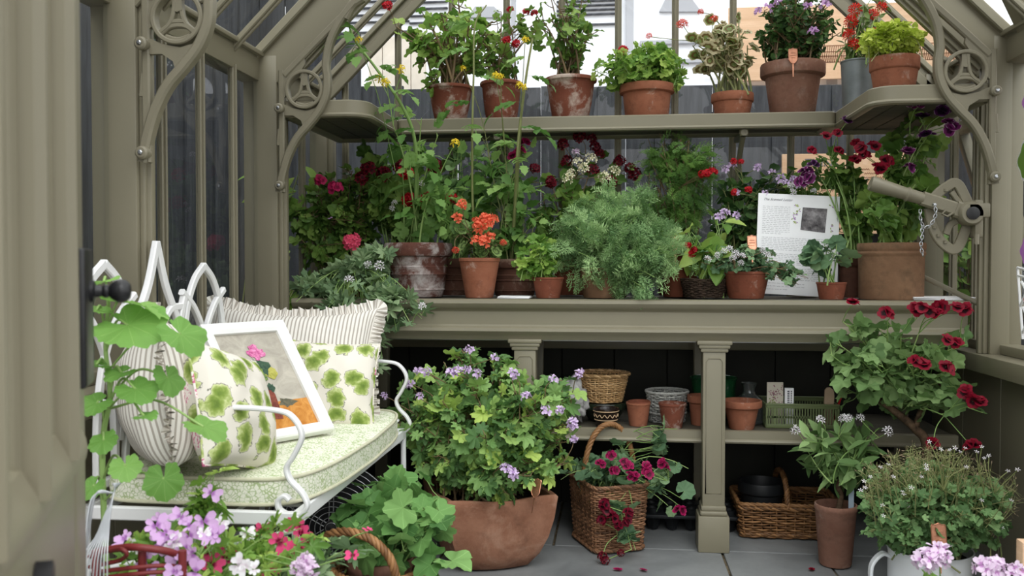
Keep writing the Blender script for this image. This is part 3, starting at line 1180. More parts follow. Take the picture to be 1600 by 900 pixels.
# ---------------------------------------------------------------- spandrel brackets (cast iron)
def bracket_mesh():
    """local x: away from the wall, z up (0 = foot), thickness along y"""
    g = G()

    cnt = [0]

    def bar(pts, w, d=.022, k=8, closed=False):
        cnt[0] += 1
        d = d + .0006 * (cnt[0] % 7)
        P = [(x, 0, z) for x, z in pts]
        P = bez(P, k) if not closed else np.array(P)
        sweep(g, rsec(w, d, .22), P, (0, 1, 0), closed=closed)
    # traced on the far left bracket, in its own plane, then given its real thickness
    def pp(px, py):
        p = W(px, py, 2.87)
        return (p.x + 1.086, p.z - BRZ)
    A = [pp(*q) for q in ((444, 302), (449, 275), (458, 245), (472, 218), (490, 197), (506, 176), (516, 152), (518, 128), (516, 105), (522, 72), (538, 38), (560, 10))]
    bar([(.008, -.005), (.008, .2), (.008, .39)], .02, .018)
    bar(A, .024, .03)
    bar([pp(452, 122), pp(500, 72), pp(566, 6)], .022, .018)
    bar([pp(545, 34), pp(556, 14), pp(572, 2)], .03, .026)
    c, R = pp(483, 144), .058
    bar([(c[0] + R * math.cos(a), c[1] + R * math.sin(a)) for a in np.linspace(0, 2 * PI, 40, endpoint=False)], .011, .024, closed=True)
    for s_ in (-1, 1):
        bar([(c[0] + s_ * .005, c[1] + .054), (c[0] + s_ * .008, c[1] + .022), (c[0] + s_ * .018, c[1] - .012), (c[0] + s_ * .046, c[1] - .036)], .010, .014)
    bar([(c[0] - .016, c[1] - .009), (c[0] + .016, c[1] - .009)], .011, .013)
    bar([(c[0] - .04, c[1] - .036), (c[0] - .022, c[1] - .022), (c[0], c[1] - .018), (c[0] + .022, c[1] - .022), (c[0] + .04, c[1] - .036)], .011, .013)
    bar([(c[0] - .03, c[1] - .044), (c[0], c[1] - .052), (c[0] + .03, c[1] - .044)], .014, .012)
    MX = Matrix.Rotation(PI / 2, 4, 'X')
    plate(g, [(c[0] - .012, c[1] + .056), (c[0] - .011, c[1] + .035), (c[0] - .013, c[1] + .016), (c[0], c[1] + .012), (c[0] + .013, c[1] + .016), (c[0] + .011, c[1] + .035), (c[0] + .012, c[1] + .056)], -.0078, .0078, MX)
    plate(g, [pp(444, 205), pp(444, 165), pp(455, 168), pp(466, 173), pp(486, 177), pp(504, 172), pp(494, 192), pp(482, 205), pp(478, 192), pp(466, 184), pp(452, 184)], -.0065, .0065, MX)
    plate(g, [pp(444, 165), pp(446, 124), pp(482, 90), pp(484, 104), pp(478, 115), pp(466, 120), pp(455, 134), pp(454, 154)], -.006, .006, MX)
    bar([pp(508, 126), pp(516, 122)], .014, .016)
    bar([pp(444, 230), pp(446, 205)], .02, .014)
    return g


def bracket(x, y, z, s, label):
    t = thing('roof_bracket', label, 'bracket', (x, y, z), group='cast roof brackets')
    g = bracket_mesh()
    for a in g.v:
        a[:, 0] *= s
    o = g.obj('casting', M_PAINTD, t, True, 40)
    if s < 0:
        o.data.flip_normals()
    for zz in (.015, .265):
        g = G()
        lathe(g, [(0.016, -.016), (.018, .0), (.018, .012), (.013, .017), (0, .017)], 16)
        b = g.obj('lug', M_PAINTD, t, True, 40)
        b.matrix_local = Matrix.LocRotScale(Vector((s * .006, -.016, zz)), Euler((PI / 2, 0, 0)), (.85, .85, .85))
        g = G()
        lathe(g, [(.007, 0), (.007, .004), (.004, .006), (0, .006)], 6)
        h = g.obj('bolt', M_CHROME, b, True, 30)
        h.matrix_local = Matrix.Translation((0, 0, .016))
    return t


bracket(-1.086, 2.83, BRZ, 1, 'olive grey cast bracket with ring and letter A at the left shelf end')
bracket(1.110, 2.79, BRZ, -1, 'olive grey cast bracket with a ring and letter A, above the crank handle')
bracket(-1.086, 1.98, BRZ, 1, 'large near cast bracket with ring and letter A over the white loveseat')


# ---------------------------------------------------------------- high shelf in three lengths
def shelf(name, lo, hi, label, rounded, z0=1.413, z1=1.469):
    """slatted shelf with a moulded painted edge; rounded: list of corner radii (x0y0,x1y0,x1y1,x0y1)"""
    t = thing(name, label, 'shelf', ((lo[0] + hi[0]) / 2, (lo[1] + hi[1]) / 2, z0), group='high shelf lengths')
    cx, cy = t.location.x, t.location.y
    a, b = (hi[0] - lo[0]) / 2, (hi[1] - lo[1]) / 2
    pts = []
    for (sx, sy, a0), r in zip(((-1, -1, PI), (1, -1, 1.5 * PI), (1, 1, 0), (-1, 1, PI / 2)), rounded):
        r = max(r, .003)
        for k in range(7):
            q = a0 + PI / 2 * k / 6
            pts.append((sx * (a - r) + r * math.cos(q), sy * (b - r) + r * math.sin(q), 0))
    g = G()
    h = z1 - z0
    sec = [(0, .0), (.006, .002), (.009, .008), (.006, .013), (.003, .015), (.003, h - .004), (-.001, h), (-.03, h), (-.03, .008), (-.022, .004), (-.016, 0)]
    P = [Vector(p) for p in pts]
    sweep(g, [(-x, u) for x, u in sec], P, (0, 0, 1), closed=True)
    g.obj('edge_moulding', M_PAINT, t, True, 40)
    g = G()
    n = max(2, round(min(a, b) * 2 / .085))
    for k in range(n):
        if a >= b:
            y0, y1 = -b + .02 + (2 * b - .04) * k / n, -b + .02 + (2 * b - .04) * (k + 1) / n
            box(g, (-a + .02, y0 + .002, .012), (a - .02, y1 - .002, h - .002), .002)
        else:
            x0, x1 = -a + .02 + (2 * a - .04) * k / n, -a + .02 + (2 * a - .04) * (k + 1) / n
            box(g, (x0 + .002, -b + .02, .012), (x1 - .002, b - .02, h - .002), .002)
    g.obj('slats', M_SLAT, t, True, 35)
    return t


shelf('high_shelf', (-.795, 3.245), (.765, 3.455), 'long back length of the high grey shelf holding most of the pots', (.02, .02, .004, .004))
shelf('high_shelf', (-1.08, 2.84), (-.80, 3.44), 'left end length of the high shelf, dark slats seen from below, empty', (.004, .07, .004, .004))
shelf('high_shelf', (.77, 2.80), (1.10, 3.44), 'right end length of the high shelf under the bucket and yellow green plant', (.07, .004, .004, .004))
for i, (px, lab) in enumerate(((786, 'small cast shelf bracket under the long shelf behind the tomato canes'), (1152, 'small cast shelf bracket under the long shelf above the fine leaved upright plant'))):
    p = W(px, 210, 3.44)
    t = thing('shelf_bracket', lab, 'bracket', (p.x, 3.455, 1.413), group='brackets under the long shelf')
    g = G()
    sweep(g, rsec(.02, .022, .25), [(0, 0, -.012), (0, -.2, -.012)], (1, 0, 0))
    lathe(g, [(0, -.022), (.014, -.022), (.017, -.012), (.015, 0), (0, 0)], 16, (0, -.185, 0))
    g.obj('arm', M_PAINTD, t, True, 40)
    g = G()
    sweep(g, rsec(.016, .018, .25), bez([(0, -.17, -.02), (0, -.12, -.05), (0, -.05, -.11), (0, -.015, -.2)], 6), (1, 0, 0))
    g.obj('brace', M_PAINTD, t, True, 40)

# ---------------------------------------------------------------- staging bench
BZ = .82
bench = thing('staging_bench', 'long olive grey staging bench with moulded front and square posts under the back glass', 'bench', (0, 2.95, 0))
g = G()
box(g, (-1.085, .02, BZ - .02), (1.095, .50, BZ - .004), .002)
g.obj('worktop', M_SLAT, bench, True, 35)
g = G()
prof = [(0, BZ - .125), (.004, BZ - .128), (-.004, BZ - .135), (-.012, BZ - .12), (-.018, BZ - .114), (-.024, BZ - .106), (-.022, BZ - .097), (-.014, BZ - .092), (-.008, BZ - .09), (-.004, BZ - .085), (-.004, BZ - .042), (-.008, BZ - .036), (-.012, BZ - .034), (-.022, BZ - .026), (-.028, BZ - .014), (-.026, BZ - .004), (-.018, BZ), (.012, BZ), (.012, BZ - .128)]
m = len(prof)
g.add([(-1.085, y, z) for y, z in prof] + [(1.10, y, z) for y, z in prof], [(i, m + i, m + (i + 1) % m, (i + 1) % m) for i in range(m)] + [tuple(range(m)), tuple(range(m, 2 * m))[::-1]])
g.obj('front_moulding', M_PAINT, bench, True, 30)
g = G()
box(g, (-1.085, .035, BZ - .142), (1.095, .05, BZ - .134), .001)
g.obj('tray_rail', M_ALU, bench)
for x in (-.294, .322, -.90):
    g = G()
    box(g, (x - .036, -.004, 0), (x + .036, .068, BZ - .128), .003)
    box(g, (x - .05, -.018, 0), (x + .05, .082, .118), .004)
    box(g, (x - .044, -.012, .118), (x + .044, .076, .134), .006)
    box(g, (x - .040, -.008, .134), (x + .040, .072, .15), .004)
    for z, e in ((BZ - .146, .02), (BZ - .158, .014), (BZ - .17, .008)):
        box(g, (x - .036 - e, -.004 - e * .6, z), (x + .036 + e, .068 + e, z + .014), .004)
    # sunk-panel bead on the front of the post
    P = [(-.026, .19), (.026, .19), (.026, BZ - .2), (.018, BZ - .19), (-.018, BZ - .19), (-.026, BZ - .2)]
    tube(g, [(x + a, -.004, z) for a, z in P], .0022, 6, closed=True)
    g.obj('leg', M_PAINT, bench, True, 35)
for x in (-.90, -.294, .322, 1.04):
    g = G()
    box(g, (x - .025, .44, 0), (x + .025, .49, BZ - .02), .003)
    g.obj('rear_leg', M_PAINT, bench, True, 35)
g = G()
box(g, (-1.085, .07, .366), (1.095, .49, .38), .002)
g.obj('lower_shelf', M_SLAT, bench, True, 35)
g = G()
prof = [(.05, .345), (.043, .346), (.04, .352), (.044, .358), (.048, .36), (.048, .384), (.052, .386), (.07, .386), (.07, .345)]
m = len(prof)
g.add([(-1.085, y, z) for y, z in prof] + [(1.095, y, z) for y, z in prof], [(i, m + i, m + (i + 1) % m, (i + 1) % m) for i in range(m)] + [tuple(range(m)), tuple(range(m, 2 * m))[::-1]])
g.obj('shelf_edge', M_PAINT, bench, True, 35)
LZ = .381

# ---------------------------------------------------------------- crank handle that opens the side vents, on the right post
pv = W(1514, 334, 2.83)
crank = thing('vent_crank', 'cast lever and toothed quadrant that opens the side vents, with a hanging chain', 'vent opener', pv)
k = mpp(pv)


def cpx(px, py, dy=0.0):
    return Vector(W(px, py, 2.83 + dy)) - pv


g = G()
a, b = cpx(1514, 334), cpx(1440, 310)
d = (b - a).normalized()
sweep(g, rsec(.05, .03, .2), [a, a + (b - a) * .3], (0, 1, 0))
sweep(g, rsec(.042, .026, .2), [a + (b - a) * .25, b], (0, 1, 0))
box(g, tuple(a + Vector((-.012, -.03, .0 - .012))), tuple(a + Vector((.05, .0, .03))), .004)
sweep(g, rsec(.006, .008, .2), [cpx(1478, 328, -.018), cpx(1472, 334, -.018), cpx(1480, 338, -.018), cpx(1488, 333, -.018)], (0, 1, 0))
g.obj('lever_arm', M_PAINTD, crank, True, 35)
g = G()
c0, c1 = cpx(1442, 311), cpx(1360, 286)
tube(g, [c0, c0 + (c1 - c0) * .05, c0 + (c1 - c0) * .25, c0 + (c1 - c0) * .3, c0 + (c1 - c0) * .33, c0 + (c1 - c0) * .96, c1], [.017, .019, .0195, .023, .019, .023, .021], 20)
g.obj('handle_grip', M_PAINTD, crank, True, 40)
g = G()
Mx = Matrix.Rotation(PI / 2, 4, 'X')
lathe(g, [(.0, -.03), (.03, -.03), (.036, -.022), (.036, .02), (0, .02)], 24)
h = g.obj('pivot_boss', M_PAINTD, crank, True, 40)
h.matrix_local = Matrix.Rotation(-PI / 2, 4, 'X') @ Matrix.Identity(4)
g = G()
lathe(g, [(0.019, 0), (.019, .004), (0.012, .006), (0, .006)], 20)
cp = g.obj('pivot_cap', M_BLACK, crank, True, 40)
cp.matrix_local = Matrix.Translation((0, -.03, 0)) @ Matrix.Rotation(PI / 2, 4, 'X')
g = G()
# quadrant: rim arc with bolt holes shown as studs, two spokes
for seg in (((1452, 318), (1468, 300), (1482, 290), (1490, 286), (1498, 290), (1506, 305), (1514, 322)), ((1452, 326), (1456, 350), (1466, 372), (1480, 386), (1490, 390), (1498, 384), (1506, 366), (1514, 346))):
    P = [cpx(x, y, .02) for x, y in seg]
    sweep(g, rsec(.03, .014, .2), bez(P, 5), (0, 1, 0))
for x, y in ((1466, 310), (1478, 297), (1460, 355), (1466, 368), (1477, 378)):
    lathe(g, [(0.0055, -.004), (.0055, .004), (0, .004)], 10, tuple(cpx(x, y, .012)))
sweep(g, rsec(.02, .014, .2), bez([cpx(1478, 366, .02), cpx(1486, 350, .02), cpx(1504, 342, .02)], 5), (0, 1, 0))
sweep(g, rsec(.016, .014, .2), [cpx(1486, 300, .02), cpx(1506, 326, .02)], (0, 1, 0))
g.obj('quadrant', M_PAINTD, crank, True, 35)
g = G()
box(g, tuple(cpx(1521, 372, -.01) + Vector((0, -.01, 0))), tuple(cpx(1536, 312, -.01) + Vector((0, .045, 0))), .008)
for y in (316, 366):
    lathe(g, [(.008, -.03), (.008, 0), (0, 0)], 8, tuple(cpx(1526, y, -.02)))
g.obj('mounting_plate', M_PAINTD, crank, True, 35)
g = G()


def chain(pts):
    P = bez([cpx(x, y, -.03) for x, y in pts], 10)
    L = np.concatenate(([0], np.cumsum(np.linalg.norm(np.diff(P, axis=0), axis=1))))
    n = int(L[-1] / .0095)
    for i in range(n):
        p = Vector([np.interp((i + .5) / n * L[-1], L, P[:, j]) for j in range(3)])
        q = Vector([np.interp((i + .9) / n * L[-1], L, P[:, j]) for j in range(3)])
        t = (q - p).normalized()
        s = t.cross(Vector((0, 1, 0))).normalized()
        s = s if i % 2 else t.cross(s).normalized()
        tube(g, [p + t * .0078 * math.cos(a) + s * .0042 * math.sin(a) for a in np.linspace(0, 2 * PI, 9)[:-1]], .0012, 5, closed=True)


chain([(1460, 320), (1462, 334), (1455, 350), (1444, 355), (1438, 340), (1438, 328)])
chain([(1440, 352), (1441, 368), (1439, 384), (1442, 400)])
lathe(g, [(0, -.004), (.006, -.004), (.007, 0), (.006, .004), (0, .004)], 10, tuple(cpx(1460, 320, -.03)))
g.obj('chain', M_CHROME, crank, True, 40)
g = G()
tube(g, [W(1443, 433, 3.05), W(1532, 476, 2.92)], .0085, 10)
tag(g.obj('vent_rod', M_PAINTD, None, True), 'slim grey rod slanting beside the big buff pot to the right post', 'rod')
# tilted vent sash outside the right glass
p0, p1 = Vector((1.225, 2.95, .70)), Vector((1.225, 3.42, .70))
vent = thing('side_vent', 'opened side vent leaning out beyond the right hand glass', 'window', (1.235, 3.2, 1.45), rot=(0, math.radians(-17), 0))
for nm, lo, hi in (('stile', (-.015, -.24, -.74), (.02, -.2, 0)), ('stile', (-.015, .2, -.74), (.02, .24, 0)), ('rail', (-.015, -.2, -.74), (.02, .2, -.69)), ('rail', (-.015, -.2, -.05), (.02, .2, 0)), ('glazing_bar', (-.012, -.014, -.69), (.02, .014, -.05))):
    g = G()
    box(g, lo, hi, .003)
    g.obj(nm, M_PAINT, vent, True, 35)
g = G()
g.add([(0, -.2, -.69), (0, .2, -.69), (0, .2, -.05), (0, -.2, -.05)], [(0, 1, 2, 3)])
g.obj('glass', M_GLASS, vent)

# ================================================================ OUTSIDE
def fence(lo_pt, hi_pt, z1, n, label, slope=0.0):
    a, b = Vector(lo_pt), Vector(hi_pt)
    d = (b - a)
    L = d.length
    t = thing('fence', label, 'fence', a, math.atan2(d.y, d.x))
    g = G()
    for k in range(n):
        x0, x1 = L * k / n, L * (k + 1) / n
        j = RNG.normal() * .006
        box(g, (x0 + .001, j * .3 + (.012 if k % 2 else 0), 0), (x1 + (.002 if k % 3 else -.002), .02 + j * .3 + (.012 if k % 2 else 0), z1 + j + slope * k / n), .003)
    g.obj('boards', M_FENCE, t, True, 35)
    for zz in (.35, z1 * .55, z1 - .25):
        g = G()
        box(g, (0, .03, zz), (L, .07, zz + .08), .003)
        g.obj('rail', M_FENCE, t, True, 35)
    return t


fence((-1.78, 4.5, 0), (3.3, 4.5, 0), 1.86, 36, 'charcoal board fence running behind the back glass', slope=-.1)
fence((W(405, 0, 4.44).x, 4.44, 0), (W(562, 0, 4.44).x, 4.44, 0), 2.52, 4, 'tall stepped end of the charcoal fence at the back left corner', slope=-.55)
fence((-1.8, .2, 0), (-1.8, 4.48, 0), 2.62, 30, 'taller charcoal board fence along the left side, outside the glass')

# white clad building with louvres behind the fence
bld = thing('white_building', 'white clad building with dark louvres rising behind the back fence', 'building', (-.6, 6.6, 0))


def bpx(px, py, Y=6.6):
    return Vector(W(px, py, Y)) - bld.location


g = G()
box(g, (bpx(395, 0).x, 0, 0), (bpx(1132, 0).x, 1.2, 5.0), .02)
g.obj('wall', M_CLAD, bld)
for x0, x1, ys in ((465, 640, [4, 14, 25, 36, 52]), (640, 700, [4, 14, 25, 36]), (870, 968, [2, 9, 16, 23, 39])):
    for y in ys:
        for yy in ([y] if True else []):
            g = G()
            a, b = bpx(x0, yy), bpx(x1, yy)
            zt = W((x0 + x1) / 2, yy, 6.6).z
            box(g, (a.x, -.02, zt - .006), (b.x, .01, zt + .006), .002)
            g.obj('louvre', M_LOUV, bld)
for i in range(12):
    zt = W(560, -24 - i * 11, 6.6).z
    for x0, x1 in ((465, 700), (870, 968)):
        g = G()
        box(g, (bpx(x0, 0).x, -.02, zt - .006), (bpx(x1, 0).x, .01, zt + .006), .002)
        g.obj('louvre', M_LOUV, bld)
for quad in (((742, 10), (772, 10), (788, 27), (730, 27)), ((1042, -6), (1078, -6), (1096, 18), (1030, 18))):
    g = G()
    V = [W(x, y, 6.58) - bld.location for x, y in quad]
    plate(g, [(v.x, v.z) for v in V], 0, .02, Matrix.Rotation(PI / 2, 4, 'X'))
    g.obj('grey_panel', M_CLADG, bld)
for x0, x1 in ((978, 990), (800, 806)):
    g = G()
    box(g, (bpx(x0, 0).x, -.05, 1.2), (bpx(x1, 0).x, .0, 4.5), .004)
    g.obj('post', M_CLADG, bld)
for y in (68, 98):
    g = G()
    zt = W(1000, y, 6.6).z
    box(g, (bpx(1000, 0).x, -.03, zt - .015), (bpx(1125, 0).x, .0, zt + .015), .003)
    g.obj('ledge', M_CLADG, bld)
# cream boarded gable at left behind the fence
pb = W(610, 100, 5.4)
g = G()
boards(g, 'x', W(575, 0, 5.4).x, W(664, 0, 5.4).x, 5.4, -.03, W(600, 58, 5.4).z, 4, th=.05)
M_CREAM = simple('cream_boards', (222, 212, 198), .7, .2, var=.05)
tag(g.obj('boarded_hut', M_CREAM), 'cream vertical boards of a hut behind the fence at left', 'hut')
# white low screen with grey shapes above the fence at right
scr = thing('white_screen', 'white screen with grey shapes just above the fence behind the high shelf', 'screen', W(1200, 140, 5.6) * 1)
scr.location.z = 0
g = G()
zt = W(1200, 118, 5.6).z
box(g, (W(1060, 0, 5.6).x - scr.location.x, 0, 0), (W(1420, 0, 5.6).x - scr.location.x, .06, zt), .004)
g.obj('panel', M_CLAD, scr)
for quad in (((1165, 133), (1243, 133), (1250, 148), (1178, 148)), ((1062, 138), (1098, 138), (1118, 133), (1062, 133)), ((1292, 115), (1308, 115), (1308, 150), (1292, 150))):
    g = G()
    V = [W(x, y, 5.59) - scr.location for x, y in quad]
    plate(g, [(v.x, v.z) for v in V], 0, .015, Matrix.Rotation(PI / 2, 4, 'X'))
    g.obj('grey_shape', M_CLADG, scr)


def scribble_lines(g, x0, x1, z, h, wpx=.012, th=.0022, y=0.0):
    """a line of illegible small print: rows of tiny word strokes"""
    x = x0
    while x < x1:
        wl = wpx * (1.2 + 2.5 * RNG.random())
        xe = min(x + wl, x1)
        n = max(3, int((xe - x) / (wpx * .22)))
        P = [(x + (xe - x) * i / n, y, z + h * (.5 if i % 2 else -.5) * (.4 + .6 * RNG.random())) for i in range(n + 1)]
        V, F = [], []
        for p in P:
            V += [(p[0], p[1], p[2] - th / 2), (p[0], p[1], p[2] + th / 2)]
        for i in range(n):
            F.append((2 * i, 2 * i + 2, 2 * i + 3, 2 * i + 1))
        g.add(V, F)
        x = xe + wpx * .7


def plyboard(px0, px1, py0, py1, Y, label, th=.018):
    a, b = W(px0, py0, Y), W(px1, py1, Y)
    t = thing('plywood_board', label, 'board', ((a.x + b.x) / 2, Y, b.z), group='plywood boards with printing')
    g = G()
    box(g, (a.x - t.location.x, 0, 0), (b.x - t.location.x, th, a.z - b.z), .002)
    g.obj('sheet', M_PLY, t)
    return t, a.x - t.location.x, b.x - t.location.x, a.z - b.z


M_PRINT = simple('brown_print', (132, 92, 70), .7, .1)
t, x0, x1, h = plyboard(1138, 1530, 12, 118, 5.5, 'big plywood hoarding with a drawn fence, high behind the bushy lilac plant')
g = G()
for i in range(70):
    xx = x0 + (x1 - x0) * (.36 + .6 * i / 70)
    g.add([(xx, -.001, h * .22), (xx + .004, -.001, h * .22), (xx + .016, -.001, h * .44), (xx + .012, -.001, h * .44)], [(0, 1, 2, 3)])
    g.add([(xx, -.001, h * .22), (xx + .003, -.001, h * .22), (xx - .003, -.001, h * .33), (xx - .006, -.001, h * .33)], [(0, 1, 2, 3)])
for z in (.22, .3, .36, .44):
    g.add([(x0 + (x1 - x0) * .36, -.001, h * z), (x1 * .92, -.001, h * z), (x1 * .92, -.001, h * z + .005), (x0 + (x1 - x0) * .36, -.001, h * z + .005)], [(0, 1, 2, 3)])
g.obj('drawing', M_PRINT, t)
g = G()
for fx in (.02, .55):
    box(g, (x0 + (x1 - x0) * fx, .018, -t.location.z - .03), (x0 + (x1 - x0) * fx + .06, .06, h), .003)
g.obj('post', M_PLY, t)
t, x0, x1, h = plyboard(1222, 1432, 241, 365, 4.44, 'plywood text board fixed to the fence behind the dark red regal pelargoniums')
g = G()
for r_ in range(15):
    z = h * (.8 - .052 * r_)
    scribble_lines(g, x0 + (x1 - x0) * .3, x1 * (.92 - .1 * (r_ % 3)), z, .009, .022, .004, -.001)
g.obj('print', M_PRINT, t)
fc = bpy.data.curves.new('think_text', 'FONT')
fc.body = 'THINK'
fc.size = .055
fc.extrude = .0005
fo = bpy.data.objects.new('tmp_text', fc)
COL.objects.link(fo)
bpy.context.view_layer.update()
me = bpy.data.meshes.new_from_object(fo.evaluated_get(bpy.context.evaluated_depsgraph_get()))
bpy.data.objects.remove(fo)
o = bpy.data.objects.new('heading', me)
COL.objects.link(o)
me.materials.append(M_INK)
o.parent = t
o.matrix_local = Matrix.LocRotScale(Vector((x0 + (x1 - x0) * .17, -.001, h * .84)), Euler((PI / 2, 0, 0)), None)
# plywood seen through the right side glass, brick and shrub
a = W(1480, 300, 3.9)
t = thing('plywood_board', 'plywood sheet beyond the side vent, right of the cast bracket', 'board', (1.95, 3.5, .75), math.radians(75), 'plywood boards with printing')
g = G()
box(g, (-.5, 0, 0), (.75, .018, 2.3), .002)
g.obj('sheet', M_PLY, t)
g = G()
box(g, (-.4, .018, -.78), (-.34, .06, 2.2), .002)
g.obj('post', M_PLY, t)
g = G()
box(g, (1.45, 3.3, -.05), (1.85, 3.5, .5), .006)
tag(g.obj('brick_kerb', M_BRICK), 'low red brick wall outside the right hand glass', 'wall')
# ================================================================ FABRICS
def stripe_mat():
    n = N('ticking_stripe')
    sp = n.new('ShaderNodeSeparateXYZ')
    n.lk(n.attr('uvp', 'Vector'), sp.inputs[0])
    f = n.math('FRACT', n.math('MULTIPLY', sp.outputs[0], 88))
    m = n.ramp(f, [(0, (0, 0, 0)), (.55, (0, 0, 0)), (.6, (1, 1, 1)), (.93, (1, 1, 1)), (.98, (0, 0, 0))])
    fine = n.noise(260, 2, vec=n.attr('uvp', 'Vector'))
    col = n.mix(n.math('MULTIPLY', m, .8), lin((232, 228, 220)), lin((150, 140, 128)))
    col = n.mix(n.math('MULTIPLY', fine, .2), col, lin((190, 184, 176)))
    n.bump(fine, .15, .001)
    return n.done(col, .9, .1)


def leafprint_mat():
    n = N('leaf_print_linen')
    uv = n.attr('uvp', 'Vector')
    ds = n.noise(26, 3, vec=uv)
    mp = n.new('ShaderNodeVectorMath', operation='ADD')
    n.lk(uv, mp.inputs[0])
    cmb = n.new('ShaderNodeCombineXYZ')
    n.lk(n.math('MULTIPLY', n.math('SUBTRACT', ds, .5), .034), cmb.inputs[0])
    n.lk(n.math('MULTIPLY', n.math('SUBTRACT', n.noise(21, 2, vec=uv), .5), .034), cmb.inputs[1])
    n.lk(cmb.outputs[0], mp.inputs[1])
    v = n.new('ShaderNodeTexVoronoi', feature='F1')
    v.inputs['Scale'].default_value = 17
    v.inputs['Randomness'].default_value = .85
    v.voronoi_dimensions = '2D'
    n.lk(mp.outputs[0], v.inputs['Vector'])
    sepc = n.new('ShaderNodeSeparateColor')
    n.lk(v.outputs['Color'], sepc.inputs[0])
    d = n.math('ADD', v.outputs['Distance'], n.math('MULTIPLY', n.math('SUBTRACT', n.noise(60, 3, vec=uv), .5), .45))
    leaf = n.ramp(d, [(.40, (1, 1, 1)), (.43, (0, 0, 0))])
    ring = n.ramp(d, [(.415, (0, 0, 0)), (.425, (1, 1, 1)), (.44, (1, 1, 1)), (.45, (0, 0, 0))])
    g1 = n.ramp(n.math('ADD', d, n.math('MULTIPLY', n.noise(90, 3, vec=uv), .25)), [(.12, lin((96, 118, 54))), (.3, lin((120, 142, 66))), (.42, lin((150, 166, 94))), (.52, lin((196, 204, 146)))])
    pk = n.ramp(n.noise(120, 2, vec=uv), [(.5, lin((236, 226, 220))), (.56, lin((206, 110, 146)))])
    isp = n.math('GREATER_THAN', sepc.outputs[0], .78)
    inner = n.mix(isp, g1, pk)
    col = n.mix(leaf, lin((222, 216, 204)), inner)
    col = n.mix(n.math('MULTIPLY', n.math('MULTIPLY', ring, .8), n.math('SUBTRACT', 1.0, isp)), col, lin((70, 74, 56)))
    return n.done(col, .9, .1)


def seat_mat():
    n = N('vermicelli_print')
    uv = n.coord('Object')
    v = n.new('ShaderNodeTexVoronoi', feature='DISTANCE_TO_EDGE')
    v.inputs['Scale'].default_value = 120
    n.lk(uv, v.inputs['Vector'])
    br = n.noise(45, 5, .6, uv, .8)
    a = n.ramp(n.math('ADD', v.outputs['Distance'], n.math('MULTIPLY', n.math('SUBTRACT', br, .5), .5)), [(.0, (1, 1, 1)), (.03, (1, 1, 1)), (.12, (0, 0, 0))])
    d = n.new('ShaderNodeTexVoronoi')
    d.inputs['Scale'].default_value = 240
    n.lk(uv, d.inputs['Vector'])
    dots = n.ramp(d.outputs['Distance'], [(.2, (1, 1, 1)), (.32, (0, 0, 0))])
    col = n.mix(n.math('MULTIPLY', dots, .35), lin((232, 232, 216)), lin((176, 180, 150)))
    col = n.mix(n.math('MULTIPLY', a, .75), col, lin((150, 172, 104)))
    return n.done(col, .9, .1)


M_STRIPE, M_LEAFP, M_SEAT = stripe_mat(), leafprint_mat(), seat_mat()
M_PIPING = simple('cream_piping', (200, 198, 172), .9, .1, var=.05, sc=80)


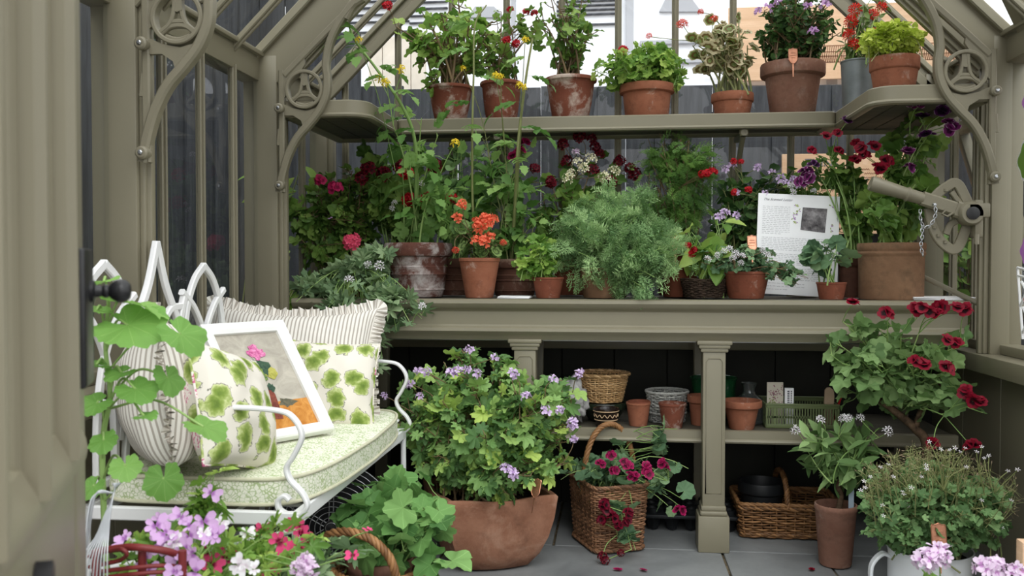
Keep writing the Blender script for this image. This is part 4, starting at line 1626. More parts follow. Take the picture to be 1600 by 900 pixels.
def cushion(name, label, cat, w, h, t, frame, mat, frill=False, group=None, tassel=False, sag=0.0, edge=None):
    """frame: (centre, x axis, normal)"""
    c, X, Nn = Vector(frame[0]), Vector(frame[1]).normalized(), Vector(frame[2]).normalized()
    Y = Nn.cross(X).normalized()
    Nn = X.cross(Y)
    M = Matrix((X, Y, Nn)).transposed().to_4x4()
    M.translation = c
    root = thing(name, label, cat, group=group)
    root.matrix_world = M
    g = G()
    n = 28
    u = np.linspace(-1, 1, n)
    U, Vv = np.meshgrid(u, u, indexing='ij')
    r = np.random.default_rng(abs(hash(name + label)) % 1000 if False else len(label))
    ph = r.random(6) * 6
    for s in (1, -1):
        th = (np.clip(1 - U ** 2, 0, 1) * np.clip(1 - Vv ** 2, 0, 1)) ** .42
        x = U * w / 2 * (1 - .07 * (1 - Vv ** 2) ** 1.0 * np.abs(U) ** 3 * 1)
        y = Vv * h / 2 * (1 - .07 * (1 - U ** 2) * np.abs(Vv) ** 3) - sag * (1 - U ** 2) * np.clip(Vv, 0, 1) ** 2
        z = s * t / 2 * th * (1 + .07 * np.sin(3 * U + ph[0]) * np.sin(2.5 * Vv + ph[1])) + .004 * np.sin(9 * U + ph[2]) * np.cos(7 * Vv + ph[3]) * th
        V = np.stack([x, y, z], -1).reshape(-1, 3)
        I, J = np.meshgrid(np.arange(n - 1), np.arange(n - 1), indexing='ij')
        F = np.stack([I * n + J, (I + 1) * n + J, (I + 1) * n + J + 1, I * n + J + 1], -1).reshape(-1, 4)
        if s < 0:
            F = F[:, ::-1]
        seg = np.sqrt(np.diff(x, axis=0) ** 2 + np.diff(z, axis=0) ** 2)
        AL = np.concatenate([np.zeros((1, n)), np.cumsum(seg, axis=0)])
        AL = AL - AL[n // 2][None]
        uv = np.stack([AL + .3 * s, Vv * h / 2 + .7, 0 * U + s], -1).reshape(-1, 3)
        g.add(V, F, uv=uv)
    g.obj('cover', mat, root, True)
    # outline
    per = []
    for k in range(160):
        q = k / 160 * 4
        e, f = int(q), (q % 1) * 2 - 1
        a, b = [(f, -1), (1, f), (-f, 1), (-1, -f)][e]
        per.append((a * w / 2 * (1 - .07 * (1 - b * b) * abs(a) ** 3), b * h / 2 * (1 - .07 * (1 - a * a) * abs(b) ** 3) - sag * (1 - a * a) * max(b, 0) ** 2, 0))
    if frill:
        g = G()
        P = np.array(per)
        nn = nrm(P)
        T = nrm(np.roll(P, -1, 0) - np.roll(P, 1, 0))
        oN = np.stack([T[:, 1], -T[:, 0], 0 * T[:, 0]], -1)
        K = 960
        idx = np.linspace(0, 160, K, endpoint=False)
        Pi = np.stack([np.interp(idx, np.arange(161), np.append(P[:, j], P[0, j])) for j in range(3)], -1)
        Oi = nrm(np.stack([np.interp(idx, np.arange(161), np.append(oN[:, j], oN[0, j])) for j in range(3)], -1))
        s = np.arange(K)
        wv = np.sin(s * 2 * PI / 10 + np.sin(s * .13) * 1.5)
        rowsn = 5
        V = []
        for i in range(rowsn):
            q = i / (rowsn - 1)
            off = Oi * (q * frill * (1 + .12 * np.sin(s * .31)))[:, None]
            z = (wv * .009 * q ** .7 + .006 * np.sin(s * .11) * q)[:, None] * np.array([0, 0, 1.])
            tt = (np.cos(s * 2 * PI / 10) * .005 * q)[:, None] * np.stack([-Oi[:, 1], Oi[:, 0], 0 * Oi[:, 0]], -1)
            V.append(Pi + off + z + tt)
        V = np.concatenate(V)
        F = [(i * K + j, i * K + (j + 1) % K, (i + 1) * K + (j + 1) % K, (i + 1) * K + j) for i in range(rowsn - 1) for j in range(K)]
        L = np.tile(np.arange(K) * .0036, rowsn)
        g.add(V, F, uv=np.stack([L, np.repeat(np.arange(rowsn) * .01, K), 0 * L], -1))
        g.obj('frill', mat, root, True)
    else:
        g = G()
        tube(g, per, .003, 6, closed=True)
        g.obj('piping', edge or M_PIPING, root, True)
    return root


# ================================================================ LOVESEAT
SX0, SX1, SY0, SY1, SH = -1.078, -.632, 1.72, 2.64, .44
sofa = thing('loveseat', 'white metal garden loveseat with gothic arched back and scrolled arms', 'garden seat', ((SX0 + SX1) / 2, (SY0 + SY1) / 2, 0))
sl = sofa.location


def loc(*p):
    return Vector(p) - sl


g = G()
for a, b in (((SX1, SY0), (SX1, SY1)), ((SX0, SY0), (SX0, SY1))):
    sweep(g, rsec(.03, .014, .2), [loc(a[0], a[1], SH - .016), loc(b[0], b[1], SH - .016)], (1, 0, 0))
for y in (SY0, SY1):
    sweep(g, rsec(.028, .014, .2), [loc(SX0, y, SH - .016), loc(SX1, y, SH - .016)], (0, 1, 0))
for k in range(1, 10):
    y = SY0 + (SY1 - SY0) * k / 10
    tube(g, [loc(SX0, y, SH - .014), loc(SX1, y, SH - .014)], .004, 6)
for x in (-.78, -.9):
    tube(g, [loc(x, SY0, SH - .02), loc(x, SY1, SH - .02)], .0045, 6)
g.obj('seat_frame', M_WHITE, sofa, True, 40)
for x in (SX0, SX1):
    for y in (SY0, SY1):
        g = G()
        tube(g, [loc(x, y, SH - .01), loc(x, y, .012)], .0085, 10)
        lathe(g, [(0, 0), (.016, 0), (.016, .006), (.009, .014), (0, .014)], 14, tuple(loc(x, y, 0)))
        g.obj('leg', M_WHITE, sofa, True, 40)
g = G()
for y in (SY0, SY1):
    tube(g, [loc(SX0, y, .16), loc(SX1, y, .16)], .006, 8)
    tube(g, [loc(SX0, y, .3), loc(SX1, y, .40)], .005, 8)
tube(g, [loc(SX0, SY0, .16), loc(SX0, SY1, .16)], .006, 8)
g.obj('stretcher', M_WHITE, sofa, True)
# arms: flat strap sweeping forward, curling down to a scroll
for y in (SY0 + .005, SY1 - .005):
    g = G()
    fx = SX1
    pts = [(SX0 - .02, .655), (SX0 + .12, .645), (SX0 + .3, .645), (fx - .04, .64), (fx - .005, .625), (fx + .012, .59), (fx - .005, .55), (fx - .02, .525), (fx - .012, .50), (fx + .012, .475), (fx + .022, .45), (fx + .008, .433), (fx - .015, .43), (fx - .035, .44), (fx - .038, .458), (fx - .025, .468), (fx - .014, .46)]
    sweep(g, rsec(.009, .018, .3), bez([loc(x, y, z) for x, z in pts], 6), (0, 1, 0))
    g.obj('armrest', M_WHITE, sofa, True, 40)
# back: three gothic arches of flat bar with interlaced tracery
g = G()
BXb, BXt = SX0 + .006, -1.072


def bk(y, z):
    f = (z - .45) / .5
    return loc(BXb + (BXt - BXb) * f, y, z)


bcn = [0]


def bar(pts, w=.02, d=.012, k=7):
    bcn[0] += 1
    d = d + .0005 * (bcn[0] % 9)
    sweep(g, rsec(w, d, .2), bez([bk(y, z) for y, z in pts], k), (1, 0, 0))


def peak(yc, zt, hw, zb):
    for s in (-1, 1):
        bar([(yc, zt), (yc + s * hw * .45, zt - (zt - zb) * .14), (yc + s * hw * .8, zt - (zt - zb) * .42), (yc + s * hw, zb)])


Yb_ = [W(165, 405, 2.0), W(247, 385, 2.0), W(320, 412, 2.0)]
ys = []
for px in (165, 247, 320):
    d_ = ray(px, 405)
    ys.append((BXt + .004) / d_.x * d_.y)
hw = .128
zc = .935
peak(ys[0], .935, hw, .62)
peak(ys[2], .93, hw, .62)
for s in (-1, 1):
    bar([(ys[1], .985), (ys[1] + s * .04, .885), (ys[1] + s * .095, .80), (ys[1] + s * .14, .70), (ys[1] + s * .17, .55)])
    for yc in ys:
        bar([(yc + s * .145, .60), (yc + s * .11, .70), (yc + s * .05, .79), (yc - s * .045, .85), (yc - s * .11, .87)] if False else [(yc + s * .12, .865 if yc != ys[1] else .83), (yc + s * .055, .82), (yc, .74), (yc - s * .03, .62), (yc - s * .035, .47)], .017)
    bar([(ys[1] + s * .135, .86), (ys[1] + s * .11, .78), (ys[1] + s * .125, .66), (ys[1] + s * .15, .47)])
    bar([(ys[1] + s * (ys[2] - ys[1] + hw), .62), (ys[1] + s * (ys[2] - ys[1] + hw + .004), .45)])
bar([(ys[0] - hw, .47), (ys[1], .47), (ys[2] + hw, .47)])
g.obj('backrest', M_WHITE, sofa, True, 40)

# seat pad
pad = thing('seat_cushion', 'pale green printed seat pad with a piped edge on the white loveseat', 'cushion', (sl.x, sl.y, SH))
n = 48
g = G()
out = []
a, b = (SX1 - SX0) / 2 + .0, (SY1 - SY0) / 2 - .015
for k in range(n * 2):
    q = 2 * PI * k / (n * 2)
    c, s = math.cos(q), math.sin(q)
    x = a * math.copysign(abs(c) ** .28, c)
    y = b * math.copysign(abs(s) ** .28, s)
    if x > 0:
        x += .035 * (1 - (y / b) ** 2) * (x / a)
    out.append((x, y))
m = len(out)
prof = [(1.0, .004), (1.008, .03), (1.0, .055)]
V, F = [], []
for s_, z in prof:
    V += [(x * s_, y * s_, z) for x, y in out]
for i in range(len(prof) - 1):
    F += [(i * m + j, i * m + (j + 1) % m, (i + 1) * m + (j + 1) % m, (i + 1) * m + j) for j in range(m)]
base = len(V) - m
for q in (.9, .7, .45, .2):
    V += [(x * q, y * q, .055 + .014 * (1 - q ** 3)) for x, y in out]
for i in range(4):
    o_ = base + i * m
    F += [(o_ + j, o_ + (j + 1) % m, o_ + m + (j + 1) % m, o_ + m + j) for j in range(m)]
F.append(tuple(range(base + 4 * m, base + 5 * m)))
F.append(tuple(range(m))[::-1])
g.add(V, F)
g.obj('cover', M_SEAT, pad, True, 60)
g = G()
tube(g, [(x, y, .056) for x, y in out], .0045, 6, closed=True)
tube(g, [(x, y, .005) for x, y in out], .0045, 6, closed=True)
g.obj('piping', M_PIPING, pad, True)
PZ = SH + .068

# cushions
cushion('cushion', 'striped frilled cushion at the far end of the loveseat, behind the painting', 'cushion', .50, .33, .15, ((-.955, 2.545, PZ + .15), (1, .12, -.03), (.10, -.9, .40)), M_STRIPE, frill=.032, sag=.03)
cushion('cushion', 'green leaf print cushion right of the framed painting, with a tassel', 'cushion', .25, .25, .11, (W(517, 603, 2.38), (1, .22, -.06), (.22, -.86, .34)), M_LEAFP, edge=M_LEAFP)
cushion('cushion', 'striped frilled cushion at the near end of the loveseat, behind the cucumber leaves', 'cushion', .36, .30, .21, ((-.955, 1.83, PZ + .14), (-.30, .62, -.12), (.9, .22, .12)), M_STRIPE, frill=.03)
cushion('cushion', 'green leaf print cushion propped against the near striped cushion', 'cushion', .27, .26, .12, ((-.80, 1.80, PZ + .12), (.15, .98, -.28), (.93, -.22, .36)), M_LEAFP, edge=M_LEAFP)

# ================================================================ FRAMED PAINTING
bl_, br_ = WZ(388, 700, PZ + .004), WZ(517, 676, PZ + .004)
dirx = Vector((br_.x - bl_.x, br_.y - bl_.y, 0)).normalized()
pw = (br_ - bl_).length
lean = Vector((-dirx.y, dirx.x, 0))
ang = math.radians(38)
up = (lean * math.sin(ang) + Vector((0, 0, 1)) * math.cos(ang)).normalized()
nm_ = dirx.cross(up)
M = Matrix((dirx, up, nm_)).transposed().to_4x4()
M.translation = bl_
pic = thing('framed_painting', 'white framed painting of a pink geranium in a pot, leaning on the loveseat cushions', 'picture')
pic.matrix_world = M
ph_ = .335
M_FRAME = simple('white_frame', (236, 236, 234), .45, .3, var=.02)
g = G()
fw, fd = .028, .02
prof = [(0, 0), (0, fd), (.004, fd + .004), (.012, fd + .003), (.02, fd - .002), (fw, fd - .006), (fw, 0)]
c4 = [(0, 0, 1, 1), (pw, 0, -1, 1), (pw, ph_, -1, -1), (0, ph_, 1, -1)]
V = []
for x, y, sx, sy in c4:
    V += [(x + sx * p, y + sy * p, z) for p, z in prof]
m = len(prof)
g.add(V, [(i * m + j, ((i + 1) % 4) * m + j, ((i + 1) % 4) * m + (j + 1) % m, i * m + (j + 1) % m) for i in range(4) for j in range(m)])
g.obj('frame', M_FRAME, pic, True, 30)


def paint(name, c1, c2, sc=40):
    n = N(name)
    f = n.noise(sc, 6, .65, dist=1.2)
    return n.done(n.ramp(f, [(.35, lin(c1)), (.65, lin(c2))]), .7, .2)


mats = [paint('oil_backdrop', (158, 152, 140), (186, 180, 166), 14), paint('oil_table', (176, 112, 44), (208, 150, 78), 30), paint('oil_pot', (104, 52, 44), (142, 78, 62), 60), paint('oil_leaf', (62, 92, 56), (132, 152, 74), 50), paint('oil_leaf_dark', (40, 62, 54), (74, 100, 76), 60), paint('oil_petals', (170, 64, 120), (232, 150, 190), 90), paint('oil_yellow_leaf', (140, 140, 60), (186, 180, 96), 60), paint('oil_shadow', (74, 78, 70), (120, 110, 84), 60)]
g = G()


def q(x0, y0, x1, y1, z, mi):
    g.add([(x0, y0, z), (x1, y0, z), (x1, y1, z), (x0, y1, z)], [(0, 1, 2, 3)], mi=mi)


def blob(cx, cy, r, z, mi, n=14, sq=1.0, j=.25):
    P = [(cx + r * (1 + j * RNG.normal()) * math.cos(a), cy + sq * r * (1 + j * RNG.normal()) * math.sin(a), z) for a in np.linspace(0, 2 * PI, n, endpoint=False)]
    g.add(P + [(cx, cy, z)], [(i, (i + 1) % n, n) for i in range(n)], mi=mi)


q(.02, .02, pw - .02, ph_ - .02, .006, 0)
w0 = pw
q(.02, .02, w0 - .02, .105, .0064, 1)
blob(.62 * w0, .098, .022, .0068, 7, sq=.55)
g.add([(.26 * w0, .06, .0072), (.50 * w0, .056, .0072), (.53 * w0, .125, .0072), (.50 * w0, .15, .0072), (.27 * w0, .13, .0072)], [(0, 1, 2, 3, 4)], mi=2)
for x, y, r, mi in ((.30, .175, .020, 6), (.44, .18, .022, 3), (.50, .205, .024, 4), (.58, .19, .018, 6), (.34, .15, .016, 3), (.26, .19, .014, 3), (.52, .145, .012, 4), (.40, .205, .013, 3)):
    blob(x * w0, y, r, .0075 + .0002 * RNG.random(), mi)
for x, y, r in ((.50, .262, .012), (.46, .25, .010), (.56, .25, .012), (.52, .238, .011), (.59, .242, .008), (.30, .225, .011), (.34, .218, .009)):
    blob(x * w0, y, r, .008 + .0003 * RNG.random(), 5)
for a, b in (((.44, .14), (.5, .235)), ((.4, .14), (.33, .21))):
    x0, y0, x1, y1 = a[0] * w0, a[1], b[0] * w0, b[1]
    g.add([(x0, y0, .0073), (x0 + .002, y0, .0073), (x1 + .002, y1, .0073), (x1, y1, .0073)], [(0, 1, 2, 3)], mi=3)
g.obj('canvas', mats, pic)
g = G()
box(g, (.004, .004, -.004), (pw - .004, ph_ - .004, .003))
g.obj('backing', M_CREAM, pic)

# round wire grille under the seat
p = W(517, 822, 2.45)
gr = thing('wire_grille', 'round grille of concentric silver wires standing under the white loveseat', 'grille', (p.x, p.y, 0))
zc = p.z
n_ = (CAMP - p)
n_.z = 0
rotz = math.atan2(n_.y, n_.x) - PI / 2 + PI
Rm = Matrix.Rotation(rotz, 4, 'Z')
R0 = zc - .012 if zc - .012 < .19 else .17
g = G()
for k in range(1, 13):
    r = R0 * k / 12
    tube(g, [Rm @ Vector((r * math.cos(a), .02 * (1 - (k / 12) ** 2) * -1, zc + r * math.sin(a))) for a in np.linspace(0, 2 * PI, 40, endpoint=False)], .0017, 5, closed=True)
g.obj('rings', M_CHROME, gr, True)
for k in range(3):
    g = G()
    a = PI * k / 3 + .5
    for s in (-.006, .006):
        v = Vector((math.cos(a), 0, math.sin(a)))
        u = Vector((-math.sin(a), 0, math.cos(a))) * s
        tube(g, [Rm @ (v * -R0 + u + Vector((0, .002, zc))), Rm @ (u + Vector((0, -.018, zc))), Rm @ (v * R0 + u + Vector((0, .002, zc)))], .002, 5)
    g.obj('spoke', M_CHROME, gr, True)
g = G()
lathe(g, [(0, -.012), (.016, -.012), (.02, -.004), (.02, .004), (0, .01)], 18)
o = g.obj('hub', M_BLACK, gr, True, 40)
o.matrix_local = Matrix.Translation((0, 0, zc)) @ Rm @ Matrix.Translation((0, -.014, 0)) @ Matrix.Rotation(PI / 2, 4, 'X')
g = G()
lathe(g, [(0, .03), (R0 * .96, .03), (R0 * .96, .07), (0, .07)], 32)
o = g.obj('drum', M_BLACKP, gr, True, 40)
o.matrix_local = Matrix.Translation((0, 0, zc)) @ Rm @ Matrix.Rotation(PI / 2, 4, 'X') @ Matrix.Rotation(PI, 4, 'X')
g = G()
box(g, (-.09, -.06, 0), (.09, .09, .012), .004, M=Rm)
box(g, (-.02, .03, .01), (.02, .06, max(zc - R0 * .9, .03)), .004, M=Rm)
g.obj('foot', M_BLACKP, gr, True, 40)
# ================================================================ PLANT MATERIALS
L = {
    'mid': leafmat('leaf_mid_green', [(62, 92, 40), (96, 128, 58), (134, 160, 82)]),
    'bright': leafmat('leaf_bright_green', [(84, 120, 52), (124, 158, 74), (172, 194, 104)], trans=.4),
    'dark': leafmat('leaf_dark_green', [(40, 64, 36), (62, 92, 48), (92, 122, 66)]),
    'grey': leafmat('leaf_grey_green', [(86, 110, 78), (118, 142, 104), (150, 170, 130)], rough=.7),
    'blue': leafmat('leaf_blue_green', [(72, 100, 74), (98, 128, 92), (132, 158, 116)], rough=.65),
    'fern': leafmat('leaf_feathery_green', [(92, 124, 80), (126, 156, 104), (160, 186, 132)], rough=.65),
    'lace': leafmat('leaf_lacy_green', [(74, 106, 54), (104, 140, 72), (140, 172, 96)], trans=.4),
    'lime': leafmat('leaf_lime', [(142, 160, 56), (178, 192, 84), (206, 214, 120)], trans=.4),
    'mint': leafmat('leaf_velvet', [(64, 100, 52), (90, 130, 70), (118, 154, 90)], rough=.75, veins=5),
    'bush': leafmat('leaf_bush', [(74, 106, 62), (104, 138, 80), (130, 162, 96), (170, 192, 98)], rough=.6, trans=.35),
    'cucumber': leafmat('leaf_cucumber', [(84, 124, 52), (106, 148, 72), (132, 170, 92)], rough=.6, veins=10, trans=.4),
    'tomato': leafmat('leaf_tomato', [(72, 108, 50), (104, 140, 72), (142, 172, 100)], trans=.4),
    'varieg': leafmat('leaf_variegated', [(104, 128, 70), (132, 146, 92)], edge=(228, 216, 178), blotch=(116, 64, 44)),
    'zonal': leafmat('leaf_zonal', [(78, 110, 56), (108, 138, 76), (136, 160, 98)], blotch=(70, 90, 50)),
    'soft': leafmat('leaf_soft_green', [(80, 108, 62), (108, 136, 84), (138, 164, 108)], rough=.65),
    'spiky': leafmat('leaf_olive', [(70, 92, 50), (96, 118, 64), (120, 140, 84)]),
    'shade': leafmat('leaf_small_dull', [(76, 106, 64), (104, 136, 86), (132, 160, 108)], rough=.65),
}
ST = {
    'green': leafmat('stem_green', [(108, 138, 76), (140, 162, 100)], trans=.0),
    'brown': leafmat('stem_brown', [(92, 76, 56), (124, 104, 76)], trans=.0),
    'olive': leafmat('stem_olive', [(104, 112, 70), (136, 136, 92)], trans=.0),
}
P = {
    'red': petalmat('petal_red', (150, 10, 24), (200, 24, 40)),
    'crimson': petalmat('petal_crimson', (46, 4, 16), (140, 14, 42), mid=.35),
    'maroon': petalmat('petal_maroon', (40, 4, 16), (112, 10, 38), mid=.35),
    'darkred': petalmat('petal_dark_red', (48, 4, 16), (112, 12, 34), mid=.3),
    'pink': petalmat('petal_bright_pink', (226, 70, 104), (242, 96, 128)),
    'magenta': petalmat('petal_magenta', (150, 24, 72), (214, 50, 110), mid=.3),
    'hotpink': petalmat('petal_hot_pink_blotched', (130, 8, 50), (240, 84, 140), mid=.22),
    'coral': petalmat('petal_coral', (236, 90, 58), (246, 126, 92)),
    'orange': petalmat('petal_orange_red', (226, 70, 50), (242, 102, 80)),
    'scarlet': petalmat('petal_scarlet', (214, 30, 26), (236, 52, 42)),
    'lilac': petalmat('petal_lilac', (190, 156, 208), (226, 204, 236), mid=.3),
    'mauve': petalmat('petal_mauve', (176, 116, 188), (226, 186, 232), mid=.22),
    'white': petalmat('petal_white', (236, 226, 232), (250, 248, 250)),
    'cream': petalmat('petal_cream', (226, 220, 170), (246, 240, 212)),
    'purple': petalmat('petal_purple', (62, 10, 56), (128, 44, 110), edge=(226, 190, 220), mid=.4),
    'violet': petalmat('petal_dark_violet', (34, 10, 40), (86, 30, 88), edge=(190, 150, 200), mid=.5),
    'cerise': petalmat('petal_cerise', (92, 6, 44), (156, 16, 78), edge=(196, 60, 120), mid=.4),
    'yellow': petalmat('petal_yellow', (240, 206, 30), (250, 226, 70)),
    'palepink': petalmat('petal_pale_lilac', (206, 150, 206), (240, 220, 240), mid=.25),
}
for key, kind, m, n, cap, fs in (
        ('u_red', 'full', 'red', 16, 1.6, .42), ('u_pink', 'full', 'pink', 22, 1.7, .38), ('u_coral', 'fly', 'coral', 9, 1.5, .6),
        ('u_orange', 'star', 'orange', 20, 1.9, .5), ('u_scarlet', 'spiky', 'scarlet', 14, 1.7, .55), ('u_lilac', 'fly', 'lilac', 5, 1.4, .7),
        ('u_mauve', 'fly', 'mauve', 4, 1.1, .8), ('u_white', 'star', 'white', 6, 1.4, .6), ('u_cream', 'four', 'cream', 9, 1.7, .45),
        ('u_yellow', 'tomato', 'yellow', 4, 1.2, .7), ('u_crimson', 'regal', 'crimson', 3, .9, .85), ('u_maroon', 'regal', 'maroon', 4, 1.2, .75),
        ('u_darkred', 'full', 'darkred', 14, 1.9, .45), ('u_magenta', 'regal', 'magenta', 6, 1.3, .6), ('u_hotpink', 'regal', 'hotpink', 3, 1.0, .8),
        ('u_purple', 'regal', 'purple', 3, 1.0, .85), ('u_violet', 'regal', 'violet', 2, .7, .9), ('u_cerise', 'regal', 'cerise', 3, 1.1, .8),
        ('s_white', 'star', 'white', 1, 1, 1), ('s_lilac', 'star', 'lilac', 1, 1, 1), ('s_mauve', 'fly', 'mauve', 1, 1, 1), ('s_white2', 'fly', 'white', 1, 1, 1), ('s_crimson', 'regal', 'crimson', 1, 1, 1),
        ('s_hotpink', 'fly', 'hotpink', 1, 1, 1), ('s_palepink', 'full', 'palepink', 1, 1, 1), ('u_palepink', 'fly', 'palepink', 8, 1.4, .6),
        ('s_red', 'full', 'red', 1, 1, 1), ('s_cerise', 'regal', 'cerise', 1, 1, 1)):
    defflower(key, kind, P[m], n, cap, fs)

TCG = 'terracotta pots on the high shelf'
SHZ = 1.4695


def on(px, Y, z):
    """point at photo column px, depth Y, resting height z"""
    p = W(px, 450, Y)
    return Vector((p.x, Y, z))


def potdim(px0, px1, ytop, Y, z):
    """width and height of a pot standing at height z whose rim spans px0..px1 at row ytop"""
    c = W((px0 + px1) / 2, ytop, Y)
    k = mpp(c)
    return (px1 - px0) * k / 2, c.z - z


# ---------------------------------------------------------------- high shelf row
def sp(px0, px1, ytop, Y=3.36):
    r, h = potdim(px0, px1, ytop, Y, SHZ)
    return on((px0 + px1) / 2, Y, SHZ), r, h


FG = 'potted plants on the high shelf'
l, r, h = sp(668, 741, 136)
plant('potted_pelargonium', 'leggy bright leaved pelargonium in a limed pot, first pot on the high shelf', 'potted plant', l, ('roll', r, r * .66, h, M_TC['white']),
      [(700, 55, 78, 52, 3.36, .13, 6), (640, 45, 30, 26, 3.3, .06, 1), (760, 85, 25, 45, 3.34, .06, 1.6), (705, 130, 40, 18, 3.3, .06, .6)], 'crisp', .027, 26, 8, L['bright'], ST['brown'], 11, FG, sr=.006, pet=.035, tmin=.45,
      flowers=[('u_red', .022, [(606, 8, 3.3)])])
l, r, h = sp(750, 817, 129, 3.38)
plant('potted_pelargonium', 'sparse red flowered pelargonium in a plain pot, second pot on the high shelf', 'potted plant', l, ('roll', r, r * .7, h, M_TC['worn']),
      [(800, 60, 55, 62, 3.38, .12, 5), (770, 95, 25, 30, 3.36, .06, 1.6), (845, 30, 30, 40, 3.38, .08, 1.5)], 'crisp', .021, 17, 7, L['mid'], ST['brown'], 12, FG, sr=.004, tmin=.45,
      flowers=[('u_red', .017, [(792, 62, 3.3), (806, 68, 3.3), (797, 15, 3.34), (822, 18, 3.34), (835, 20, 3.36)])])
l, r, h = sp(850, 932, 123)
plant('potted_pelargonium', 'branching lobed leaf pelargonium in a limed pot, third pot on the high shelf', 'potted plant', l, ('roll', r, r * .68, h, M_TC['white']),
      [(870, 45, 48, 60, 3.37, .12, 5), (915, 75, 30, 35, 3.36, .08, 2), (905, 15, 30, 22, 3.37, .08, 1.4), (890, 112, 22, 8, 3.34, .06, .5)], 'crisp', .023, 19, 7, L['mid'], ST['brown'], 13, FG, sr=.005, tmin=.4)
l, r, h = sp(967, 1052, 134)
plant('potted_pelargonium', 'low bushy green plant with one red bloom on the high shelf', 'potted plant', l, ('std', r, r * .78, h, M_TC['orange']),
      [(1003, 105, 58, 30, 3.36, .13, 6), (955, 112, 28, 24, 3.34, .08, 1.3), (1050, 112, 24, 24, 3.34, .08, 1.3)], 'crisp', .019, 52, 13, L['bright'], ST['green'], 14, FG, sr=.003, pet=.03, fill=.7,
      flowers=[('u_red', .019, [(974, 78, 3.28)])], base=l + Vector((0, 0, h * .8)))
l, r, h = sp(1110, 1175, 147)
plant('potted_pelargonium', 'cream edged variegated pelargonium with orange blooms on the high shelf', 'potted plant', l, ('bowl', r, r * .8, h, M_TC['orange']),
      [(1135, 75, 38, 42, 3.36, .1, 4), (1085, 88, 26, 26, 3.34, .07, 2.0), (1160, 95, 18, 26, 3.36, .06, 1.4), (1115, 35, 40, 16, 3.36, .06, .7)], 'zonal', .025, 20, 7, L['varieg'], ST['olive'], 15, FG, sr=.005, tmin=.4, pet=.02,
      flowers=[('u_orange', .021, [(1066, 36, 3.32)]), ('u_orange', .014, [(1095, 18, 3.34), (1116, 28, 3.34), (1014, 56, 3.3)])])
l, r, h = sp(1187, 1285, 101)
plant('potted_pelargonium', 'tall dark green bush with lilac flowers in the biggest pot on the high shelf', 'potted plant', l, ('std', r, r * .68, h, M_TC['pink']),
      [(1245, 40, 62, 58, 3.36, .15, 8), (1210, 70, 22, 30, 3.34, .08, 1.4), (1290, 55, 22, 40, 3.34, .08, 1.6)], 'small', .013, 80, 22, L['dark'], ST['brown'], 16, FG, sr=.004, pet=.016, tmin=.3, fill=.6,
      flowers=[('u_mauve', .019, [(1290, 6, 3.26), (1262, 10, 3.26), (1270, 48, 3.22), (1200, 12, 3.3), (1185, 18, 3.3), (1215, 2, 3.28)])],
      tags=[(W(1239, 87, 3.24), (0, -1, .1), .05)])
l, r, h = sp(1311, 1364, 96, 3.2)
M_GALV = simple('galvanised_steel', (140, 146, 148), .5, .5, .55, var=.14, sc=14)
plant('flower_bucket', 'scarlet spiky flowers in a galvanised bucket, second from the right end of the high shelf', 'potted plant', l, ('bucket', r, r * .84, h, M_GALV),
      [(1345, 60, 26, 45, 3.2, .08, 4), (1365, 20, 22, 35, 3.2, .08, 2)], 'oblong', .04, 18, 8, L['spiky'], ST['green'], 17, FG, sr=.003, pet=.01,
      flowers=[('u_scarlet', .022, [(1336, 14, 3.16), (1330, 33, 3.16), (1326, 53, 3.16), (1335, 68, 3.16), (1368, 52, 3.14), (1362, 22, 3.18), (1378, 10, 3.2)])])
l, r, h = sp(1357, 1431, 91, 2.95)
plant('potted_thyme', 'mound of yellow green foliage in a shallow terracotta pan at the right shelf end', 'potted plant', l, ('bowl', r, r * .8, h, M_TC['orange']),
      [(1392, 66, 46, 28, 2.95, .1, 8)], 'small', .0092, 150, 24, L['lime'], ST['olive'], 18, FG, sr=.0018, pet=.010, fill=.75, tmin=.35)

# ---------------------------------------------------------------- bench top
BG = 'potted plants on the staging bench'


def bp(px0, px1, ytop, Y):
    r, h = potdim(px0, px1, ytop, Y, BZ + .0005)
    return on((px0 + px1) / 2, Y, BZ + .0005), r, h


BT = BZ - .003
l, r, h = bp(505, 562, 425, 3.33)
plant('potted_pelargonium', 'tall dark leaved pelargonium with pink blooms at the left end of the bench', 'potted plant', l, ('std', r, r * .7, h, M_TC['worn']),
      [(515, 350, 62, 72, 3.3, .13, 8), (545, 300, 40, 36, 3.3, .1, 2), (480, 330, 30, 40, 3.28, .08, 1.5)], 'crisp', .026, 52, 15, L['mid'], ST['brown'], 21, BG, sr=.004, fill=.6,
      flowers=[('u_magenta', .027, [(499, 281, 3.16), (523, 294, 3.16)]), ('s_mauve', .01, [(517, 341, 3.14)]), ('u_pink', .031, [(549, 376, 3.10)])])
l, r, h = bp(530, 588, 430, 3.1)
plant('potted_pelargonium', 'grey green scented pelargonium spilling over the bench front beside the striped cushion', 'potted plant', l, ('std', r, r * .72, h, M_TC['plain']),
      [(560, 465, 75, 45, 3.02, .13, 6), (620, 490, 44, 28, 2.90, .07, 3), (478, 476, 56, 30, 3.0, .1, 4), (565, 555, 52, 50, 2.88, .06, 3), (525, 520, 40, 50, 2.88, .07, 2.4), (590, 420, 26, 30, 3.0, .06, 1.2)], 'cut', .041, 74, 10, L['grey'], ST['green'], 22, BG, sr=.003, hang=.6, fill=.6,
      flowers=[('u_white', .018, [(545, 437, 2.92), (592, 415, 2.92), (660, 478, 2.82), (575, 412, 2.94), (436, 503, 2.9), (572, 505, 2.8)])])
l, r, h = bp(600, 707, 380, 3.12)


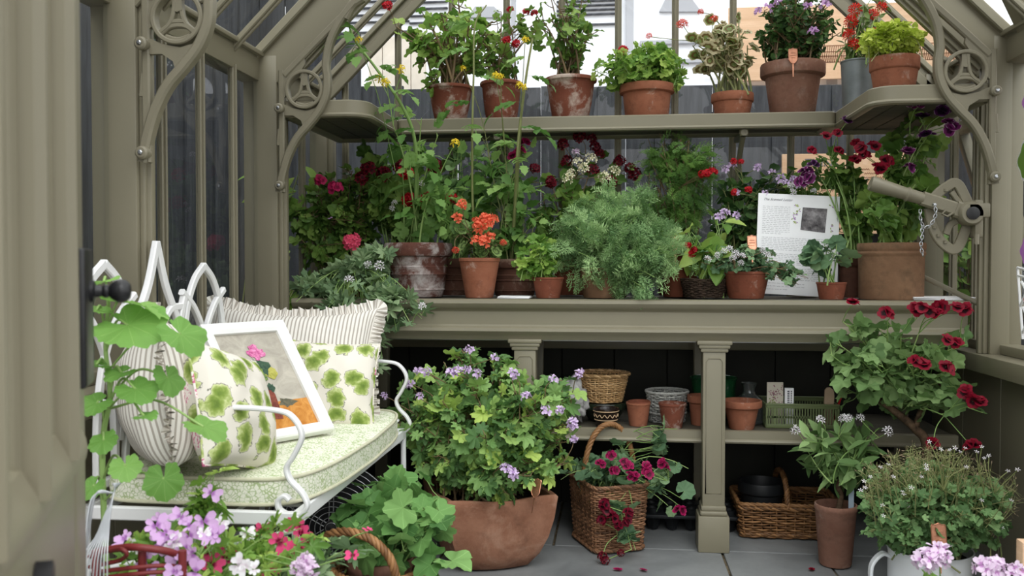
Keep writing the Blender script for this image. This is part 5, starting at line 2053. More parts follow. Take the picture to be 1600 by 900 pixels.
def tomato(root, gs, gl, loc_):
    r_ = np.random.default_rng(4)
    canes = [([(648, 382, 3.12), (650, 300, 3.1), (648, 220, 3.02), (628, 165, 2.96), (590, 110, 2.93), (556, 65, 2.92), (545, 40, 2.92)], .0075),
             ([(668, 382, 3.13), (666, 330, 3.12), (660, 300, 3.1)], .004)]
    for pts, rr in canes:
        Pp = bez([W(*q) - loc_ for q in pts], 8)
        tube(gs, Pp, np.linspace(rr, rr * .45, len(Pp)), 7, var=.3)
        n = len(Pp)
        PP, DD, NN, SS = [], [], [], []
        for i in range(6, n - 2, 3):
            p = Pp[i]
            a = r_.random() * 2 * PI
            d = nrm(np.array([math.cos(a), math.sin(a) * .7 - .3, .15]))
            PP.append(p)
            DD.append(d)
            NN.append(nrm(np.array([0, 0, 1]) + .3 * r_.normal(size=3)))
            SS.append(.085 + .05 * r_.random())
        if PP:
            k = r_.integers(0, 3, len(PP))
            for j in range(3):
                m_ = k == j
                place(gl, LEAF['compound'][j], np.array(PP)[m_], np.array(DD)[m_], np.array(NN)[m_], np.array(SS)[m_], r_.random(m_.sum()))


plant('potted_tomato', 'tomato vine climbing to the roof from the big limed brown pot', 'potted plant', l, ('ringed', r, r * .72, h, M_TC['dark']),
      [(655, 300, 60, 60, 3.1, .1, 5), (640, 200, 40, 30, 3.0, .07, 1.5), (700, 250, 40, 50, 3.1, .1, 1.6)], 'compound', .10, 12, 4, L['tomato'], ST['green'], 23, BG, sr=.004, pet=.02, extra=tomato,
      flowers=[('u_yellow', .022, [(560, 62, 2.9), (592, 122, 2.9), (602, 128, 2.88), (628, 108, 2.9), (712, 222, 2.98)])])
l, r, h = bp(600, 650, 410, 3.36)
plant('potted_pelargonium', 'dark red flowered pelargonium growing behind the big limed brown pot', 'potted plant', l, ('std', r, r * .7, h, M_TC['brown']),
      [(610, 290, 75, 62, 3.34, .12, 7), (680, 300, 45, 50, 3.34, .1, 3), (600, 380, 50, 40, 3.34, .08, 1.4)], 'crisp', .034, 38, 10, L['mid'], ST['green'], 24, BG, sr=.004, fill=.6,
      flowers=[('u_darkred', .028, [(575, 262, 3.2), (600, 270, 3.2), (627, 258, 3.2), (565, 278, 3.2), (680, 258, 3.2)]), ('u_red', .031, [(655, 315, 3.18), (633, 268, 3.18), (640, 312, 3.2), (668, 308, 3.18), (706, 310, 3.2)]), ('u_white', .013, [(617, 316, 3.16), (612, 325, 3.16), (617, 236, 3.2), (660, 287, 3.2)])])
l, r, h = bp(717, 781, 403, 3.06)
plant('potted_pelargonium', 'coral flowered pelargonium in a plain tall terracotta pot', 'potted plant', l, ('tall', r, r * .68, h, M_TC['orange']),
      [(735, 375, 32, 26, 3.07, .07, 3), (768, 385, 22, 14, 3.07, .05, 1.4)], 'zonal', .022, 14, 5, L['zonal'], ST['brown'], 25, BG, sr=.003, tmin=.5,
      flowers=[('u_coral', .021, [(714, 340, 2.98), (745, 345, 2.98), (757, 340, 2.98), (748, 355, 2.96), (745, 375, 2.95), (756, 376, 2.95), (765, 370, 2.96), (722, 318, 3.0), (760, 350, 2.96), (768, 343, 2.98)]), ('u_orange', .013, [(712, 390, 2.97), (786, 378, 3.0)])])


def vine(root, gs, gl, loc_):
    r_ = np.random.default_rng(9)
    for pts, rr in (([(800, 404, 3.26), (804, 330, 3.2), (808, 250, 3.1), (812, 200, 3.08), (822, 120, 3.06), (832, 60, 3.06)], .007), ([(742, 404, 3.2), (738, 300, 3.16), (738, 200, 3.08), (740, 120, 3.06), (742, 40, 3.06), (760, 8, 3.08)], .005)):
        Pp = bez([W(*q) - loc_ for q in pts], 8)
        tube(gs, Pp, np.linspace(rr, rr * .5, len(Pp)), 7, var=.4)
        for i in range(4, len(Pp) - 2, 4):
            a = r_.random() * 6.28
            d = nrm(np.array([math.cos(a), .5 * math.sin(a) - .3, .1]))
            place(gl, LEAF['compound'][i % 3], Pp[i:i + 1], d[None], nrm(np.array([[.2 * r_.normal(), .2 * r_.normal(), 1]])), np.array([.09 + .05 * r_.random()]), r_.random(1))


l, r, h = bp(766, 842, 405, 3.27)
plant('potted_tomato', 'slender tomato vine tied to a tall cane in the wide weathered pot', 'potted plant', l, ('ringed', r, r * .8, h, M_TC['brown']),
      [(810, 320, 55, 60, 3.24, .1, 4), (770, 270, 46, 70, 3.26, .1, 3)], 'compound', .10, 16, 5, L['tomato'], ST['olive'], 26, BG, sr=.003, pet=.02, extra=vine,
      flowers=[('u_yellow', .02, [(820, 62, 3.02), (812, 132, 3.02), (818, 136, 3.02), (782, 120, 3.04), (775, 118, 3.04), (724, 106, 3.04)])])
l, r, h = bp(686, 730, 404, 3.3)
plant('potted_pelargonium', 'magenta flowered pelargonium behind the coral one, in a dark banded pot', 'potted plant', l, ('ringed', r * 1.3, r, h, M_TC['brown']),
      [(745, 290, 60, 75, 3.32, .1, 6), (720, 350, 30, 40, 3.32, .08, 1.5)], 'small', .024, 30, 10, L['shade'], ST['green'], 27, BG, sr=.003,
      flowers=[('u_cerise', .022, [(820, 224, 3.3), (812, 236, 3.28), (803, 244, 3.28)]), ('u_darkred', .02, [(835, 262, 3.3), (860, 285, 3.3)])])
l, r, h = bp(832, 881, 433, 3.05)
plant('potted_pelargonium', 'little lobed leaf cutting in a small terracotta pot left of the feathery plant', 'potted plant', l, ('tall', r, r * .76, h, M_TC['plain']),
      [(842, 402, 30, 28, 3.05, .07, 4), (822, 412, 14, 16, 3.03, .04, 1)], 'crisp', .02, 16, 8, L['bright'], ST['green'], 28, BG, sr=.0025)
l, r, h = bp(905, 985, 418, 3.1)
plant('potted_fern', 'big feathery grey green plant arching over its terracotta pot in mid bench', 'potted plant', l, ('tall', r, r * .84, h, M_TC['buff']),
      [(965, 370, 90, 58, 3.08, .15, 9), (910, 400, 36, 52, 3.02, .08, 3), (1020, 410, 38, 48, 3.02, .08, 3), (965, 335, 55, 26, 3.1, .1, 2.2), (1000, 440, 30, 22, 2.99, .05, 1.6), (1060, 395, 16, 16, 3.0, .04, .6)], 'fern', .066, 110, 10, L['fern'], ST['green'], 29, BG, sr=.0028, pet=.012, tmin=.35, fill=.65, up=.5)
l, r, h = bp(1020, 1085, 400, 3.35)
plant('potted_fern', 'upright lacy dark green plant reaching the high shelf behind the feathery one', 'potted plant', l, ('std', r, r * .7, h, M_TC['brown']),
      [(1058, 278, 54, 62, 3.32, .12, 8), (1040, 225, 36, 22, 3.34, .08, 2), (1085, 235, 30, 28, 3.32, .08, 2), (1045, 335, 40, 30, 3.32, .08, 2)], 'lace', .05, 60, 9, L['lace'], ST['brown'], 30, BG, sr=.003, pet=.012, tmin=.4,
      flowers=[('u_red', .017, [(1105, 270, 3.2), (1113, 268, 3.2), (1098, 271, 3.2)])])
l, r, h = bp(860, 925, 405, 3.38)
plant('potted_pelargonium', 'dark maroon and cream flowered plant standing behind the feathery one', 'potted plant', l, ('std', r, r * .7, h, M_TC['plain']),
      [(880, 320, 55, 60, 3.38, .09, 5), (925, 285, 55, 50, 3.38, .08, 2.5)], 'zonal', .034, 22, 6, L['mid'], ST['brown'], 31, BG, sr=.004,
      flowers=[('u_darkred', .024, [(880, 224, 3.34), (905, 212, 3.36), (925, 215, 3.36), (930, 228, 3.36), (938, 238, 3.36), (886, 250, 3.34), (968, 250, 3.36), (985, 262, 3.34), (990, 270, 3.34), (926, 262, 3.34), (955, 282, 3.34), (860, 283, 3.34)]),
               ('u_cream', .021, [(903, 253, 3.26), (912, 262, 3.26), (945, 275, 3.26), (887, 278, 3.26), (893, 270, 3.26), (925, 246, 3.28), (960, 266, 3.28)]), ('u_palepink', .016, [(900, 237, 3.3)])])
l, r, h = bp(1032, 1092, 396, 3.22)
plant('potted_pelargonium', 'small deep red flowers over a copper tag in a rounded terracotta pot', 'potted plant', l, ('std', r, r * .85, h, M_TC['plain']),
      [(1070, 385, 30, 14, 3.2, .06, 3)], 'zonal', .024, 10, 6, L['zonal'], ST['green'], 32, BG, sr=.002,
      flowers=[('u_red', .015, [(1075, 383, 3.1), (1084, 390, 3.1), (1080, 396, 3.1), (1068, 386, 3.12)])], tags=[(W(1055, 380, 3.12), (0, -1, .2), .052)])
l, r, h = bp(1060, 1142, 436, 3.12)
M_DKWICK = simple('dark_wicker', (70, 56, 46), .8, .2, var=.35, sc=60)
t = plant('potted_primula', 'broad primula like leaves in a low dark woven pot', 'potted plant', l, None,
          [(1110, 365, 42, 28, 3.16, .09, 4), (1130, 395, 36, 18, 3.12, .08, 2)], 'primula', .085, 12, 4, L['bright'], ST['green'], 33, BG, sr=.003, tmin=.35, pet=.02,
          flowers=[('u_lilac', .02, [(1122, 338, 3.06), (1132, 332, 3.1), (1150, 336, 3.1)])])
g = G()
a = np.linspace(0, 2 * PI, 60, endpoint=False)
wicker(g, np.stack([r * .86 * np.cos(a), r * .86 * np.sin(a)], -1), lambda q: .86 + .17 * q, h, 12, 30, .0028, .0025)
g.obj('woven_pot', M_DKWICK, t, True)
g = G()
disc(g, r * .84, h * .85, 24, bump=.004)
g.obj('soil', M_SOIL, t, True)
l, r, h = bp(1130, 1202, 424, 3.08)
plant('potted_pelargonium', 'small leaved white flowered pelargonium trailing over the white letter board', 'potted plant', l, ('tall', r, r * .74, h, M_TC['plain']),
      [(1160, 408, 62, 22, 3.06, .1, 6), (1110, 405, 26, 18, 3.04, .05, 1.4), (1225, 425, 34, 16, 3.0, .04, 1.6), (1245, 438, 18, 12, 2.99, .03, .8)], 'crisp', .016, 44, 10, L['blue'], ST['brown'], 34, BG, sr=.0022, pet=.012, hang=.3,
      flowers=[('u_white', .014, [(1130, 392, 2.98), (1140, 388, 2.98), (1150, 396, 2.97), (1160, 400, 2.97), (1145, 403, 2.97), (1192, 390, 2.98), (1198, 398, 2.98), (1105, 404, 2.98), (1120, 398, 2.98), (1158, 410, 2.96)])],
      tags=[(W(1175, 380, 3.02), (0, -1, .2), .05)])
l, r, h = bp(1120, 1180, 405, 3.38)
plant('potted_pelargonium', 'tall fine leaved plant with pale lilac flowers behind the white letter board', 'potted plant', l, ('std', r, r * .7, h, M_TC['brown']),
      [(1165, 330, 58, 60, 3.36, .1, 8), (1190, 285, 50, 26, 3.36, .08, 2), (1220, 292, 36, 20, 3.34, .06, 1.4)], 'small', .02, 50, 11, L['dark'], ST['olive'], 35, BG, sr=.0025, pet=.014,
      flowers=[('u_lilac', .016, [(1133, 264, 3.26), (1145, 258, 3.26), (1183, 262, 3.28), (1205, 268, 3.26), (1228, 285, 3.22), (1240, 280, 3.22), (1250, 290, 3.2), (1195, 302, 3.22), (1150, 300, 3.22), (1220, 278, 3.24)]), ('u_red', .014, [(1147, 252, 3.24), (1158, 252, 3.24), (1170, 296, 3.22), (1148, 300, 3.22)])])
l, r, h = bp(1276, 1322, 441, 3.03)
plant('potted_pelargonium', 'young scallop leaved pelargonium in the smallest bench pot, before the white letter board', 'potted plant', l, ('tall', r, r * .8, h, M_TC['plain']),
      [(1296, 400, 28, 20, 3.03, .06, 4)], 'zonal', .032, 10, 3, L['blue'], ST['green'], 36, BG, sr=.003, tmin=.6, pet=.03)
l, r, h = bp(1308, 1352, 400, 3.2)
plant('potted_pelargonium', 'tall crimson regal pelargonium in the brown pot left of the buff jar', 'potted plant', l, ('std', r, r * .8, h, M_TC['brown']),
      [(1338, 330, 30, 50, 3.24, .07, 5), (1300, 255, 34, 26, 3.24, .07, 2), (1340, 262, 30, 28, 3.24, .06, 1.6)], 'crisp', .032, 22, 6, L['mid'], ST['green'], 37, BG, sr=.004, tmin=.4, pet=.03,
      flowers=[('u_crimson', .018, [(1290, 212, 3.1), (1308, 209, 3.1), (1268, 236, 3.1), (1335, 250, 3.1), (1310, 236, 3.1), (1338, 226, 3.12)]), ('u_violet', .02, [(1322, 190, 3.1)])])
l, r, h = bp(1342, 1442, 380, 3.06)
plant('potted_pelargonium', 'tall purple regal pelargonium in the big buff jar beside the crank handle', 'potted plant', l, ('jar', r * .98, r * .95, h, M_TC['buff']),
      [(1395, 310, 52, 66, 3.06, .12, 6), (1430, 230, 48, 50, 3.04, .1, 3), (1365, 330, 30, 40, 3.0, .08, 1.6), (1452, 200, 32, 26, 3.0, .07, 1.2)], 'crisp', .036, 28, 6, L['mid'], ST['green'], 38, BG, sr=.005, tmin=.4, pet=.035,
      flowers=[('u_purple', .022, [(1418, 238, 2.94), (1424, 158, 2.92), (1436, 162, 2.92), (1482, 194, 2.9), (1488, 200, 2.9), (1420, 262, 2.96)]), ('u_violet', .024, [(1472, 176, 2.9), (1448, 212, 2.92), (1440, 184, 2.92)]), ('u_crimson', .019, [(1365, 228, 2.98), (1352, 242, 2.98), (1372, 262, 2.96), (1380, 263, 2.96), (1385, 252, 2.98), (1345, 232, 2.98)])])
l, r, h = bp(1228, 1282, 402, 3.36)
plant('potted_pelargonium', 'purple and white flowered plant behind the top edge of the white letter board', 'potted plant', l, ('std', r, r * .8, h, M_TC['brown']),
      [(1262, 290, 36, 32, 3.32, .08, 5)], 'small', .024, 24, 9, L['mid'], ST['green'], 39, BG, sr=.0025,
      flowers=[('u_purple', .024, [(1258, 268, 3.2), (1252, 284, 3.2), (1262, 278, 3.2)]), ('u_violet', .018, [(1272, 258, 3.2)]), ('u_white', .015, [(1240, 300, 3.2), (1272, 298, 3.2), (1236, 290, 3.2)])])

# letter board leaning on the pots
Yb0 = 3.15
cr0 = W(1308, 466, Yb0)
wd = 126 * mpp(cr0)
hg = 162 * mpp(cr0)
brd = thing('letter_board', 'white printed letter with a grey photograph, leaning among the bench pots', 'sign')
brd.matrix_world = Matrix.Translation((cr0.x, Yb0, BZ + .001)) @ Matrix.Rotation(math.radians(-9), 4, 'X') @ Matrix.Rotation(math.radians(3.2), 4, 'Y') @ Matrix.Translation((-wd, 0, 0))
g = G()
box(g, (0, 0, 0), (wd, .006, hg), .001)
g.obj('board', M_PAPER, brd)
g = G()
Wd = wd


def para(z0, z1, n, xa, xb):
    for i in range(n):
        z = z0 + (z1 - z0) * i / max(1, n - 1)
        scribble_lines(g, Wd * xa, Wd * (xb - .06 * RNG.random() * (i == n - 1) * 4), hg * z, .0024, .0048, .0008, -.0006)


para(.87, .60, 16, .06, .40)
para(.56, .44, 8, .06, .93)
para(.40, .30, 7, .06, .93)
para(.26, .15, 7, .06, .93)
para(.11, .05, 3, .06, .6)
g.obj('body_text', M_INK, brd)


def textmesh(s, size, shear=0.0):
    fc = bpy.data.curves.new('txt', 'FONT')
    fc.body = s
    fc.size = size
    fc.shear = shear
    fo = bpy.data.objects.new('tmp_text', fc)
    COL.objects.link(fo)
    bpy.context.view_layer.update()
    me = bpy.data.meshes.new_from_object(fo.evaluated_get(bpy.context.evaluated_depsgraph_get()))
    bpy.data.objects.remove(fo)
    return me


def addtext(s, size, parent, pos, mat, name, shear=0.0, rot=(PI / 2, 0, 0)):
    me = textmesh(s, size, shear)
    me.materials.clear()
    me.materials.append(mat)
    o = bpy.data.objects.new(name, me)
    COL.objects.link(o)
    o.parent = parent
    o.matrix_local = Matrix.LocRotScale(Vector(pos), Euler(rot), None)
    return o


M_INKD = simple('dark_ink', (60, 58, 66), .7, .1)
addtext('The Scented Letter', .0125, brd, (Wd * .06, -.0008, hg * .93), M_INK, 'title', .5)


def photo_mat():
    n = N('grey_photograph')
    a = n.noise(30, 6, .65)
    return n.done(n.ramp(a, [(.3, lin((40, 38, 40))), (.5, lin((110, 106, 108))), (.7, lin((170, 166, 168)))]), .6, .2)


g = G()
g.add([(Wd * .53, -.001, hg * .65), (Wd * .83, -.001, hg * .63), (Wd * .85, -.001, hg * .87), (Wd * .55, -.001, hg * .875)], [(0, 1, 2, 3)])
g.obj('photograph', photo_mat(), brd)
g = G()
for x, y in ((.47, .88), (.46, .80), (.47, .73), (.9, .90), (.93, .70), (.9, .66), (.5, .84), (.44, .76)):
    for k in range(5):
        a_ = RNG.random() * 6.28
        x0, z0 = Wd * x, hg * y
        dx, dz = .010 * math.cos(a_), .010 * math.sin(a_)
        g.add([(x0, -.0009, z0), (x0 + dx * .6 - dz * .2, -.0009, z0 + dz * .6 + dx * .2), (x0 + dx, -.0009, z0 + dz), (x0 + dx * .6 + dz * .2, -.0009, z0 + dz * .6 - dx * .2)], [(0, 1, 2, 3)], mi=int(RNG.random() < .4))
g.obj('printed_sprigs', [paint('print_leaf', (150, 168, 96), (190, 200, 140)), paint('print_petal', (176, 140, 190), (206, 180, 214))], brd)

# booklets on the bench edge
for i, (px0, px1, py, Y, rz, lab) in enumerate(((1422, 1518, 462, 3.0, -.06, 'thin white booklets fanned on the bench edge under the crank handle'), (778, 828, 464, 2.99, .05, 'small white folded leaflet on the bench edge below the coral pelargonium'))):
    a, b = W(px0, py, Y), W(px1, py, Y)
    t = thing('booklet', lab, 'booklet', ((a.x + b.x) / 2, Y + .03, BZ + .0008), rz)
    w2 = (b.x - a.x) / 2
    for k in range(3 if i == 0 else 2):
        g = G()
        m_ = Matrix.Rotation(.05 * (k - 1), 4, 'Z')
        box(g, (-w2, -.065 + .012 * i, .0035 * k), (w2, .06, .0035 * k + .003), .0008, M=m_)
        g.obj('sheet', M_PAPER, t)

# ---------------------------------------------------------------- lower shelf of the bench
M_WILLOW = leafmat('brown_willow', [(84, 58, 36), (114, 80, 50), (142, 104, 68)], rough=.5, trans=0)
M_WILLOWD = leafmat('dark_willow', [(84, 60, 44), (112, 80, 58), (136, 100, 74)], rough=.55, trans=0)
M_WILLOWG = leafmat('grey_willow', [(124, 124, 120), (150, 150, 146), (170, 170, 164)], rough=.7, trans=0)
M_TAN = leafmat('tan_willow', [(150, 118, 80), (178, 144, 100), (196, 164, 122)], rough=.6, trans=0)
M_GLAZE = simple('dark_green_glaze', (34, 44, 30), .22, .5, var=.25, sc=30)
M_GLAZEG = simple('bottle_green_glaze', (30, 82, 48), .2, .5, var=.2, sc=24)
M_GLAZEB = simple('black_brown_glaze', (36, 26, 22), .25, .5, var=.2, sc=30)
M_SLIP = simple('cream_slip', (206, 176, 140), .5, .3)
ls = LZ + .0005


def lsp(px0, px1, ytop, Y, z=None):
    z = ls if z is None else z
    r, h = potdim(px0, px1, ytop, Y, z)
    return on((px0 + px1) / 2, Y, z), r, h


def simplepot(name, lab, px0, px1, ytop, Y, kind, ratio, m, group=None, z=None, cat='pot'):
    l, r, h = lsp(px0, px1, ytop, Y, z)
    t = thing(name, lab, cat, l, 0, group)
    pot(t, kind, r, r * ratio, h, m, soil=False)
    return t, r, h, l


LG = 'empty pots on the lower bench shelf'
t, r, h, l = simplepot('glazed_bowl', 'dark green glazed bowl under the round wicker basket', 906, 980, 627, 3.19, 'bowl', .6, M_GLAZE, None, None, 'bowl')
zb = ls + h
l2 = on(942, 3.19, zb + .0015)
r2, h2 = potdim(900, 985, 584, 3.19, zb)
t = thing('wicker_basket', 'round brown wicker basket stacked on the dark green bowl', 'basket', l2)
g = G()
a = np.linspace(0, 2 * PI, 84, endpoint=False)
wicker(g, np.stack([np.cos(a), np.sin(a)], -1) * r2 * .93, lambda q: .76 + .24 * q, h2, 15, 34, .0027, .0028)
g.obj('weave', M_TAN, t, True)
g = G()
twist(g, np.stack([r2 * .97 * np.cos(a), r2 * .97 * np.sin(a), np.full(84, h2)], -1), .003, .0034, 3, 16, True)
g.obj('rim', M_TAN, t, True)
g = G()
lathe(g, [(0, 0.0015), (r2 * .7, 0.0015), (r2 * .7, .006), (0, .006)], 30)
g.obj('base', M_TAN, t, True)
t, r, h, l = simplepot('slipware_pot', 'small black brown pot with a cream zigzag in front of the green bowl', 927, 968, 637, 3.06, 'roll', .72, M_GLAZEB)
g = G()
for zz, rr in ((.86, .97), (.40, .87)):
    tube(g, [(r * rr * math.cos(q_), r * rr * math.sin(q_), h * zz) for q_ in np.linspace(0, 2 * PI, 40, endpoint=False)], .0016, 5, closed=True)
tube(g, [(r * .915 * math.cos(q_), r * .915 * math.sin(q_), h * (.62 + .07 * math.sin(q_ * 14))) for q_ in np.linspace(0, 2 * PI, 140, endpoint=False)], .0014, 5, closed=True)
g.obj('slip_pattern', M_SLIP, t, True)
t, r, h, l = simplepot('terracotta_pot', 'two nested orange terracotta pots right of the zigzag pot, outer one', 979, 1017, 628, 3.10, 'tall', .74, M_TC['orange'], LG)
t2 = thing('terracotta_pot', 'terracotta pot nested inside the pot right of the zigzag pot', 'pot', l + Vector((.004, 0, h * .12)), 0, LG)
pot(t2, 'tall', r * .90, r * .62, h * .93, M_TC['plain'], soil=False)
simplepot('terracotta_pot', 'lime streaked terracotta pot in front of the grey wicker basket', 1030, 1073, 629, 3.07, 'tall', .7, M_TC['white'], LG)
t, r, h, l = simplepot('terracotta_pot', 'tall orange terracotta pot half hidden behind the bench post', 1075, 1118, 617, 3.14, 'std', .72, M_TC['orange'], LG)
simplepot('terracotta_pot', 'wide rimmed terracotta pot right of the bench post, limed at the foot', 1129, 1191, 625, 3.08, 'std', .62, M_TC['orange'], LG)
simplepot('glazed_bowl', 'bottle green glazed bowl behind the bench post', 1080, 1152, 589, 3.26, 'bucket', .72, M_GLAZEG, None, None, 'bowl')
# grey wicker basket
l, r, h = lsp(1010, 1076, 611, 3.19)
t = thing('wicker_basket', 'grey round wicker basket behind the lime streaked pot', 'basket', l)
g = G()
wicker(g, np.stack([np.cos(a), np.sin(a)], -1) * r * .95, lambda q: .84 + .16 * q, h, 17, 26, .0026, .0034)
g.obj('weave', M_WILLOWG, t, True)
g = G()
for zz, sc_ in ((h, .98), (h * .32, .88)):
    twist(g, np.stack([r * sc_ * np.cos(a), r * sc_ * np.sin(a), np.full(84, zz)], -1), .0026, .003, 3, 20, True)
g.obj('rim', M_WILLOWG, t, True)
# rough pale stone at the left
p = on(893, 3.1, ls)
t = thing('pale_stone', 'rough pale grey stone at the left end of the lower bench shelf', 'stone', p)
bm = bmesh.new()
bmesh.ops.create_icosphere(bm, subdivisions=4, radius=.06)
for v in bm.verts:
    n_ = v.co.normalized()
    f = 1 + .22 * math.sin(9 * n_.x + 4 * n_.z) * math.cos(8 * n_.y) + .12 * math.sin(21 * n_.z + 13 * n_.x)
    v.co = Vector((n_.x * .055 * f, n_.y * .06 * f, n_.z * .075 * f))
zmin = min(v.co.z for v in bm.verts)
V = np.array([(v.co.x, v.co.y, max(v.co.z, zmin + .012) - zmin - .012) for v in bm.verts])
F = [tuple(v.index for v in f.verts) for f in bm.faces]
bm.free()
g = G()
g.add(V, F)
g.obj('stone', simple('pale_grey_stone', (176, 174, 172), .85, .2, var=.2, sc=40), t, True)
# glass carafe
l, r, h = lsp(1155, 1188, 598, 3.2)
t = thing('glass_carafe', 'dark clear glass carafe behind the wide rimmed terracotta pot', 'carafe', l)
g = G()
lathe(g, [(0, .002), (r * 1.5, .002), (r * 1.55, .01), (r * 1.5, h * .5), (r * 1.2, h * .62), (r * .6, h * .72), (r * .52, h * .85), (r * .75, h), (r * .7, h * .99), (r * .46, h * .85), (r * .55, h * .74), (r * 1.1, h * .6), (r * 1.42, h * .48), (r * 1.45, .012), (0, .008)], 32)
n = N('carafe_glass')
n.b.inputs['Transmission Weight'].default_value = .9
g.obj('body', n.done((.55, .6, .58, 1), .03, .5), t, True, 50)
# green crate and what is in it
x0, x1 = W(1196, 650, 3.12).x, W(1308, 650, 3.12).x
zt = W(1250, 632, 3.10).z
ch = zt - ls
cr = thing('plastic_crate', 'olive green slotted plastic crate at the right of the lower bench shelf', 'crate', ((x0 + x1) / 2, 3.19, ls))
M_CRATE = simple('olive_plastic', (104, 116, 76), .5, .4, var=.05)
hw, hd = (x1 - x0) / 2, .09
g = G()
box(g, (-hw, -hd, 0), (hw, hd, .004))
for sy in (-1, 1):
    y = sy * hd
    for z0, z1 in ((0, .014), (ch - .014, ch)):
        box(g, (-hw, y - .003, z0), (hw, y + .003, z1), .001)
    n_ = 26
    for k in range(n_ + 1):
        x = -hw + 2 * hw * k / n_
        wdt = .004 if k not in (0, n_, 3) else .010
        box(g, (max(-hw, x - wdt / 2), y - .002, .012), (min(hw, x + wdt / 2), y + .002, ch - .012))
    box(g, (-hw, y - .002, ch * .42), (-hw + .6 * hw * 2, y + .002, ch * .5))
for sx in (-1, 1):
    x = sx * hw
    for z0, z1 in ((0, .014), (ch - .014, ch), (ch * .45, ch * .55)):
        box(g, (x - .003, -hd, z0), (x + .003, hd, z1), .001)
    for k in range(13):
        y = -hd + 2 * hd * k / 12
        box(g, (x - .002, y - .003, .012), (x + .002, y + .003, ch - .012))
g.obj('basket_body', M_CRATE, cr, True, 35)
g = G()
box(g, (-hw - .004, -hd - .005, ch - .004), (hw + .004, -hd + .006, ch + .002), .002)
box(g, (-hw - .004, hd - .006, ch - .004), (hw + .004, hd + .005, ch + .002), .002)
g.obj('rim', M_CRATE, cr, True, 35)
M_CARD = simple('seed_card', (206, 198, 182), .7, .2, var=.05)


def inbox(name, lab, cat, px0, px1, ytop, Y, th, m, tilt=0.0):
    a_, b_ = W(px0, ytop, Y), W(px1, ytop, Y)
    t = thing(name, lab, cat, ((a_.x + b_.x) / 2, Y, ls + .0045), tilt)
    w_ = (b_.x - a_.x) / 2
    h_ = a_.z - ls - .0045
    g = G()
    box(g, (-w_, -th / 2, 0), (w_, th / 2, h_), .001)
    g.obj('body', m, t)
    return t, w_, h_, th


t, w_, h_, th = inbox('seed_packet', 'seed packet with a mauve flower picture standing in the green crate', 'packet', 1198, 1224, 597, 3.14, .006, M_CARD, .1)
g = G()
for k in range(60):
    x, z = RNG.normal() * w_ * .4, h_ * (.74 + .1 * RNG.normal())
    s_ = .0022
    if abs(x) < w_ * .9 and z < h_ * .97:
        g.add([(x - s_, -.0036, z), (x, -.0036, z - s_), (x + s_, -.0036, z), (x, -.0036, z + s_)], [(0, 1, 2, 3)], mi=0)
for k in range(25):
    x, z = -w_ * .4 + RNG.normal() * w_ * .3, h_ * (.5 + .06 * RNG.normal())
    s_ = .003
    g.add([(x - s_, -.0037, z), (x, -.0037, z - s_), (x + s_, -.0037, z), (x, -.0037, z + s_)], [(0, 1, 2, 3)], mi=1)
g.obj('picture', [paint('packet_petals', (110, 64, 84), (160, 100, 120)), paint('packet_leaves', (110, 128, 70), (150, 160, 100))], t)
t, w_, h_, th = inbox('seed_packet', 'narrow white box with dark upright lettering in the green crate', 'packet', 1226, 1240, 606, 3.14, .012, M_PAPER, -.05)
g = G()
for k in range(2):
    for j in range(10):
        z = h_ * (.45 + .05 * j)
        x = -w_ * .45 + k * w_ * .75
        g.add([(x, -.0062, z), (x + w_ * (.5 - .2 * k), -.0062, z), (x + w_ * (.5 - .2 * k), -.0062, z + h_ * .03), (x, -.0062, z + h_ * .025)], [(0, 1, 2, 3)])
g.obj('lettering', M_INKD, t)
# wooden scoop and red pencil
t = thing('wooden_label', 'rounded pale wooden label standing in the right end of the crate', 'label', on(1296, 3.13, ls + .0045), .1)
g = G()
ph2 = W(1296, 605, 3.13).z - ls - .005
pl = [(-.018, 0), (.012, 0), (.019, ph2 * .78), (.016, ph2 * .93), (.004, ph2), (-.006, ph2 * .99), (-.013, ph2 * .93)]
plate(g, pl, -.003, .003, Matrix.Rotation(PI / 2, 4, 'X'))
g.obj('blade', simple('pale_wood', (186, 162, 136), .7, .2, var=.08), t, True, 35)
t = thing('pencil', 'red pencil leaning out of the right end of the crate', 'pencil', on(1304, 3.13, ls + .005))
g = G()
v1 = Vector(W(1317, 612, 3.13)) - t.location
v0 = Vector((0, .02, 0))
tube(g, [v0, v0 + (v1 - v0) * .86], .0035, 6)
g.obj('shaft', simple('red_lacquer', (180, 24, 34), .35, .5), t, True, 30)
g = G()
tube(g, [v0 + (v1 - v0) * .86, v0 + (v1 - v0) * .93, v1], [.0038, .0036, .003], 8)
g.obj('ferrule', M_CHROME, t, True)

# ---------------------------------------------------------------- floor: trough, baskets, pots
def fl(px, Y):
    return on(px, Y, .0035)


# six sided terracotta trough with a big lilac flowered bush
c = fl(762, 2.78)


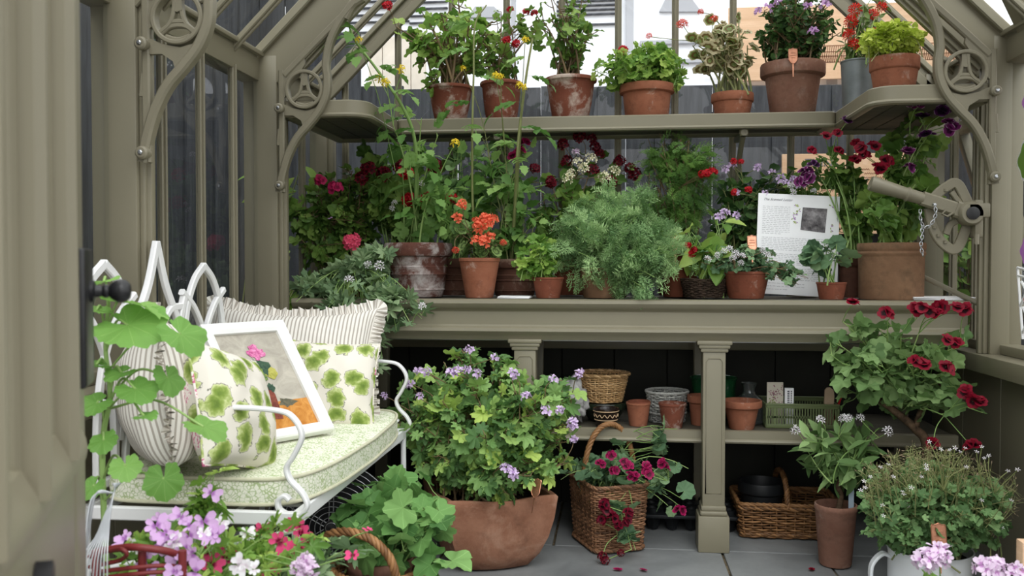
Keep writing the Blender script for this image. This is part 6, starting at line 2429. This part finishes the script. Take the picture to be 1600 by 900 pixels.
def trough(root, gs, gl, loc_):
    g = G()
    n6, PH0 = 4, math.radians(-112)
    prof = [(.105, 0), (.128, .004), (.165, .045), (.193, .1), (.211, .16), (.219, .205), (.222, .222), (.215, .228), (.198, .226), (.192, .215), (.185, .15)]
    V, F = [], []
    K = 48
    for r_, z in prof:
        for j in range(K):
            q_ = 2 * PI * j / K + PH0
            f = math.cos(PI / n6) / math.cos(((q_ - PH0) % (2 * PI / n6)) - PI / n6)
            wq = .86 - .35 * max(0, 1 - z / .12)
            f = (wq * f + 1 - wq) * 1.07
            V.append((r_ * f * math.cos(q_) * 1.03, r_ * f * math.sin(q_) * .92, z + (.005 * math.cos(n6 * (q_ - PH0)) if z > .19 else 0)))
    m = len(prof)
    F = [(i * K + j, i * K + (j + 1) % K, (i + 1) * K + (j + 1) % K, (i + 1) * K + j) for i in range(m - 1) for j in range(K)]
    F.append(tuple(range(K))[::-1])
    g.add(V, F)
    g.obj('trough', M_TC['trough'], root, True, 50)
    g = G()
    disc(g, .19, .195, 48, bump=.006)
    for a_ in g.v:
        for p_ in a_:
            q_ = math.atan2(p_[1], p_[0]) - PH0
            f = .86 * math.cos(PI / n6) / math.cos((q_ % (2 * PI / n6)) - PI / n6) + .14
            p_[0] *= f * 1.07
            p_[1] *= f
    g.obj('soil', M_SOIL, root, True)


plant('potted_pelargonium', 'huge lilac flowered bush in the faceted terracotta trough on the floor', 'potted plant', c, None,
      [(755, 665, 135, 85, 2.78, .22, 12), (735, 590, 75, 40, 2.78, .13, 3.5), (835, 650, 66, 60, 2.74, .13, 4), (660, 650, 56, 66, 2.80, .13, 3), (870, 615, 34, 28, 2.76, .06, 1.4), (730, 562, 20, 18, 2.78, .04, .7), (790, 740, 70, 36, 2.66, .08, 2.4), (880, 720, 36, 40, 2.74, .08, 1.6), (665, 735, 40, 40, 2.74, .08, 1.4)],
      'scent', .029, 150, 17, L['bush'], ST['brown'], 41, sr=.004, pet=.032, tmin=.3, fill=.55, base=c + Vector((0, 0, .19)), extra=trough, spread=.05,
      flowers=[('u_lilac', .0165, [(732, 546, 2.68), (772, 558, 2.68), (655, 580, 2.66), (667, 580, 2.66), (704, 582, 2.62), (713, 580, 2.62), (728, 577, 2.64), (800, 582, 2.64), (805, 585, 2.64), (745, 582, 2.64), (864, 592, 2.66), (904, 584, 2.66), (895, 665, 2.64), (893, 660, 2.64), (875, 640, 2.62), (852, 640, 2.6), (800, 737, 2.54), (803, 742, 2.54), (790, 730, 2.54), (822, 618, 2.58), (600, 618, 2.7), (655, 618, 2.66), (640, 600, 2.7), (897, 686, 2.66)])],
      tags=[(W(838, 762, 2.62), (-.5, -.8, .3), .05)])

# tall square wicker basket with trailing cerise pelargonium
c = Vector((-.022, 3.0, .0035))
cb = [WZ(891, 836, .0035), WZ(933, 867, .0035), WZ(1011, 859, .0035)]
ctr = Vector((cb[0] + cb[2])) / 2
ux = (cb[2] - cb[1])
ang_ = math.atan2(ux.y, ux.x)
ha, hb = ux.length / 2 / .93, (cb[0] - cb[1]).length / 2 / .93
bk_ = thing('wicker_basket', 'tall square brown wicker basket with an arched handle, holding a trailing cerise pelargonium', 'basket', (ctr.x, ctr.y, .0035), ang_)
bh = .215
g = G()
o_ = rrect(ha, hb, .03, 96)
wicker(g, o_, lambda q_: .90 + .14 * q_, bh, 30, 44, .0032, .003)
g.obj('weave', M_WILLOWD, bk_, True)
g = G()
Pz = np.concatenate([o_ * 1.04, np.full((96, 1), bh)], -1)
twist(g, Pz, .004, .0042, 3, 22, True)
g.obj('rim', M_WILLOWD, bk_, True)
g = G()
Pz = np.concatenate([o_ * .93, np.full((96, 1), .008)], -1)
twist(g, Pz, .004, .0042, 3, 22, True)
box(g, (-ha * .86, -hb * .86, .003), (ha * .86, hb * .86, .008))
g.obj('base', M_WILLOWD, bk_, True)
g = G()
q_ = np.linspace(0, PI, 40)
hp = np.stack([-ha * .98 * np.cos(q_) * 1.0, np.full(40, -hb * .1), bh - .04 + .225 * np.sin(q_) ** .8], -1)
twist(g, hp, .0055, .0052, 4, 7)
g.obj('handle', M_WILLOW, bk_, True)
c = Vector((ctr.x, ctr.y, .02))
plant('potted_pelargonium', 'trailing ivy leaved pelargonium with cerise flowers tumbling out of the tall wicker basket', 'potted plant', c, ('std', .07, .052, .15, M_TC['plain']),
      [(950, 745, 60, 26, 3.0, .09, 6), (1020, 745, 50, 22, 2.96, .07, 3), (1060, 765, 34, 40, 2.92, .06, 2), (1050, 695, 20, 40, 2.96, .05, 1), (905, 750, 30, 20, 2.92, .05, 1.2), (960, 800, 36, 44, 2.82, .02, 1.2), (985, 850, 26, 22, 2.80, .02, .7), (955, 700, 20, 26, 2.96, .04, .5)], 'zonal', .026, 40, 5, L['blue'], ST['green'], 42, sr=.0026, pet=.024, tmin=.3, hang=.9,
      flowers=[('u_cerise', .017, [(938, 724, 2.88), (955, 712, 2.9), (960, 735, 2.86), (980, 728, 2.86), (975, 722, 2.86), (992, 743, 2.86), (1010, 730, 2.88), (1012, 740, 2.86), (1035, 724, 2.88), (1040, 732, 2.88), (1062, 797, 2.86), (985, 742, 2.84)]),
               ('u_maroon', .017, [(948, 798, 2.80), (958, 808, 2.79), (940, 812, 2.80), (967, 820, 2.79), (982, 802, 2.79), (980, 814, 2.79), (945, 788, 2.8)]), ('u_darkred', .014, [(970, 864, 2.78), (946, 874, 2.78), (941, 868, 2.78)])])
# fallen petals on the slabs
for i, (px, py) in enumerate(((965, 890), (1268, 890), (1006, 891))):
    p = WZ(px, py, .0045)
    t = thing('fallen_petal', ['fallen cerise petals on the slab before the tall wicker basket', 'dark red fallen petal on the slab left of the woody potted plant', 'dark fallen petal right of those before the wicker basket'][i], 'petal', p, i * 1.1, 'fallen petals on the paving')
    o = bpy.data.objects.new('petal', FLOWER['s_cerise' if i != 1 else 's_crimson'][0])
    COL.objects.link(o)
    o.parent = t
    o.matrix_local = Matrix.LocRotScale(Vector((0, 0, .001)), Euler((.1, .05, 0)), (.014, .009, .006))

# black seed trays under the bench
for i, (px0, px1, Y, lab) in enumerate(((1005, 1150, 3.25, 'black plastic seed tray on the floor behind the bench post'), (905, 1000, 3.38, 'black plastic seed tray at the back, behind the tall wicker basket'))):
    x0, x1 = W(px0, 800, Y).x, W(px1, 800, Y).x
    t = thing('seed_tray', lab, 'tray', ((x0 + x1) / 2, Y, .0035), 0, 'black trays under the bench')
    hw = (x1 - x0) / 2
    g = G()
    box(g, (-hw, -.11, .045), (hw, .11, .058), .003)
    for k in range(5):
        for j in (-1, 0, 1):
            cx = -hw + 2 * hw * (k + .5) / 5
            lathe(g, [(hw * .1, 0), (hw * .17, .05)], 4, (cx, j * .07, 0))
            lathe(g, [(hw * .15, .058), (hw * .17, .075), (hw * .12, .075)], 12, (cx, j * .07, 0))
    g.obj('tray', M_BLACKP, t, True, 35)

# low rectangular wicker basket
x0, x1 = WZ(1157, 840, .0035), WZ(1312, 842, .0035)
c = Vector(((x0.x + x1.x) / 2, x0.y + .12, .0035))
t = thing('wicker_basket', 'low oblong wicker basket with a handle under the right half of the bench', 'basket', c)
ha, hb, bh = (x1.x - x0.x) / 2, .12, .115
g = G()
o_ = rrect(ha, hb, .02, 110)
wicker(g, o_, lambda q_: .97 + .06 * q_, bh, 14, 40, .0034, .0045)
g.obj('weave', M_WILLOW, t, True)
g = G()
for zz, s_ in ((bh, 1.03), (bh - .012, 1.03), (.012, .97)):
    twist(g, np.concatenate([o_ * s_, np.full((110, 1), zz)], -1), .004, .0042, 3, 20, True)
box(g, (-ha * .94, -hb * .94, .003), (ha * .94, hb * .94, .008))
g.obj('rim', M_WILLOW, t, True)
g = G()
q_ = np.linspace(0, PI, 40)
hp = np.stack([np.full(40, -.012), -hb * 1.02 * np.cos(q_), bh - .01 + .10 * np.sin(q_) ** .7], -1)
twist(g, hp, .0055, .0052, 4, 7)
g.obj('handle', M_WILLOW, t, True)
l = Vector((W(1190, 780, c.y).x, c.y, .013))
r = 36 * mpp(l)
t = thing('plastic_pot', 'black plastic pot lying in the left half of the low wicker basket', 'pot', l)
pot(t, 'std', r, r * .8, W(1190, 757, c.y - .06).z - .013, M_BLACKP, soil=False)

# terracotta pot with a woody white flowered plant
c = fl(1309, 2.86)
r, h = potdim(1277, 1341, 787, 2.86, .0035)


def wlabel(root, gs, gl, loc_):
    g = G()
    p = Vector(W(1330, 780, 2.83)) - loc_
    box(g, (p.x - .008, p.y - .001, p.z - .03), (p.x + .008, p.y + .001, p.z + .04), .0006)
    o = g.obj('plant_label', simple('pale_blue_label', (150, 164, 176), .6, .3), root)
    o['label'] = 'pale blue plastic plant label'


plant('potted_pelargonium', 'woody stemmed plant with pointed leaves and white flowers in a floor pot', 'potted plant', c, ('tall', r, r * .76, h, M_TC['pink']),
      [(1318, 705, 56, 34, 2.86, .11, 6), (1365, 690, 26, 24, 2.84, .05, 1.2), (1270, 690, 24, 22, 2.84, .05, 1), (1322, 740, 26, 20, 2.84, .06, 1)], 'oblong', .06, 26, 8, L['soft'], ST['green'], 43, sr=.003, pet=.008, tmin=.35, base=W(1314, 750, 2.86),
      woody=[([c + Vector((.005, 0, h * .82)), W(1314, 775, 2.86), W(1310, 760, 2.86), W(1315, 745, 2.86)], .010, .007)], extra=wlabel,
      flowers=[('u_white', .016, [(1243, 672, 2.78), (1281, 655, 2.78), (1318, 652, 2.78), (1345, 652, 2.78), (1387, 673, 2.76), (1325, 653, 2.78)])])

# white enamel pot with a frothy small leaved bush
c = fl(1457, 2.50)
M_ENAM = simple('white_enamel', (240, 243, 246), .22, .5, var=.03)
r, h = 62 * mpp(W(1452, 870, 2.5)), W(1452, 870, 2.42).z - .0035


def enamel(root, gs, gl, loc_):
    g = G()
    lathe(g, [(0, 0), (r * .84, 0), (r * .9, .008), (r * .98, h * .4), (r * .97, h * .9), (r * 1.0, h * .97), (r * 1.03, h), (r * .99, h), (r * .94, h * .93), (r * .9, h * .6)], 44)
    g.obj('pot', M_ENAM, root, True, 50)
    g = G()
    hp = bez([Vector((-r * .97, -.01, h * .30)), Vector((-r * 1.4, -.02, h * .36)), Vector((-r * 1.46, -.02, h * .7)), Vector((-r * 1.2, -.015, h * .9)), Vector((-r * .97, -.01, h * .86))], 8)
    sweep(g, rsec(.008, .026, .35), hp, (0, 1, 0))
    g.obj('handle', M_ENAM, root, True, 40)
    g = G()
    disc(g, r * .93, h * .85, 24, bump=.006)
    g.obj('soil', M_SOIL, root, True)


tiny = []
for px, py in ((1376, 730), (1448, 733), (1447, 727), (1424, 762), (1396, 745), (1410, 768), (1421, 792), (1417, 788), (1379, 790), (1380, 806), (1378, 814), (1552, 805), (1566, 825), (1534, 782), (1500, 706), (1484, 703), (1492, 700), (1545, 712), (1538, 716), (1508, 700), (1470, 702), (1534, 698), (1526, 706), (1388, 726), (1350, 752), (1352, 762), (1452, 690), (1590, 734), (1575, 736), (1565, 775), (1580, 782), (1418, 765), (1412, 772), (1360, 745), (1345, 766), (1440, 745), (1510, 730), (1480, 745)):
    tiny.append((px, py, 2.5 - .17 + .1 * RNG.random()))
plant('potted_pelargonium', 'frothy small leaved bush with tiny white flowers in the white enamel pot', 'potted plant', c, None,
      [(1460, 790, 105, 62, 2.5, .2, 12), (1390, 810, 52, 46, 2.48, .12, 3), (1520, 800, 56, 50, 2.5, .12, 3), (1450, 840, 90, 26, 2.42, .08, 2.5)], 'crisp', .0145, 140, 19, L['shade'], ST['olive'], 44, sr=.0025, pet=.02, fill=.6, tmin=.35, extra=enamel, base=c + Vector((0, 0, h * .85)), spread=.04,
      flowers=[('s_white', .0062, tiny)], fname='flower', tags=[(W(1467, 838, 2.34), (0, -1, .2), .06)])


def sprays():
    """airy seed sprays above the frothy bush"""
    root = [o for o in bpy.data.objects if o.get('label', '').startswith('frothy small leaved')][0]
    r_ = np.random.default_rng(77)
    g, gb = G(), G()
    for k in range(240):
        q_ = r_.random()
        px = 1345 + 245 * r_.random()
        py = 700 + 90 * abs((px - 1450) / 130) ** 1.7 * .6 + 50 * r_.random()
        py = min(py, 850)
        Y = 2.5 + r_.normal() * .09
        tip = Vector(W(px, py, Y)) - root.location
        b_ = tip * .78 + Vector((r_.normal() * .01, r_.normal() * .01, -.01))
        tube(g, [b_, (tip + b_) / 2 + Vector((r_.normal() * .006, 0, .004)), tip], [.0011, .0009, .0006], 4, var=r_.random())
        for j in range(5):
            d = nrm(r_.normal(size=3) + np.array([0, 0, .4])) * (.010 + .014 * r_.random())
            e_ = np.array(tip) + d
            tube(g, [tip, e_], [.0006, .0004], 4, var=r_.random())
            place(gb, LEAF['thread'][0], e_[None], nrm(d)[None], nrm(r_.normal(size=(1, 3))), np.array([.007 + .004 * r_.random()]), r_.random(1))
    g.obj('seed_stalks', ST['olive'], root, True)
    gb.obj('seed_heads', leafmat('seed_head_brown', [(112, 92, 76), (140, 122, 98), (128, 138, 92)], trans=.1), root, True)


sprays()

# old maroon pelargonium on a leaning woody trunk, right
c = fl(1452, 2.88)
plant('potted_pelargonium', 'old woody pelargonium with deep red flowers leaning out in the right corner', 'potted plant', c, ('std', .09, .066, .17, M_TC['brown']),
      [(1395, 590, 105, 62, 2.86, .16, 10), (1345, 575, 56, 56, 2.84, .1, 4.5), (1312, 595, 30, 40, 2.82, .06, 1.6), (1450, 555, 60, 50, 2.82, .1, 3.4), (1400, 640, 60, 30, 2.8, .08, 2), (1490, 655, 50, 34, 2.78, .07, 1.6), (1340, 540, 40, 36, 2.84, .05, 1), (1455, 620, 50, 50, 2.84, .09, 2.4), (1405, 528, 50, 30, 2.80, .06, 1.6), (1475, 525, 38, 30, 2.78, .05, 1.2), (1335, 505, 26, 26, 2.80, .04, .8)], 'crisp', .036, 40, 5, L['soft'], ST['green'], 45, sr=.004, pet=.038, tmin=.35, fill=.55, base=W(1400, 632, 2.86),
      woody=[([c + Vector((0, 0, .14)), W(1448, 700, 2.87), W(1430, 670, 2.86), W(1395, 640, 2.86), W(1360, 615, 2.86)], .017, .009), ([W(1430, 670, 2.86), W(1440, 640, 2.85), W(1470, 600, 2.84)], .010, .006)],
      flowers=[('u_crimson', .021, [(1332, 474, 2.72), (1440, 482, 2.70), (1452, 486, 2.70), (1464, 490, 2.70), (1430, 484, 2.72), (1470, 480, 2.72), (1495, 480, 2.70), (1508, 484, 2.70), (1386, 490, 2.74), (1480, 531, 2.68), (1495, 535, 2.68), (1430, 565, 2.66), (1443, 570, 2.66), (1478, 576, 2.68), (1520, 625, 2.66), (1528, 628, 2.66), (1508, 612, 2.68), (1458, 692, 2.68), (1520, 697, 2.68)])])

# peppermint scented plant in a wicker trug by the loveseat
c = fl(592, 2.02)
r, h = .075, W(592, 880, 1.95).z - .02
tr = thing('wicker_trug', 'brown wicker trug with a looped handle on the floor before the loveseat', 'basket', c, .2)
g = G()
a = np.linspace(0, 2 * PI, 80, endpoint=False)
wicker(g, np.stack([.105 * np.cos(a), .12 * np.sin(a)], -1), lambda q_: .85 + .2 * q_, h * .97, 28, 32, .0034, .0036)
g.obj('weave', M_WILLOW, tr, True)
g = G()
twist(g, np.stack([.112 * np.cos(a), .128 * np.sin(a), np.full(80, h * .97)], -1), .005, .005, 3, 20, True)
lathe(g, [(0, .002), (.085, .002), (.085, .008), (0, .008)], 30, sy=1.1)
g.obj('rim', M_WILLOW, tr, True)
g = G()
hp = bez([W(482, 890, 1.97) - c, W(494, 850, 1.95) - c, W(525, 832, 1.92) - c, W(560, 834, 1.89) - c, W(590, 850, 1.88) - c, W(612, 878, 1.88) - c, W(622, 920, 1.89) - c], 8)
twist(g, [tr.matrix_basis.to_3x3().inverted() @ Vector(p) for p in hp], .0055, .0052, 4, 6)
g.obj('handle', M_WILLOW, tr, True)
c2 = Vector((c.x, c.y, .013))
plant('potted_pelargonium', 'velvety peppermint leaved pelargonium in a pot inside the wicker trug', 'potted plant', c2, ('tall', .078, .058, h - .0, M_TC['pink']),
      [(610, 800, 60, 48, 2.05, .12, 6), (572, 790, 34, 40, 2.1, .1, 2), (650, 780, 46, 30, 2.0, .08, 2.6), (680, 820, 34, 36, 1.98, .05, 1.8), (620, 850, 60, 30, 1.95, .07, 2), (690, 880, 26, 16, 1.95, .03, .6)], 'mint', .037, 28, 5, L['mint'], ST['green'], 46, sr=.0028, pet=.06, tmin=.4, fill=.6)

# ---------------------------------------------------------------- near plants, out of focus
c = fl(245, 1.45)
plant('potted_pelargonium', 'lilac and white flowered pelargonium in the left corner, nearest the loveseat frame', 'potted plant', c, ('std', .11, .08, .26, M_TC['worn']),
      [(300, 875, 110, 40, 1.42, .12, 8), (330, 770, 22, 40, 1.5, .03, 1.0), (430, 850, 60, 30, 1.45, .06, 2)], 'cut', .026, 44, 11, L['bright'], ST['green'], 51, 'potted plants in the near left corner', sr=.0022, pet=.02,
      flowers=[('s_mauve', .0185, [(250, 812, 1.38), (243, 822, 1.36), (258, 832, 1.34), (268, 842, 1.34), (283, 808, 1.38), (296, 822, 1.37), (318, 815, 1.38), (338, 838, 1.36), (330, 836, 1.36), (196, 840, 1.4), (190, 846, 1.4), (292, 858, 1.32), (302, 864, 1.31), (278, 870, 1.32), (285, 878, 1.3), (275, 893, 1.28), (330, 770, 1.46), (228, 872, 1.3), (230, 888, 1.3), (305, 894, 1.3), (248, 846, 1.36), (262, 850, 1.35), (296, 838, 1.36)], (0, -.95, .3)),
               ('s_white2', .0135, [(318, 832, 1.36), (345, 816, 1.4), (350, 822, 1.4), (276, 848, 1.34), (205, 852, 1.4), (222, 852, 1.4), (385, 832, 1.42), (378, 878, 1.3), (372, 884, 1.3), (384, 886, 1.3), (398, 890, 1.32), (270, 858, 1.33)], (0, -.95, .3)),
               ('u_palepink', .017, [(474, 880, 1.36), (480, 888, 1.36), (468, 888, 1.36), (478, 876, 1.36)], (0, -.9, .4))])
c = fl(395, 1.62)
plant('potted_pelargonium', 'hot pink blotched regal pelargonium under the scrolled arm of the loveseat', 'potted plant', c, ('std', .10, .075, .24, M_TC['worn']),
      [(440, 885, 70, 24, 1.6, .08, 4), (510, 880, 40, 26, 1.58, .06, 2), (340, 880, 50, 20, 1.6, .07, 2)], 'cut', .036, 26, 8, L['grey'], ST['green'], 52, 'potted plants in the near left corner', sr=.0025, pet=.022,
      flowers=[('s_hotpink', .0185, [(410, 828, 1.5), (326, 862, 1.40), (330, 882, 1.40), (446, 854, 1.48), (436, 846, 1.47), (465, 822, 1.52), (482, 845, 1.5), (468, 858, 1.48), (455, 868, 1.47), (410, 896, 1.44), (352, 870, 1.42), (422, 898, 1.44), (470, 832, 1.51)], (0, -.95, .25)), ('s_hotpink', .012, [(552, 868, 1.54), (575, 828, 1.60)])])
# cucumber plant behind the door knob
c = fl(168, 1.48)


def cuke(root, gs, gl, loc_):
    b_ = np.array([0, 0, .22])
    leaves = [((200, 508), (.9, -.3, -.15), (.05, -.5, .85), 62, .6), ((282, 522), (.9, -.1, -.6), (.55, -.35, .75), 44, .5), ((205, 474), (.9, .1, -.1), (0, .10, 1), 58, .95), ((162, 440), (.5, -.2, .2), (0, -.2, 1), 26, .95),
              ((262, 590), (.5, -.3, -.7), (.85, -.3, .3), 32, .5), ((318, 667), (.85, -.1, -.25), (.1, -.1, 1), 40, .7), ((256, 748), (.25, -.4, -.85), (.3, -.9, .25), 34, .15), ((152, 630), (-.3, -.5, -.2), (0, -.7, .6), 28, .35), ((162, 688), (.3, -.5, -.3), (.1, -.8, .6), 26, .25),
              ((212, 608), (.6, -.3, -.2), (.1, -.4, .9), 36, .4), ((190, 582), (-.3, -.5, -.1), (0, -.3, .9), 28, .6), ((146, 760), (-.2, -.5, -.5), (0, -.8, .5), 22, .4), ((196, 728), (.4, -.5, -.4), (.2, -.6, .8), 28, .7), ((150, 570), (-.3, -.4, .1), (0, -.3, 1), 30, .3), ((150, 485), (-.4, -.3, .1), (0, -.2, 1), 34, .8), ((225, 650), (.7, -.2, .1), (0, -.2, 1), 22, .5)]
    vinep = bez([b_, Vector(W(160, 720, 1.48)) - loc_, Vector(W(172, 620, 1.46)) - loc_, Vector(W(165, 540, 1.46)) - loc_, Vector(W(172, 450, 1.46)) - loc_], 8)
    tube(gs, vinep, np.linspace(.006, .003, len(vinep)), 7)
    for (px, py), d, n_, s_, vv in leaves:
        p = np.array(Vector(W(px, py, 1.38 + RNG.random() * .06)) - loc_)
        i = int(np.argmin(np.linalg.norm(vinep - (p - np.array([.06, 0, .05])), axis=1)))
        tube(gs, bez([vinep[i], (vinep[i] + p) / 2 + np.array([0, 0, .03]), p], 6), .0022, 6)
        place(gl, LEAF['big'][int(px) % 2], p[None], np.array([d], float), nrm(np.array([n_], float)), np.array([s_ * .00098]), np.array([vv]))


plant('potted_cucumber', 'large leaved cucumber vine climbing beside the black door knob', 'potted plant', c, ('std', .11, .08, .24, M_TC['plain']), [], 'small', .02, 0, 0, L['cucumber'], ST['green'], 53, extra=cuke, base=c)
# red looped metal hoop and clear wires
M_REDM = simple('red_coated_metal', (116, 40, 40), .45, .4, var=.12, sc=30)
M_WIREC = simple('silver_wire', (186, 190, 192), .35, .5, .6, var=.1)
p0 = W(210, 890, 1.30)
t = thing('metal_hoop', 'dull red looped metal hoop stand among the lilac flowers', 'plant stand', (p0.x, p0.y, .0035))


def lp(px, py, Y):
    return Vector(W(px, py, Y)) - t.location


g = G()
zt = lp(210, 862, 1.3).z
tube(g, bez([lp(150, 862, 1.32), lp(200, 855, 1.28), lp(240, 858, 1.28), lp(270, 864, 1.30), lp(300, 880, 1.34)], 8), .0058, 10)
g.obj('top_hoop', M_REDM, t, True)
for dy, x0 in ((0, 150), (.012, 160)):
    g = G()
    tube(g, bez([lp(140, 886, 1.3 + dy), lp(185, 876, 1.28 + dy), lp(198, 866, 1.26 + dy), lp(188, 858, 1.26 + dy), lp(165, 862, 1.28 + dy), lp(140, 870, 1.3)], 8), .0033, 8)
    g.obj('loop', M_REDM, t, True)
for y_ in (890, 900):
    g = G()
    tube(g, bez([lp(150, y_ + 4, 1.3), lp(200, y_ - 2, 1.27), lp(250, y_ - 6, 1.28), lp(290, y_ - 4, 1.32)], 8), .0034, 8)
    g.obj('lower_hoop', M_REDM, t, True)
for px in (222, 150, 285):
    g = G()
    q0 = lp(px, 860, 1.29)
    tube(g, [q0, Vector((q0.x, q0.y, 0))], .0065, 8)
    g.obj('leg', M_REDM, t, True)
p0 = W(160, 800, 1.24)
t = thing('wire_stand', 'bundle of thin silver wires splaying down beside the open door', 'plant stand', (p0.x, p0.y, .0035))
for i in range(9):
    g = G()
    x1 = 120 + 6 * i
    tube(g, bez([lp(176 + i * 1.5, 755, 1.24 + .003 * i), lp(178, 770, 1.24), lp(165 + i * .6 - (8 - i) * 1.4, 830, 1.22), lp(x1, 940, 1.2), Vector((lp(x1, 940, 1.2).x - .02, 0, 0))], 6), .0011, 6)
    g.obj('wire', M_WIREC, t, True)
for i in range(3):
    g = G()
    tube(g, bez([lp(176, 770, 1.24), lp(150, 772, 1.23), lp(138, 800 + 20 * i, 1.22), lp(128, 900, 1.2)], 6), .0014, 6)
    g.obj('wire', M_WIREC, t, True)

# right foreground
c = fl(1462, 1.9)
plant('potted_pelargonium', 'single pale lilac bloom in front of the white enamel pot', 'potted plant', c, ('std', .06, .045, .13, M_TC['plain']), [(1470, 960, 40, 40, 1.9, .05, 3)], 'zonal', .03, 10, 6, L['mid'], ST['green'], 54, 'lilac potted plants at the lower right edge', sr=.002,
      flowers=[('u_palepink', .026, [(1458, 868, 1.86), (1448, 875, 1.85), (1472, 866, 1.87)])])
c = fl(1575, 1.84)
plant('potted_pelargonium', 'pair of pale lilac blooms beside the wooden post in the lower right corner', 'potted plant', c, ('std', .06, .045, .13, M_TC['plain']), [(1560, 960, 40, 40, 1.84, .05, 3)], 'zonal', .03, 10, 6, L['mid'], ST['green'], 55, 'lilac potted plants at the lower right edge', sr=.002,
      flowers=[('u_palepink', .025, [(1542, 888, 1.8), (1552, 886, 1.8), (1580, 894, 1.8), (1590, 896, 1.78)])])
p = W(1603, 846, 1.86)
g = G()
box(g, (p.x - .010, 1.85, .0035), (p.x + .02, 1.88, p.z), .002)
tag(g.obj('wooden_stake', M_PLY, None, True, 35), 'pale wooden stake cut by the lower right picture edge', 'stake')

# ---------------------------------------------------------------- greenery and decals beyond the glass
p = fl(1490, 4.0)
plant('shrub', 'leafy shrub outside the right hand glass, behind the crank handle', 'shrub', Vector((W(1490, 450, 4.0).x, 4.0, -.03)), None,
      [(1490, 420, 50, 70, 4.0, .2, 8)], 'small', .04, 40, 12, L['mid'], ST['brown'], 61, sr=.005, pet=.03)
plant('shrub', 'thin climbing stems and leaves outside the far left glass', 'shrub', Vector((-1.45, 3.3, -.03)), None,
      [(470, 440, 40, 60, 3.62, .1, 5), (440, 250, 36, 70, 3.3, .1, 2.5)], 'oblong', .09, 16, 7, L['bright'], ST['olive'], 62, sr=.005, pet=.03, tmin=.6)
# window stickers on the near right pane
M_WS = simple('sticker_white', (235, 235, 235), .6, .2)
t = thing('window_sticker', 'flower and lattice chair sticker on the right hand glass at the picture edge', 'sticker', (1.174, 2.62, .66))


def on_glass(px, py):
    v = Vector(WX(px, py, 1.174)) - t.location
    return (0, v.y, v.z)


def sdisc(px, py, r_, mt, name, n=14, wob=.12):
    g = G()
    c_ = on_glass(px, py)
    V = [(-.001, c_[1], c_[2])] + [(-.001, c_[1] + r_ * (1 + wob * math.cos(5 * a_)) * math.cos(a_), c_[2] + r_ * (1 + wob * math.cos(5 * a_)) * math.sin(a_)) for a_ in np.linspace(0, 2 * PI, n * 2, endpoint=False)]
    g.add(V, [(0, 1 + i, 1 + (i + 1) % (n * 2)) for i in range(n * 2)])
    return g.obj(name, mt, t)


sdisc(1604, 250, .055, M_WS, 'leaf_border')
for o in (sdisc(1604, 250, .048, L['bright'], 'leaf'), sdisc(1604, 392, .035, P['mauve'], 'bloom'), sdisc(1606, 158, .03, P['mauve'], 'bloom'), sdisc(1606, 468, .02, P['coral'], 'bloom')):
    o.location.x -= .001
g = G()
for (x0, y0), (x1, y1) in (((1590, 418), (1612, 424)), ((1590, 430), (1612, 436)), ((1590, 418), (1598, 530)), ((1596, 440), (1612, 470)), ((1610, 440), (1594, 480)), ((1598, 480), (1612, 510)), ((1610, 490), (1598, 520))):
    tube(g, [on_glass(x0, y0), on_glass(x1, y1)], .004, 5)
g.obj('lattice_chair', M_WS, t)
bpy.context.view_layer.update()
